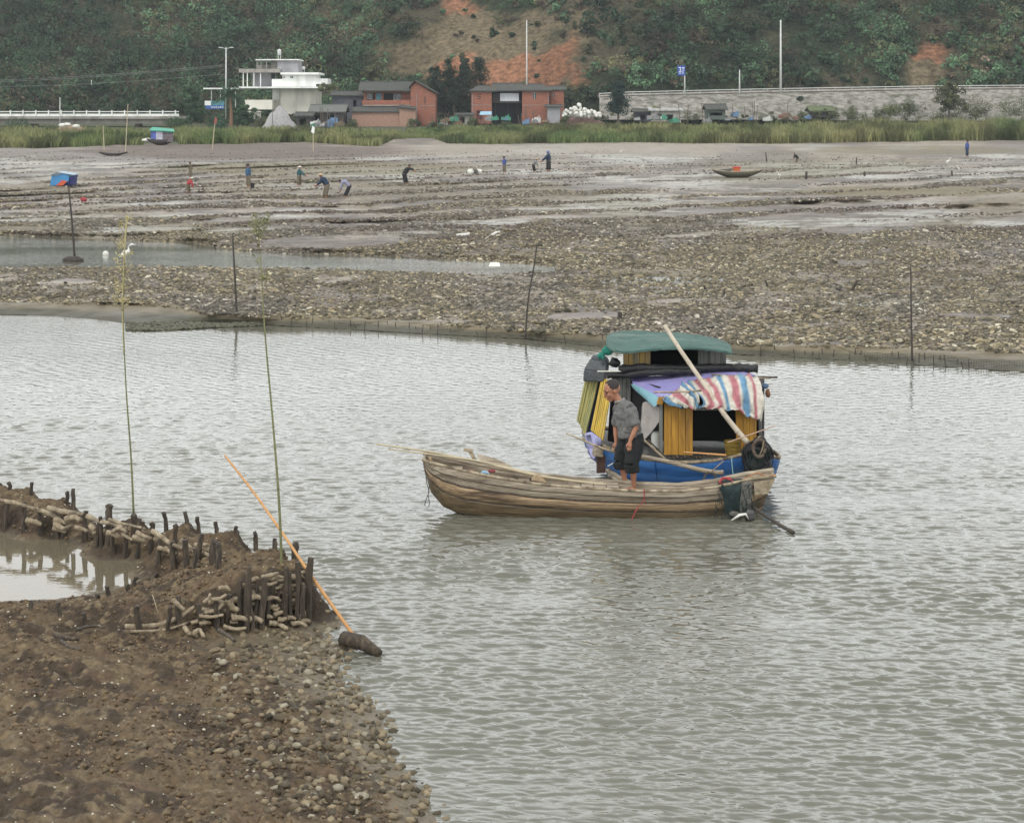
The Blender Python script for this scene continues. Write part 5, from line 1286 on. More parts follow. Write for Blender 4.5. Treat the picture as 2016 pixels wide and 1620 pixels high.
for i in range(80):
    c = W(random.uniform(1412, 1480), random.uniform(948, 1020), 28.72); d = Vector((random.uniform(-1, 1), random.uniform(-.3, .3), random.uniform(-1, .4))) * .06
    m.tube([c, c + d, c + d * 1.4 + Vector((0, 0, -.05)), c + d * 1.2 + Vector((.02, 0, -.11))], .0045, 4)
tag(m.build('net_strands', teal_c), 'loose dark strands of net hanging round the stern of the rowing boat', 'net')
drape('cloth_strap', [[W(1458 + 8 * j, 948, 28.86) for j in range(4)], [W(1456 + 8 * j, 972, 28.8) for j in range(4)], [W(1452 + 9 * j, 996, 28.78) for j in range(4)], [W(1456 + 7 * j, 1016, 28.74) for j in range(4)]], grey_c, 'grey cloth strip hanging beside the teal net', 'cloth', .02, sub=1, jit=.03)
lump('rag', W(1447, 1012, 28.7), .075, (1.3, .7, .6), grey_c, 'grey rag bundle touching the water under the stern', 'rag', .35)
lump('rag', W(1477, 1014, 28.68), .085, (1, .7, .95), mat('dark_plastic', (.10, .10, .10), (.03, .03, .03), scale=12, rough=.4), 'black bag knotted at the stern waterline', 'rag', .4)
m = MB(); m.tube([W(1440, 1024, 28.62), W(1456, 1014, 28.6), W(1468, 1012, 28.6), W(1474, 1022, 28.62)], [.01, .022, .02, .008], 6, .2); tag(m.build('rag', flo, None, True), 'thin whitish rag strip at the stern waterline', 'rag')
cane([(1478, 995, 28.9), (1508, 1016, 28.5), (1540, 1036, 28.05), (1562, 1048, 27.75)], .02, .028, dk, 'dark steering oar slanting from the stern into the water', 'oar', 'steering_oar')
red_r = mat('red_rope', (.45, .06, .07), (.3, .04, .05), scale=20)
def coil(name, c, r_, th, turns, m_, label, cat='rope', tilt=0.0, jit=.02):
    P_ = []
    for i in range(turns * 14):
        a = i / 14 * 6.283; rr = r_ * (1 + random.uniform(-.18, .18)); P_.append(Vector(c) + Vector((rr * math.cos(a), rr * math.sin(a) * math.cos(tilt) , rr * math.sin(a) * math.sin(tilt) + random.uniform(-jit, jit))))
    m = MB(); m.tube(P_, th, 5); return tag(m.build(name, m_, None, True), label, cat)
coil('rope_tangle', W(1430, 948, 29.05), .09, .008, 4, red_r, 'tangle of red rope on the stern of the rowing boat', tilt=.4)
coil('rope_tangle', W(1398, 942, 29.3), .09, .007, 4, dk, 'small black coil of line on the far gunwale near the stern', tilt=.9)
m = MB(); m.tube([W(1466, 942, 29.1), W(1490, 930, 29.1), W(1510, 938, 29.1), W(1528, 934, 29.1)], .008, 5); tag(m.build('cord', mat('orange_cord', (.5, .2, .08), scale=10)), 'orange cord over the stern of the rowing boat', 'rope')
m = MB(); m.tube([hull_pt(SD[36], -.08, 0, -.03), hull_pt(SD[36], .3, 0, -.035), W(1252, 1004, 28.7), W(1244, 1022, 28.7)], .008, 5); tag(m.build('cord', red_r), 'red cord hanging over the side of the rowing boat below the man', 'rope')

# ---------------------------------------------------------------- houseboat
blue_h = mat('blue_hull_paint', (.035, .15, .40), (.016, .075, .24), scale=2.2, rough=.45, stretch=(.6, .6, 3), bump=.35, grime=(.10, .14, .18), grime_amt=.6, spec=.5, bdist=.02)
blue_l = mat('light_blue_paint', (.10, .27, .48), (.07, .2, .38), scale=3, rough=.5, grime=(.12, .12, .11), grime_amt=.4)
yel = mat('yellow_plank', (.50, .265, .03), (.27, .13, .018), scale=4.5, rough=.6, stretch=(5, 5, .6), bump=.35, grime=(.14, .08, .03), grime_amt=.55, bdist=.008)
yel2 = mat('bright_yellow_slat', (.60, .42, .06), (.46, .30, .045), scale=4, rough=.55, stretch=(5, 5, .5), bump=.3, grime=(.22, .17, .06), grime_amt=.45)
gre_w = mat('grey_plank', (.20, .20, .19), (.11, .11, .105), scale=3, rough=.85, stretch=(6, 6, .5), bump=.5, grime=(.07, .09, .07), grime_amt=.5)
hbt = thing('houseboat', 'blue-hulled houseboat with yellow plank cabin and green canvas roof', 'houseboat', G(1360, 985, 0))
GL = [(1148, 852, 32.2), (1162, 862, 31.8), (1180, 873, 31.4), (1205, 885, 31.05), (1235, 896, 30.7), (1270, 903, 30.45), (1310, 908, 30.28), (1355, 910, 30.18), (1400, 907, 30.15), (1440, 900, 30.2), (1475, 892, 30.3), (1510, 893, 30.5), (1532, 902, 30.75), (1530, 893, 31.3), (1490, 875, 32.0), (1400, 862, 32.7), (1290, 850, 33.2), (1200, 842, 33.3), (1155, 842, 32.9)]
gl = [W(*p) for p in GL]
ctr = Vector(((1345 - CX) * 31.6 / F, 31.7, 0))
def ring(z_f, inset, zabs=None):
    out = []
    for i, p in enumerate(gl):
        q = p.copy(); k = inset * (1.7 if i < 3 or i > 17 else 1)
        q.x += (ctr.x - p.x) * k; q.y += (ctr.y - p.y) * k
        q.z = p.z * z_f if zabs is None else zabs
        out.append(q)
    return bez(out + [out[0]], 4)[:-1]
lev = [(1.0, 0), (.9, -.006), (.8, .004), (.66, .014), (.62, .03), (.54, .026), (.42, .05), (.30, .08), (.27, .095), (.15, .12), (.02, .17), (-.3, .26)]
rows = [ring(a, b) for a, b in lev]
rows = [r_ + [r_[0]] for r_ in rows]
m = MB(); m.grid(rows); m.build('hull', blue_h, hbt, True)
m = MB(); r0 = ring(.93, .01); m.add(r0, [tuple(range(len(r0)))]); m.build('deck', gre_w, hbt)
m = MB(); rr = ring(1.0, 0); m.tube(rr + [rr[0]], .026, 7, .1); m.build('gunwale', pale_wood, hbt, True)
for k in (9, 22, 34, 42):
    m = MB(); m.tube([ring(a, b - .008)[k] for a, b in lev[:8]], .012, 5); m.build('frame_strap', blue_h, hbt)
m = MB(); m.slab([W(1499, 906, 30.42), W(1531, 906, 30.72), W(1524, 935, 30.72), W(1497, 948, 30.42)], (0, .03, 0)); m.build('bow_board', blue_l, hbt)
m = MB(); m.slab([W(1148, 858, 32.15), W(1162, 868, 31.7), W(1218, 945, 31.3), W(1200, 932, 32.1)], (-.03, 0, -.02)); m.build('raised_end_board', old_wood, hbt)
# stern planks showing grey under the blue at left
m = MB(); m.tube([W(1196, 925, 31.35), W(1222, 941, 30.9), W(1252, 955, 30.55)], .035, 6, .1); m.tube([W(1200, 935, 31.2), W(1226, 952, 30.8), W(1256, 966, 30.5)], .03, 6, .1); m.build('bilge_log', old_wood, hbt, True)

def planks(name, q, n, m_, parent, th=.025, gap=.004, vary=.006):
    """q: four corners TL, TR, BR, BL as (px, py, Y); n boards side by side"""
    TL, TR, BR, BL = [W(*c) for c in q]; m = MB()
    nrm = (TR - TL).cross(BL - TL).normalized() * th
    if nrm.y < 0: nrm = -nrm
    for i in range(n):
        a, b = i / n, (i + 1) / n; g_ = gap / max((TR - TL).length, .01); o = nrm.normalized() * random.uniform(-vary, vary)
        m.slab([TL.lerp(TR, a + g_) + o, TL.lerp(TR, b - g_) + o, BL.lerp(BR, b - g_) + o, BL.lerp(BR, a + g_) + o], nrm)
    return m.build(name, m_, parent)
planks('front_panel', [(1307, 790, 30.42), (1364, 792, 30.52), (1364, 896, 30.52), (1307, 895, 30.42)], 4, yel, hbt)
planks('front_panel', [(1448, 800, 30.66), (1490, 802, 30.74), (1490, 885, 30.74), (1450, 885, 30.66)], 3, yel, hbt)
m = MB(); m.slab([W(1362, 796, 30.6), W(1450, 798, 30.7), W(1450, 808, 30.7), W(1362, 808, 30.6)], (0, .04, 0)); m.build('door_lintel', gre_w, hbt)
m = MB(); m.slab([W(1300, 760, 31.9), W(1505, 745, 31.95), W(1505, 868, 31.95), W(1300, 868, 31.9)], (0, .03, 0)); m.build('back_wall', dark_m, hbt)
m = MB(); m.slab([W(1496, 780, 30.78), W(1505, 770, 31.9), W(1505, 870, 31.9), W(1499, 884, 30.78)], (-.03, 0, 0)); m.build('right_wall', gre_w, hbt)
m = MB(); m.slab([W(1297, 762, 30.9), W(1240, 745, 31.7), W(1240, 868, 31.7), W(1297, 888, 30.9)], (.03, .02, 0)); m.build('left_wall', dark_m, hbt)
m = MB(); m.box((W(1301, 785, 30.4) + W(1301, 893, 30.4)) / 2, (.05, .05, (W(1301, 785, 30.4) - W(1301, 893, 30.4)).length)); m.build('corner_post', gre_w, hbt)
m = MB(); m.box((W(1502, 770, 30.76) + W(1502, 862, 30.76)) / 2, (.03, .04, (W(0, 770, 30.76).z - W(0, 862, 30.76).z))); m.build('corner_post', wood_dk, hbt)
m = MB(); m.slab([W(1296, 780, 30.9), W(1500, 772, 31.0), W(1505, 745, 31.9), W(1240, 748, 31.8)], (0, 0, .03)); m.build('cabin_roof', wood_dk, hbt)
planks('side_wall', [(1210, 738, 31.55), (1242, 742, 31.6), (1240, 880, 31.5), (1212, 872, 31.45)], 4, gre_w, hbt, vary=.012)
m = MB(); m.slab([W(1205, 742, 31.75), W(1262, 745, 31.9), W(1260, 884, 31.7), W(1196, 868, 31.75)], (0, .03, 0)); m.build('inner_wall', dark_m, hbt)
planks('slatted_panel', [(1183, 744, 31.55), (1207, 750, 31.4), (1187, 868, 31.2), (1162, 846, 31.45)], 8, yel2, hbt, th=.02, gap=.004, vary=.012)
planks('slatted_panel', [(1153, 744, 31.95), (1178, 744, 31.7), (1151, 858, 31.65), (1136, 826, 31.95)], 7, mat('faded_slat', (.36, .31, .10), (.22, .22, .09), scale=4, stretch=(5, 5, .5), rough=.7, grime=(.16, .22, .13), grime_amt=.5), hbt, th=.02, gap=.004, vary=.012)
m = MB(); m.slab([W(1174, 744, 31.9), W(1190, 744, 31.75), W(1172, 858, 31.6), W(1150, 855, 31.85)], (.01, .03, 0)); m.build('blue_panel', mat('navy_panel', (.02, .04, .12), scale=3), hbt)
# upper cabin and its canvas roof
planks('upper_panel', [(1226, 682, 31.7), (1281, 680, 31.7), (1281, 728, 31.7), (1227, 730, 31.7)], 5, mat('worn_yellow', (.42, .27, .06), (.13, .15, .15), scale=2.2, stretch=(6, 6, .4), rough=.7), hbt)
planks('upper_panel', [(1374, 680, 31.7), (1430, 684, 31.75), (1430, 728, 31.75), (1374, 728, 31.7)], 5, gre_w, hbt)
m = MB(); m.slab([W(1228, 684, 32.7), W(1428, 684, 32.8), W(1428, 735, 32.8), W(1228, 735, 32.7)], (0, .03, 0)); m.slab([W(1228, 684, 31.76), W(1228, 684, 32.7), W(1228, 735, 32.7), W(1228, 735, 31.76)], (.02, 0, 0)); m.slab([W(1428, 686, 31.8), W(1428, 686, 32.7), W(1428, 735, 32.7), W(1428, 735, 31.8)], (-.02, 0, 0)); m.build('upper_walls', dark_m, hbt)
m = MB(); m.slab([W(1228, 732, 31.6), W(1432, 730, 31.6), W(1425, 716, 32.7), W(1232, 718, 32.7)], (0, 0, -.03)); m.build('upper_floor', wood_dk, hbt)
canv = mat('green_canvas', (.085, .155, .135), (.05, .105, .09), scale=2.2, rough=.75, bump=.9, bscale=5, bdist=.05, grime=(.17, .22, .20), grime_amt=.55, stretch=(.6, 1.5, 1))
fr_ = [(1192, 674), (1212, 690), (1240, 691), (1285, 684), (1345, 681), (1400, 684), (1436, 690), (1441, 694)]
bk_ = [(1196, 660), (1212, 652), (1240, 651), (1290, 652), (1345, 654), (1400, 662), (1430, 674), (1436, 680)]
rows = []
for k in range(7):
    f = k / 6; Y = 31.15 + 1.7 * f; row = []
    for (a, b), (c, d) in zip(fr_, bk_):
        p0 = W(a, b, 31.15); p1 = W(c, d, 32.85); p = p0.lerp(p1, f); p.z += .05 * math.sin(math.pi * min(1, f * 1.3)) + random.uniform(-.006, .006); row.append(p)
    rows.append(row)
lip = [[p + Vector((0, .02, -.035)) for p in rows[0]]]
m = MB(); m.grid(lip + rows, (0, .01, -.025)); o = m.build('canvas_roof', canv, hbt, True); o.modifiers.new('s', 'SUBSURF').render_levels = 4; txc = bpy.data.textures.new('creases', 'CLOUDS'); txc.noise_scale = .22; txc.noise_depth = 4; dq = o.modifiers.new('d', 'DISPLACE'); dq.texture = txc; dq.strength = .09
cb = mat('black_plastic', (.022, .022, .024), (.01, .01, .011), scale=9, rough=.5, bump=.8)
def roll(pts, r, m_, label, cat='net', name='net_roll', jit=.16):
    P_ = bez([W(*p) for p in pts], 5); m = MB(); m.tube(P_, [r * random.uniform(.85, 1.12) for _ in P_], 10, jit); return tag(m.build(name, m_, None, True), label, cat)
roll([(1218, 727, 31.45), (1270, 724, 31.4), (1330, 727, 31.4), (1400, 724, 31.4), (1455, 724, 31.4), (1492, 726, 31.35)], .065, cb, 'long black roll of netting between the two roofs of the houseboat')
roll([(1196, 738, 31.5), (1230, 738, 31.45), (1290, 733, 31.35), (1380, 731, 31.3)], .055, cb, 'second black roll below the long one, behind the man')
cane([(1425, 740, 31.3), (1480, 742, 31.2), (1531, 743, 31.1)], .018, .014, dk, 'dark pole end sticking out right of the houseboat roof')
cane([(1400, 737, 31.25), (1490, 744, 31.15), (1517, 745, 31.1)], .013, .011, pale_wood, 'pale pole end under the dark one at the right of the roof')
cane([(1176, 731, 31.4), (1224, 731, 31.4)], .010, .010, flo, 'short white rod left of the black netting roll', 'rod', 'white_rod')
m = MB(); lo_ = [W(1148, 751, 31.6), W(1189, 752, 31.5), W(1194, 748, 32.1), W(1153, 747, 32.2)]; mi_ = [W(1149, 728, 31.6), W(1193, 731, 31.5), W(1199, 728, 32.1), W(1154, 724, 32.2)]; hi_ = [W(1162, 706, 31.7), W(1197, 712, 31.6), W(1199, 706, 32.0), W(1168, 700, 32.1)]; tp_ = [W(1166, 699, 31.8), W(1186, 702, 31.7), W(1190, 698, 31.9), W(1170, 697, 32.0)]
m.hexa(lo_, mi_); m.hexa(mi_, hi_); m.hexa(hi_, tp_)
o = m.build('plastic_cover', mat('slate_plastic', (.075, .085, .09), (.04, .045, .05), scale=5, rough=.5, bump=.8, bdist=.03)); bevel(o, .04, 3); tag(o, 'dark grey plastic hood over the left end of the houseboat', 'cover')
gn = mat('green_net', (.03, .27, .20), (.015, .14, .11), scale=22, rough=.7, bump=.9)
for px, py, r, lb in ((1196, 690, .075, 'bright green net bundle under the left edge of the canvas roof'), (1183, 701, .05, 'smaller green net lump beside the grey hood')): lump('net_bundle', W(px, py, 31.5), r, (1.3, .8, 1), gn, lb, 'net', .3, 12, 8)
lump('rag', W(1210, 714, 31.6), .085, (1.2, .7, .9), cb, 'black cloth bundle stuffed between grey hood and upper cabin', 'cloth', .35)
# tarpaulins
lil = mat('lilac_tarp', (.34, .32, .58), (.25, .23, .50), scale=2.5, rough=.5, bump=.6, bscale=9, grime=(.10, .08, .33), grime_amt=.6, bdist=.03)
rows = []
back = [(1240, 745, 31.7), (1275, 742, 31.6), (1320, 739, 31.55), (1370, 734, 31.5), (1420, 732, 31.45), (1465, 732, 31.4), (1490, 738, 31.3)]
fron = [(1246, 758, 31.2), (1268, 768, 30.9), (1300, 778, 30.5), (1345, 776, 30.5), (1385, 764, 30.75), (1440, 756, 30.9), (1492, 762, 30.95)]
for k in range(7):
    f = k / 6; rows.append([W(*[a * (1 - f) + b * f for a, b in zip(p, q)]) + Vector((0, 0, .02 * math.sin(k * 2.1 + i * 1.7))) for i, (p, q) in enumerate(zip(back, fron))])
rows.append([p + Vector((0, -.02, -.05 - .02 * (i % 2))) for i, p in enumerate(rows[-1])])
drape('tarpaulin', rows, lil, 'lilac tarpaulin spread over the lower cabin roof of the houseboat', 'tarpaulin', .012, jit=.008)
drape('tarpaulin', [[W(1240, 752, 31.2), W(1262, 762, 30.9), W(1285, 774, 30.6), W(1302, 784, 30.38)], [W(1243, 760, 31.18), W(1262, 776, 30.86), W(1280, 788, 30.56), W(1296, 796, 30.36)], [W(1248, 768, 31.15), W(1266, 782, 30.85), W(1282, 798, 30.55), W(1288, 803, 30.4)]], mat('pale_blue_tarp', (.20, .40, .45), (.15, .32, .38), scale=5, rough=.5), 'pale blue tarpaulin flap hanging below the lilac one at left', 'tarpaulin', jit=.006)
# striped tarp
def striped(name, rows, label, widths, colors, thick=.012):
    nr_, nc_ = len(rows), len(rows[0])
    # refine with a spline so stripes are crisp
    fine = [bez(r_, 8) for r_ in rows]
    colsp = list(zip(*fine)); colsp = [bez(list(c), 6) for c in colsp]; G_ = [list(r_) for r_ in zip(*colsp)]
    NR, NC = len(G_), len(G_[0]); rsx = np.random.RandomState(3); m = MB(); tn = []
    cum = np.cumsum(widths) / sum(widths)
    for i, r_ in enumerate(G_):
        for j, p in enumerate(r_):
            s = j / (NC - 1); k = min(int(np.searchsorted(cum, s)), len(colors) - 1); c = np.array(colors[k]); 
            w_ = .026 * math.sin(s * 31 + i * .17 + 2 * math.sin(s * 7)) + .014 * math.sin(s * 67 + i * .35) + .009 * math.sin(i * .9 + s * 23)
            n_j = float(fbm(np.array([s * 9.0]), np.array([i * .22]), 883, 4)[0]) - .5; G_[i][j] = p + Vector((.05 * n_j, -w_ * min(1, i / 6) - .10 * n_j, w_ * .8 + .04 * n_j * (i / NR))); tn.append((*c, 0))
    m.grid(G_); o = m.build(name, stripe_m, None, True, tone=tn); sd_ = o.modifiers.new('t', 'SOLIDIFY'); sd_.thickness = .005
    return tag(o, label, 'tarpaulin')
stripe_m = mat_attr('striped_tarp', rough=.6, var=.22, scale=14, bump=.5, bdist=.015)
RD, WH, BL_ = (.40, .15, .17), (.56, .53, .46), (.12, .25, .38)
striped('tarpaulin', [
    [W(1352, 752, 31.0), W(1385, 744, 31.0), W(1425, 740, 31.0), W(1460, 737, 31.05), W(1490, 742, 31.0)],
    [W(1360, 762, 30.7), W(1395, 756, 30.7), W(1430, 752, 30.68), W(1468, 750, 30.7), W(1499, 758, 30.72)],
    [W(1375, 778, 30.42), W(1405, 776, 30.42), W(1436, 774, 30.44), W(1472, 775, 30.5), W(1504, 784, 30.58)],
    [W(1384, 795, 30.33), W(1412, 797, 30.35), W(1442, 800, 30.4), W(1474, 806, 30.48), W(1503, 812, 30.56)],
    [W(1372, 802, 30.3), W(1408, 806, 30.33), W(1446, 808, 30.38), W(1476, 822, 30.46), W(1501, 828, 30.55)]],
    'red, white and blue striped tarpaulin hanging over the cabin front', [2, 2, 3, 2, 2, 3, 2, 3, 3, 2, 3, 2, 2, 2, 2], [BL_, WH, RD, WH, RD, WH, BL_, WH, RD, WH, BL_, WH, RD, WH, WH])
striped('tarpaulin', [
    [W(1303, 783, 30.35), W(1320, 776, 30.5), W(1338, 762, 30.6), W(1344, 752, 30.7)],
    [W(1306, 790, 30.28), W(1330, 786, 30.28), W(1352, 775, 30.3), W(1362, 764, 30.35)],
    [W(1318, 798, 30.25), W(1342, 796, 30.24), W(1362, 788, 30.24), W(1374, 778, 30.28)],
    [W(1338, 802, 30.23), W(1356, 804, 30.22), W(1370, 806, 30.22), W(1376, 797, 30.24)]],
    'folded corner of striped tarpaulin tucked left of the leaning pole', [2, 2, 2, 2, 2, 1], [BL_, WH, RD, WH, BL_, WH])
cane([(1287, 772, 30.3), (1330, 772, 30.25), (1380, 769, 30.3)], .014, .014, pale_wood, 'short pale batten lying on the edge of the lilac tarpaulin', 'batten', 'batten')
m = MB(); m.slab([W(1297, 783, 30.3), W(1309, 782, 30.3), W(1304, 798, 30.3), W(1293, 796, 30.3)], (0, .1, 0)); bevel(tag(m.build('wooden_block', yel), 'orange wooden block under the corner of the lilac tarpaulin', 'block'), .008)
lump('rag', W(1512, 774, 31.0), .06, (.7, .7, 1.1), mat('rusty_cloth', (.22, .10, .05), scale=9), 'rusty brown rag at the right corner of the cabin roof', 'rag', .3)
lump('rag', W(1506, 760, 31.0), .06, (1.0, .7, .7), mat('steel_blue_cloth', (.10, .16, .26), scale=9), 'blue grey rag above the rusty one at the roof corner', 'rag', .3)
drape('curtain', [[W(1262, 786, 30.95), W(1280, 792, 30.7), W(1303, 800, 30.38)], [W(1261, 815, 30.95), W(1280, 818, 30.72), W(1304, 822, 30.4)], [W(1260, 845, 30.9), W(1274, 846, 30.75), W(1292, 842, 30.45)], [W(1260, 874, 30.85), W(1266, 872, 30.7), W(1274, 866, 30.6)]], mat('grey_linen', (.36, .33, .31), (.24, .22, .21), scale=6, rough=.85, bump=.5), 'grey linen sheet hung beside the man at the cabin corner', 'curtain', sub=1, jit=.02)
def bucket(px, yt, yb, Y, wpx, m_, label, cat='bucket', name='bucket', bands=None):
    a, b = W(px, yb, Y), W(px, yt, Y); r = wpx * Y / F / 2
    t = thing(name, label, cat, a); m = MB(); n = 14
    m.tube([a, b], [r * .82, r], n, cap=False); m.tube([b, a + Vector((0, 0, .012))], [r * .93, r * .76], n); m.build('body', m_, t, True)
    m = MB(); m.tube([b + Vector((r * math.cos(k / 14 * 6.283), r * math.sin(k / 14 * 6.283), 0)) for k in range(15)], .007, 5); m.build('rim', m_, t, True)
    for f in (bands or []):
        c = a.lerp(b, f); m = MB(); rr_2 = r * (.82 + .18 * f) + .003; m.tube([c + Vector((rr_2 * math.cos(k / 14 * 6.283), rr_2 * math.sin(k / 14 * 6.283), 0)) for k in range(15)], .006, 5); m.build('band', m_, t, True)
    return t
bucket(1291, 850, 882, 30.6, 20, mat('white_bucket', (.55, .56, .54), (.42, .43, .4), scale=6, rough=.4), 'white plastic bucket behind the corner post of the cabin')
bucket(1443, 868, 897, 30.5, 34, mat('yellow_basket', (.27, .18, .02), (.12, .08, .015), scale=8, rough=.6), 'yellow basket in the cabin doorway beside the net heap', 'basket', 'basket', (.2, .45, .7))
cane([(1308, 640, 30.95), (1340, 690, 30.8), (1385, 755, 30.55), (1418, 805, 30.35), (1445, 840, 30.3), (1472, 872, 30.28)], .030, .042, mat('whitish_pole', (.56, .50, .40), (.42, .36, .28), scale=4, rough=.6, bump=.2), 'long pale crooked pole leaning across the houseboat roof', nodes=.28)
cane([(1432, 871, 30.05), (1470, 858, 30.05), (1526, 838, 30.1)], .009, .008, mat('pinkish_stick', (.5, .36, .28), scale=5), 'thin pinkish stick lying across the net heap', 'stick', 'stick')
cane([(1256, 897, 29.98), (1320, 910, 29.92), (1375, 924, 29.9), (1408, 930, 29.9), (1424, 930, 29.9)], .032, .038, old_wood, 'thick sharpened spar lashed along the blue hull')
cane([(1115, 853, 31.2), (1165, 874, 30.9), (1210, 890, 30.6), (1262, 902, 30.3)], .012, .024, pale_wood, 'thinner spar poking out left of the houseboat')
cane([(1345, 890, 30.3), (1390, 893, 30.2), (1430, 896, 30.15)], .014, .016, bam_o, 'short orange bamboo lying before the cabin door')
cane([(1268, 866, 30.35), (1288, 884, 30.3), (1310, 904, 30.22)], .018, .018, pale_wood, 'short pale prop leaning on the deck right of the man')
cane([(1276, 866, 30.42), (1300, 889, 30.36), (1312, 898, 30.3)], .012, .012, stake_m, 'short dark prop behind the pale one on the deck', 'prop', 'prop')
m = MB(); m.tube([W(1424, 908, 30.05), W(1405, 924, 29.86), W(1400, 931, 29.86)], .008, 5); tag(m.build('lashing_rope', pale_wood), 'short rope lashing the sharpened spar to the gunwale', 'rope')
m = MB(); m.tube([W(1440, 898, 30.1), W(1442, 925, 29.95), W(1447, 952, 29.6)], .006, 5); tag(m.build('mooring_rope', mat('mint_rope', (.25, .42, .36), scale=10)), 'thin mint green rope from the houseboat gunwale to the rowing boat', 'rope')
m = MB(); b0 = (W(1177, 880, 30.85) + W(1177, 898, 30.85)) / 2; m.box(b0, (.14, .12, .14), rz=.3, ry=.12); t = thing('outboard_box', 'pale wooden box on a brown board hung at the left of the blue hull', 'box', W(1180, 930, 30.85)); bevel(m.build('box', old_wood, t), .01)
m = MB(); m.box((W(1182, 898, 30.9) + W(1184, 930, 30.9)) / 2, (.13, .05, .26), rz=.2); m.build('backboard', mat('brown_board', (.10, .05, .035), (.05, .028, .02), scale=6), t)
drape('plastic_sheet', [[W(1150, 856, 31.6), W(1168, 850, 31.4), W(1182, 868, 31.2)], [W(1156, 876, 31.5), W(1170, 880, 31.3), W(1180, 884, 31.15)], [W(1166, 900, 31.4), W(1170, 905, 31.35), W(1174, 900, 31.2)]], mat('lilac_plastic', (.35, .38, .58), (.25, .22, .42), scale=7, rough=.4), 'pale lilac plastic sheet hanging from the left end of the hull', 'plastic sheet', .012, sub=0, jit=.03)
cane([(1196, 918, 30.5), (1208, 911, 30.5)], .006, .006, flo, 'short white stick by the blue hull left of the man', 'stick', 'stick')
# net heap on the bow
nh = thing('net_heap', 'big black heap of nets and hose on the right end of the houseboat', 'net', W(1492, 940, 30.25))
m = MB()
for px, py, r in ((1490, 912, .17), (1478, 890, .13), (1505, 892, .14), (1496, 870, .10), (1483, 925, .12), (1504, 918, .13)): m.ball(W(px, py, 30.22), r, 12, 8, .22, (1, .8, 1))
o = m.build('bundle', cb, nh, True); rm = o.modifiers.new('r', 'REMESH'); rm.mode = 'VOXEL'; rm.voxel_size = .02; rm.use_smooth_shade = True
tx = bpy.data.textures.new('lumps', 'CLOUDS'); tx.noise_scale = .05; dp = o.modifiers.new('d', 'DISPLACE'); dp.texture = tx; dp.strength = .05
def hoop(c, r_, th, m_, parent, a0=0, name='hose', sq=1.15):
    P_ = [Vector(c) + Vector((r_ * math.cos(a), .12 * r_ * math.sin(a * 2 + a0) - .02, r_ * sq * math.sin(a))) for a in [k / 24 * 6.283 for k in range(25)]]
    m = MB(); m.tube(P_, th, 7); return m.build(name, m_, parent, True)
for i, (px, py, r, th) in enumerate(((1490, 903, .20, .014), (1492, 900, .23, .011), (1488, 908, .17, .013), (1494, 895, .19, .010))): hoop(W(px, py, 30.02), r, th, cb, nh, i)
hoop(W(1494, 882, 30.0), .085, .03, mat('brown_hose', (.13, .10, .075), (.07, .05, .04), scale=9), nh, 1, 'brown_ring', 1.5)
m = MB(); m.tube([W(1492, 862, 30.05), W(1498, 858, 30.0), W(1503, 868, 29.95), W(1501, 884, 29.95), W(1494, 900, 29.97)], .012, 6); m.build('pale_strap', pale_wood, nh, True)
m = MB()
for i in range(70):
    a = random.uniform(0, 6.28); c = W(1490 + 26 * math.cos(a) * random.random(), 898 + 34 * math.sin(a) * random.random(), 30.06); d = Vector((random.uniform(-1, 1), random.uniform(-.2, .1), random.uniform(-1, 1))) * .07
    m.tube([c, c + d, c + d * 1.6 + Vector((.02, 0, -.03))], .004, 4)
m.build('net_strands', mat('dark_green_net', (.03, .07, .055), scale=9), nh)
for i in range(16):
    px = 1318 + i * 7.5; m = MB(); m.ball(W(px, 901 + random.uniform(-4, 2), 30.33), random.uniform(.018, .03), 7, 5, .2); tag(m.build('net_cork', stake_m, None, True), 'small brown cork float on the deck edge under the front panel', 'float', 'corks on the houseboat deck')

# ---------------------------------------------------------------- the man
skin = mat('sunburnt_skin', (.36, .17, .10), (.28, .125, .075), scale=9, rough=.55, bump=.1)
shirt_m = mat('grey_shirt', (.155, .155, .15), (.12, .12, .118), scale=9, rough=.9, bump=1.0, bscale=11, bdist=.05)
trou_m = mat('black_trousers', (.012, .014, .015), (.006, .007, .008), scale=7, rough=.85, bump=.7, bscale=10, bdist=.03)
hair_m = mat('cropped_hair', (.05, .042, .04), (.025, .02, .02), scale=60, rough=.8, bump=.6)
def remesh(o, v, smooth_it=6):
    r = o.modifiers.new('r', 'REMESH'); r.mode = 'VOXEL'; r.voxel_size = v; r.use_smooth_shade = True
    s = o.modifiers.new('sm', 'SMOOTH'); s.factor = .5; s.iterations = smooth_it
    return o
J = {k: W(*v) for k, v in dict(pelvis=(1244, 858, 29.25), waist=(1240, 838, 29.25), chest=(1230, 808, 29.25), neck=(1219, 790, 29.26), headc=(1205, 769, 29.26),
     sn=(1241, 804, 29.08), en=(1253, 840, 29.02), wn=(1240, 869, 29.0), sf=(1218, 806, 29.43), ef=(1212, 840, 29.46), wf=(1213, 870, 29.42),
     hn=(1251, 866, 29.15), kn=(1243, 914, 29.06), an=(1249, 958, 29.1), hf=(1236, 866, 29.35), kf=(1221, 908, 29.32), af=(1232, 952, 29.34)).items()}
man = thing('person', 'barefoot-legged man in grey shirt and rolled black trousers stepping along the rowing boat', 'person', W(1240, 968, 29.15))
B = MB()
def tb(a, b, r0, r1, mid=None, rm=None): B.tube([a, (a + b) / 2 if mid is None else mid, b], [r0, (r0 + r1) / 2 if rm is None else rm, r1], 12)
tb(J['pelvis'], J['chest'], .10, .10); tb(J['chest'], J['neck'], .08, .055); tb(J['neck'] + Vector((.01, 0, -.02)), J['headc'], .052, .055)
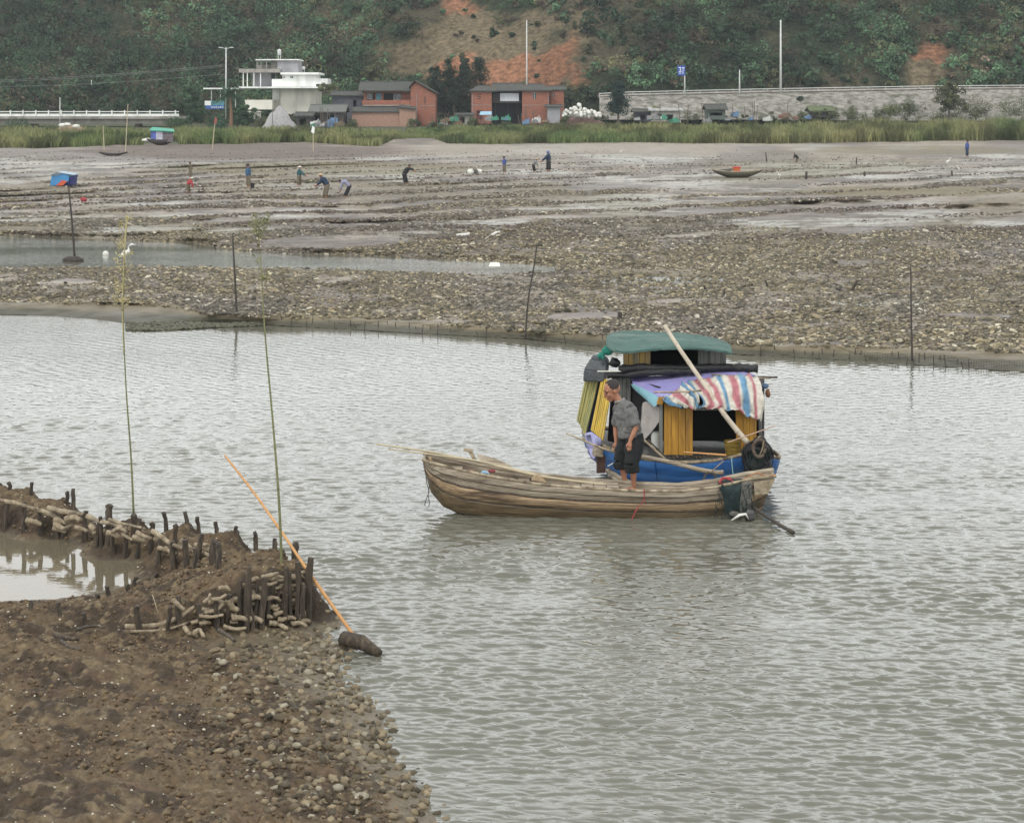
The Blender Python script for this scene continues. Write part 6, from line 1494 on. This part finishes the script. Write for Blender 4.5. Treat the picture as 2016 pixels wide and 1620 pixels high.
for s in ('n', 'f'):
    tb(J['neck'] + Vector((.02, 0, -.05)), J['s' + s] + Vector((0, 0, -.02)), .045, .045)
    tb(J['s' + s] + Vector((0, 0, -.02)), J['e' + s], .042, .038); tb(J['e' + s], J['w' + s], .038, .026, rm=.036)
    tb(J['pelvis'], J['h' + s], .10, .09); tb(J['h' + s], J['k' + s], .085, .055); 
    k_, a_ = J['k' + s], J['a' + s]; B.tube([k_, k_.lerp(a_, .3) + Vector((.015, 0, 0)), k_.lerp(a_, .75), a_], [.05, .053, .036, .032], 12)
    # foot
    toe = a_ + Vector((-.19, -.03 if s == 'n' else -.02, -.055)); heel = a_ + Vector((.045, 0, -.055))
    B.tube([heel, a_ + Vector((-.03, 0, -.035)), a_ + Vector((-.11, -.01, -.05)), toe], [.03, .038, .034, .018], 10)
    for q in range(5):
        B.tube([toe + Vector((.02, (q - 2) * .016, 0)), toe + Vector((-.028 + abs(q - 1) * .006, (q - 2) * .018, -.006))], [.012, .009], 6)
    # hand: palm, four curled fingers and a thumb from the side of the palm
    w = J['w' + s]; dn = Vector((-.02, -.01, -1)).normalized(); fw = Vector((-1, -.2, 0)).normalized()
    palm = w + dn * .05
    B.tube([w, palm, w + dn * .085], [.026, .036, .030], 10)
    for q in range(4):
        L = (.062, .07, .066, .052)[q]; b0 = w + dn * .082 + fw * (.026 - q * .0175)
        p1 = b0 + dn * L * .5 + Vector((-.006, -.012, 0)); p2 = p1 + dn * L * .32 + Vector((.004, .014, .004)); p3 = p2 + dn * L * .12 + Vector((.006, .018, .006))
        B.tube([b0, p1, p2, p3], [.0098, .0092, .0085, .0075], 7)
    B.tube([w + dn * .03 + fw * .026, w + dn * .055 + fw * .05 + Vector((0, -.008, 0)), w + dn * .09 + fw * .05 + Vector((0, -.012, 0))], [.014, .011, .008], 7)
hc = J['headc']; fwd = Vector((-.90, -.28, -.34)).normalized(); upv = Vector((-.30, -.06, .95)).normalized(); sid = fwd.cross(upv).normalized(); upv = sid.cross(fwd).normalized()
HS = 1.2
def HP(f, s, u): return hc + (fwd * f + sid * s + upv * u) * HS
def hball(c, r_, sf, ss, su):
    k = len(B.v); T_ = MB(); T_.ball((0, 0, 0), r_ * HS, 14, 10)
    B.add([Vector(c) + fwd * v[0] * sf + sid * v[1] * ss + upv * v[2] * su for v in T_.v], T_.f)
hball(HP(-.012, 0, .03), .098, 1.05, .82, .98); hball(HP(.03, 0, -.03), .075, .85, .80, 1.15); hball(HP(.055, 0, -.098), .03, 1, 1.1, .8)
B.tube([HP(.085, 0, .02), HP(.108, 0, -.012), HP(.122, 0, -.034), HP(.098, 0, -.044)], [.010, .013, .017, .012], 8)
for s in (-1, 1):
    hball(HP(.078, s * .034, .026), .020, .7, 1.3, .45); hball(HP(.068, s * .045, -.025), .026, .8, .9, .9)
    hball(HP(-.008, s * .083, -.005), .03, .75, .3, 1.05)
hball(HP(.092, 0, -.066), .016, .6, 1.7, .4); hball(HP(.088, 0, -.080), .015, .6, 1.5, .45)
remesh(B.build('body', skin, man, True), .0055, 3)
for s in (-1, 1):
    E = MB(); E.ball(HP(.086, s * .033, .008), .011, 10, 7); E.build('eye', mat('eye', (.06, .045, .04), scale=3, rough=.2, bump=0), man, True)
    E = MB(); E.tube([HP(.092, s * .018, .030), HP(.094, s * .034, .034), HP(.084, s * .052, .030)], [.004, .005, .003], 6); E.build('eyebrow', hair_m, man, True)
E = MB(); E.tube([HP(.100, -.024, -.073), HP(.108, 0, -.072), HP(.100, .024, -.073)], .0035, 5); E.build('mouth', mat('lip', (.16, .06, .05), scale=5), man)
# hair cap: the upper back of the skull
B2 = MB(); T_ = MB(); T_.ball((0, 0, 0), .1025, 30, 22)
vs2 = [HP(-.016, 0, .034) + (fwd * v[0] * 1.04 + sid * v[1] * .84 + upv * v[2] * .99) * HS for v in T_.v]
fs2 = [f for f in T_.f if all((T_.v[i][2] > -.045 - T_.v[i][0] * .55 - .0) and (T_.v[i][0] < .058 or T_.v[i][2] > .078) and T_.v[i][2] > T_.v[i][0] * 1.15 - .055 for i in f)]
B2.add(vs2, fs2); hr = B2.build('hair', hair_m, man, True); hs_ = hr.modifiers.new('t', 'SOLIDIFY'); hs_.thickness = .004; hs_.offset = 1
# shirt
B = MB()
tb(J['waist'] + Vector((0, 0, -.09)), J['chest'], .155, .165); tb(J['chest'], J['neck'] + Vector((.02, 0, -.03)), .15, .085)
for s in ('n', 'f'):
    sg = -1 if s == 'n' else 1
    tb(J['neck'] + Vector((.03, 0, -.05)), J['s' + s] + Vector((0, 0, .002)), .082, .078)
    tb(J['s' + s], J['waist'] + Vector((.01, sg * .06, -.02)), .09, .135)
    tb(J['s' + s], J['s' + s].lerp(J['e' + s], .92), .075, .060, rm=.068)
B.tube([J['waist'] + Vector((.0, 0, -.03)), J['pelvis'] + Vector((-.02, 0, -.015))], [.16, .168], 14)
sh = remesh(B.build('shirt', shirt_m, man, True), .010, 4)
tx2 = bpy.data.textures.new('folds', 'CLOUDS'); tx2.noise_scale = .09; d2 = sh.modifiers.new('d', 'DISPLACE'); d2.texture = tx2; d2.strength = .032; d2.mid_level = .22
m = MB(); nk = J['neck']; m.tube([nk + Vector((.068 * math.cos(a) + .004, .075 * math.sin(a), .012 + .022 * math.cos(a))) for a in [k / 16 * 6.283 for k in range(17)]], .015, 6); m.build('collar', mat('pale_collar', (.26, .26, .25), (.2, .2, .19), scale=9), sh, True)
m = MB(); c = J['chest'] + Vector((.0, -.155, .01)); m.box(c, (.085, .008, .09), ry=-.25); bevel(m.build('pocket', shirt_m, sh), .004)
# trousers, rolled below the knee
B = MB()
tb(J['pelvis'] + Vector((.005, 0, .045)), J['pelvis'] + Vector((0, 0, -.06)), .155, .165)
for s in ('n', 'f'):
    k_, a_ = J['k' + s], J['a' + s]
    tb(J['h' + s], k_, .132, .096, rm=.124); cuf = k_.lerp(a_, .32 if s == 'n' else .28); B.tube([k_, cuf], [.104, .100], 12); B.tube([cuf - Vector((0, 0, -.03)), cuf], [.092, .090], 12)
tr = remesh(B.build('trousers', trou_m, man, True), .010, 3); d3 = tr.modifiers.new('d', 'DISPLACE'); d3.texture = tx2; d3.strength = .024; d3.mid_level = .2
sl = thing('slipper', 'dark slipper on the left foot of the man', 'slipper', J['af'])
fa = J['af']; m = MB(); m.tube([fa + Vector((.06, 0, -.098)), fa + Vector((-.07, -.01, -.098)), fa + Vector((-.23, -.02, -.098))], [.030, .038, .026], 10); o = m.build('sole', cb, sl, True)
m = MB(); m.tube([fa + Vector((-.10, -.06, -.085)), fa + Vector((-.11, -.03, -.03)), fa + Vector((-.12, .03, -.03)), fa + Vector((-.11, .055, -.085))], .018, 7); m.build('strap', cb, sl, True)
# ---------------------------------------------------------------- people working on the flats
cloth = {k: mat(k + '_cloth', c, scale=5, rough=.9, bump=.4) for k, c in dict(navy=(.03, .05, .09), black=(.025, .027, .03), blue=(.06, .10, .30), lavender=(.30, .30, .42), red=(.42, .07, .08), grey=(.22, .22, .22), khaki=(.16, .14, .10), teal=(.05, .12, .13), steel=(.05, .12, .22)).items()}
hatm = {'white': flo, 'straw': mat('straw_hat', (.5, .42, .28), scale=8), 'dark': cb, 'blue': mat('blue_hood', (.16, .20, .34), scale=5)}
def worker(px, py, hpx, label, shirt, trou, hat, pose, face=-1, arms='down', zf=.4, tool=None):
    b = GZ(px, py); s = 1.22 * hpx * b.y / F          # visible height in metres
    t = thing('person', label, 'person', b)
    def V(x, y, z): return b + Vector((face * x * -1 * s, y * s, z * s))   # x: towards the way they face, in units of the visible height
    if pose == 'stand': hip, chest, neck, head = (0, .5), (.01, .72), (.02, .82), (.03, .91)
    elif pose == 'lean': hip, chest, neck, head = (-.08, .5), (.06, .72), (.13, .80), (.18, .88)
    elif pose == 'bend': hip, chest, neck, head = (-.22, .55), (.02, .80), (.18, .82), (.30, .80)
    else: hip, chest, neck, head = (-.15, .35), (.05, .62), (.15, .72), (.22, .82)
    k = {'stand': 1, 'lean': 1.0, 'bend': 1.0, 'crouch': 1.1}[pose]
    P3 = lambda q, y=0: V(q[0], y, q[1])
    Bd = MB(); r = .062 * k
    Bd.tube([P3(hip), P3(chest), P3(neck), P3(head)], [r * 1.5 * s, r * 1.7 * s, r * .8 * s, r * .9 * s], 8); Bd.ball(P3(head), .075 * s * k, 10, 8)
    arm = {'down': [(.02, .55), (.08, .38)], 'fwd': [(.22, .58), (.42, .45)], 'out': [(.30, .74), (.52, .62)], 'wide': [(.30, .80), (.52, .83)], 'low': [(.22, .5), (.30, .24)]}[arms]
    sp = (neck[0] - .01, neck[1] - .03); S_ = MB(); 
    for sg in (-1, 1):
        q = arm if not (arms == 'wide' and sg == 1) else [(-.28, .82), (-.5, .80)]
        Bd.tube([P3(sp, sg * .13), P3(q[0], sg * .15), P3(q[1], sg * .1)], [r * .8 * s, r * .62 * s, r * .5 * s], 7)
        S_.tube([P3(sp, sg * .11), P3(q[0], sg * .15), V(*(lambda a, b_: (a[0] * .55 + b_[0] * .45, sg * .13, a[1] * .55 + b_[1] * .45))(q[0], q[1]))], [r * 1.15 * s, r * .95 * s, r * .85 * s], 8)
        Bd.tube([P3(hip, sg * .07), V(hip[0] * .4 + .06 * sg * .6, sg * .09, .25), V(.05 * sg, sg * .09, -.05)], [r * 1.2 * s, r * .9 * s, r * .7 * s], 7)
    remesh(Bd.build('body', skin, t, True), .022 * s, 2)
    S_.tube([P3(hip), P3(chest), P3(sp)], [r * 2.0 * s, r * 2.15 * s, r * 1.5 * s], 10); S_.tube([P3(sp, -.12), P3(sp, .12)], r * 1.2 * s, 8)
    remesh(S_.build('shirt', cloth[shirt], t, True), .025 * s, 2)
    T2 = MB(); T2.tube([P3(hip, -.05), P3(hip, .05)], r * 1.9 * s, 9)
    for sg in (-1, 1): T2.tube([P3(hip, sg * .07), V(hip[0] * .4 + .06 * sg * .6, sg * .09, .25), V(.05 * sg, sg * .09, .06)], [r * 1.75 * s, r * 1.35 * s, r * 1.2 * s], 8)
    remesh(T2.build('trousers', cloth[trou], t, True), .025 * s, 2)
    hm = MB(); hc_ = P3((head[0], head[1] + .045))
    if hat in ('white', 'straw', 'dark'):
        hm.tube([hc_ + Vector((0, 0, -.012 * s)), hc_, hc_ + Vector((0, 0, .012 * s)), hc_ + Vector((0, 0, .055 * s))], [.135 * s, .13 * s, .075 * s, .055 * s], 12)
    else: hm.ball(P3((head[0] - .01, head[1] + .01)), .088 * s, 10, 8)
    hm.build('hat', hatm[hat], t, True)
    if tool:
        tm = MB(); a, c = P3(arm[1], -.1), V(*tool); tm.tube([P3((arm[1][0] * .3, arm[1][1] + .25), -.1), a, c], .012 * s, 6); tl = tm.build('hoe', bam_p, None); tag(tl, f'pale hoe handle held by the {label}'[:90], 'hoe')
    return t
worker(375, 350, 25, 'person with both arms held wide far left on the flat', 'khaki', 'khaki', 'dark', 'stand', 1, 'wide')
worker(372, 379, 25, 'person in red shirt and white hat bending at left', 'red', 'khaki', 'white', 'lean', -1, 'low')
worker(489, 368, 37, 'person in blue standing upright beside a dark bucket', 'steel', 'khaki', 'dark', 'stand', 1, 'down')
worker(589, 365, 31, 'person in dark green with a pale hat and one hand on hip', 'teal', 'khaki', 'white', 'stand', -1, 'fwd')
worker(640, 389, 40, 'person in navy jacket and straw hat reaching right', 'navy', 'khaki', 'straw', 'lean', 1, 'fwd')
worker(680, 387, 30, 'person in lavender shirt bending under a dark hat', 'lavender', 'black', 'dark', 'bend', 1, 'low')
worker(799, 362, 32, 'person in black pointing left alone in the middle', 'black', 'black', 'dark', 'lean', -1, 'out')
worker(993, 340, 26, 'person in blue jacket seen from behind at centre', 'blue', 'khaki', 'dark', 'stand', 1, 'down')
worker(1052, 338, 22, 'small person in grey shirt left of the hooded person', 'grey', 'black', 'straw', 'lean', -1, 'low')
worker(1080, 337, 33, 'person in dark jacket with pale blue hood', 'navy', 'black', 'blue', 'stand', 1, 'fwd', tool=(.75, -.1, .02))
worker(1568, 319, 16, 'small crouching dark figure on the far right mud', 'black', 'khaki', 'dark', 'crouch', 1, 'low', zf=.5)
worker(1904, 308, 26, 'person in blue at the right edge of the flat', 'blue', 'navy', 'dark', 'stand', -1, 'down', zf=.5)
Yb = GZ(496, 371).y; bucket(497, 361, 371, Yb, 9, cb, 'dark bucket beside the person in blue on the flat')
for px, py, lb in ((926, 342, 'grey white sack at the left of three on the ridges'), (934, 342, 'grey white sack in the middle of three on the ridges'), (943, 342, 'grey white sack at the right of three on the ridges')):
    c = GZ(px, py); m = MB(); m.ball(c + Vector((0, 0, .15)), .24, 8, 6, .2, (1.1, .8, .9)); tag(m.build('sack', grey_c if px == 934 else flo, None, True), lb, 'sack')
# beached boat with a red crate
def punt(name, label, x0, x1, yt, yb, Y, m_, beam, end_up=.25, m2=None):
    a, b = W(x0, yb, Y), W(x1, yb, Y); z0 = a.z; hh = W(0, yt, Y).z - z0; L = b.x - a.x
    t = thing(name, label, 'boat', (a + b) / 2); rows = []
    for j, (f, w, z) in enumerate(((0, 1.0, 1), (.0, .94, .55), (0, .75, .15), (0, .45, 0))):
        row = []
        for i in range(13):
            u = i / 12; taper = math.sin(math.pi * (u * .9 + .05)) ** .5; up = end_up * (abs(u - .5) * 2) ** 2.5
            row.append(Vector((a.x + L * (u if j == 0 else .5 + (u - .5) * (1 - .12 * j)), Y - beam / 2 * w * taper, z0 + hh * (z + up * (1 if j < 2 else 1.6)))))
        rows.append(row)
    far = [[Vector((p.x, 2 * Y - p.y, p.z)) for p in r_] for r_ in rows]
    m = MB(); m.grid(rows + far[::-1]); o = m.build('hull', m_, t, True); s_ = o.modifiers.new('t', 'SOLIDIFY'); s_.thickness = .06
    m = MB(); m.tube(rows[0], .05, 5); m.tube(far[0], .05, 5); m.build('gunwale', m2 or m_, t, True)
    for u in (3, 6, 9): m = MB(); c = (rows[0][u] + far[0][u]) / 2; m.box(c - Vector((0, 0, .04)), (.22, (far[0][u] - rows[0][u]).length, .05)); m.build('thwart', m2 or m_, t)
    return t
pt_ = punt('punt', 'dark green and brown open boat beached on the far flat', 1402, 1500, 338, 350, GZ(1450, 350).y, mat('mossy_hull', (.11, .10, .07), (.06, .055, .04), scale=.7, grime=(.03, .035, .02)), 1.5, .35, old_wood)
m = MB(); Yp_ = GZ(1450, 350).y; c = W(1450, 336, Yp_); m.box(c, (.55, .5, .45)); t = thing('plastic_crate', 'red and orange crate standing in the dark beached boat', 'crate', c - Vector((0, 0, .22))); bevel(m.build('crate_body', mat('orange_plastic', (.50, .13, .04), (.40, .10, .03), scale=3, rough=.4), t), .03)
m = MB(); m.box(c + Vector((0, 0, .26)), (.6, .54, .08)); m.build('crate_rim', mat('red_plastic', (.6, .03, .03), scale=3, rough=.4), t)
m = MB(); m.box(W(1432, 336, Yp_), (.5, .3, .18), .4); m.tube([W(1410, 336, Yp_), W(1442, 333, Yp_)], .05, 5); tag(m.build('gear_pile', grey_c), 'small grey gear left of the red crate in the beached boat', 'gear')
punt('punt', 'long low dark punt beached at far left below the reeds', 196, 250, 303, 307, GZ(222, 307).y, wood_dk, 1.4, .8)
# covered boats
t = punt('covered_boat', 'small houseboat with bright green roof moored in the left reeds', 290, 344, 276, 285, GZ(316, 286).y, wood_dk, 2.0, .3)
t['category'] = 'houseboat'
Yc = GZ(316, 286).y
part('cabin_side', mat('blue_sheet', (.10, .14, .42), scale=2), t, [(297, 307, 258, 274, Yc - .9, .1)])
part('cabin_side', mat('pale_lilac_sheet', (.5, .5, .6), scale=2), t, [(307.2, 320, 259, 275, Yc - .9, .1)])
part('cabin_side', mat('patched_board', (.2, .18, .2), (.08, .06, .06), scale=5), t, [(320.2, 341, 259, 280, Yc - .85, .1)])
part('cabin_base', mat('reddish_board', (.25, .12, .10), scale=3), t, [(303, 320, 275.2, 281, Yc - .88, .1)])
m = MB(); m.slab([W(294, 258, Yc - 1.1), W(343, 260.5, Yc - 1.1), W(342, 256, Yc + 1.1), W(300, 252, Yc + 1.1)], (0, 0, .12)); m.build('canvas_roof', mat('bright_green_tarp', (.04, .36, .24), scale=2, rough=.5), t)
m = MB(); m.ball(W(289, 276, Yc), .5, 8, 6, .3, (1.2, .6, .5)); tag(m.build('sack', flo, None, True), 'white bundle at the left end of the green-roofed boat', 'sack')
Yq = GZ(125, 367).y
t = thing('covered_boat', 'boat under blue and red tarpaulins cut by the left edge', 'houseboat', W(125, 366, Yq))
m = MB(); m.slab([W(98, 366, Yq), W(102, 345, Yq), W(112, 340, Yq), W(136, 347, Yq), W(134, 358, Yq), W(118, 366, Yq)], (0, 1.6, 0)); m.build('blue_tarp', mat('azure_tarp', (.06, .25, .50), (.05, .2, .42), scale=2, rough=.5, stretch=(1, 1, 3)), t)
m = MB(); m.slab([W(100, 344, Yq - .2), W(113, 339.5, Yq - .2), W(146, 345, Yq + .2), W(140, 350, Yq + .4), W(104, 348, Yq)], (0, 1.7, .04)); m.build('pale_tarp', mat('ice_blue_tarp', (.35, .48, .58), scale=2, rough=.5), t)
m = MB(); m.slab([W(110, 366, Yq - .06), W(122, 355, Yq - .06), W(132, 357, Yq - .06), W(124, 365.5, Yq - .06)], (0, .05, 0)); m.build('red_flap', mat('orange_red_cloth', (.65, .13, .06), scale=2), t)
m = MB(); m.slab([W(122, 366, Yq + .1), W(134, 349, Yq + .1), W(146, 346, Yq + .3), W(143, 365, Yq + .3)], (0, 1.2, 0)); m.build('navy_flap', mat('navy_tarp', (.04, .05, .18), scale=2), t)
m = MB(); m.ball(GZ(164, 397) + Vector((0, 0, .1)), .2, 8, 6, .2, (1, .7, .7)); tag(m.build('sack', cloth['red'], None, True), 'small red bag lying on the mud at left', 'bag')
# ---------------------------------------------------------------- the air itself
hzm = bpy.data.materials.new('air')
hzm.use_nodes = True
hn, hl_ = hzm.node_tree.nodes, hzm.node_tree.links
hn.clear()
ho = hn.new('ShaderNodeOutputMaterial'); pv = hn.new('ShaderNodeVolumePrincipled')
pv.inputs['Color'].default_value = (0.80, 0.88, 0.95, 1)
pv.inputs['Density'].default_value = 0.00014
hl_.new(pv.outputs['Volume'], ho.inputs['Volume'])
hb = MB(); hb.box((0, 480, 60), (2000, 1100, 131)); hz_o = hb.build('haze', hzm, loc=(0, 480, -5.5))
tag(hz_o, 'thin pale haze in the air over the river and hills', 'haze', kind='stuff')
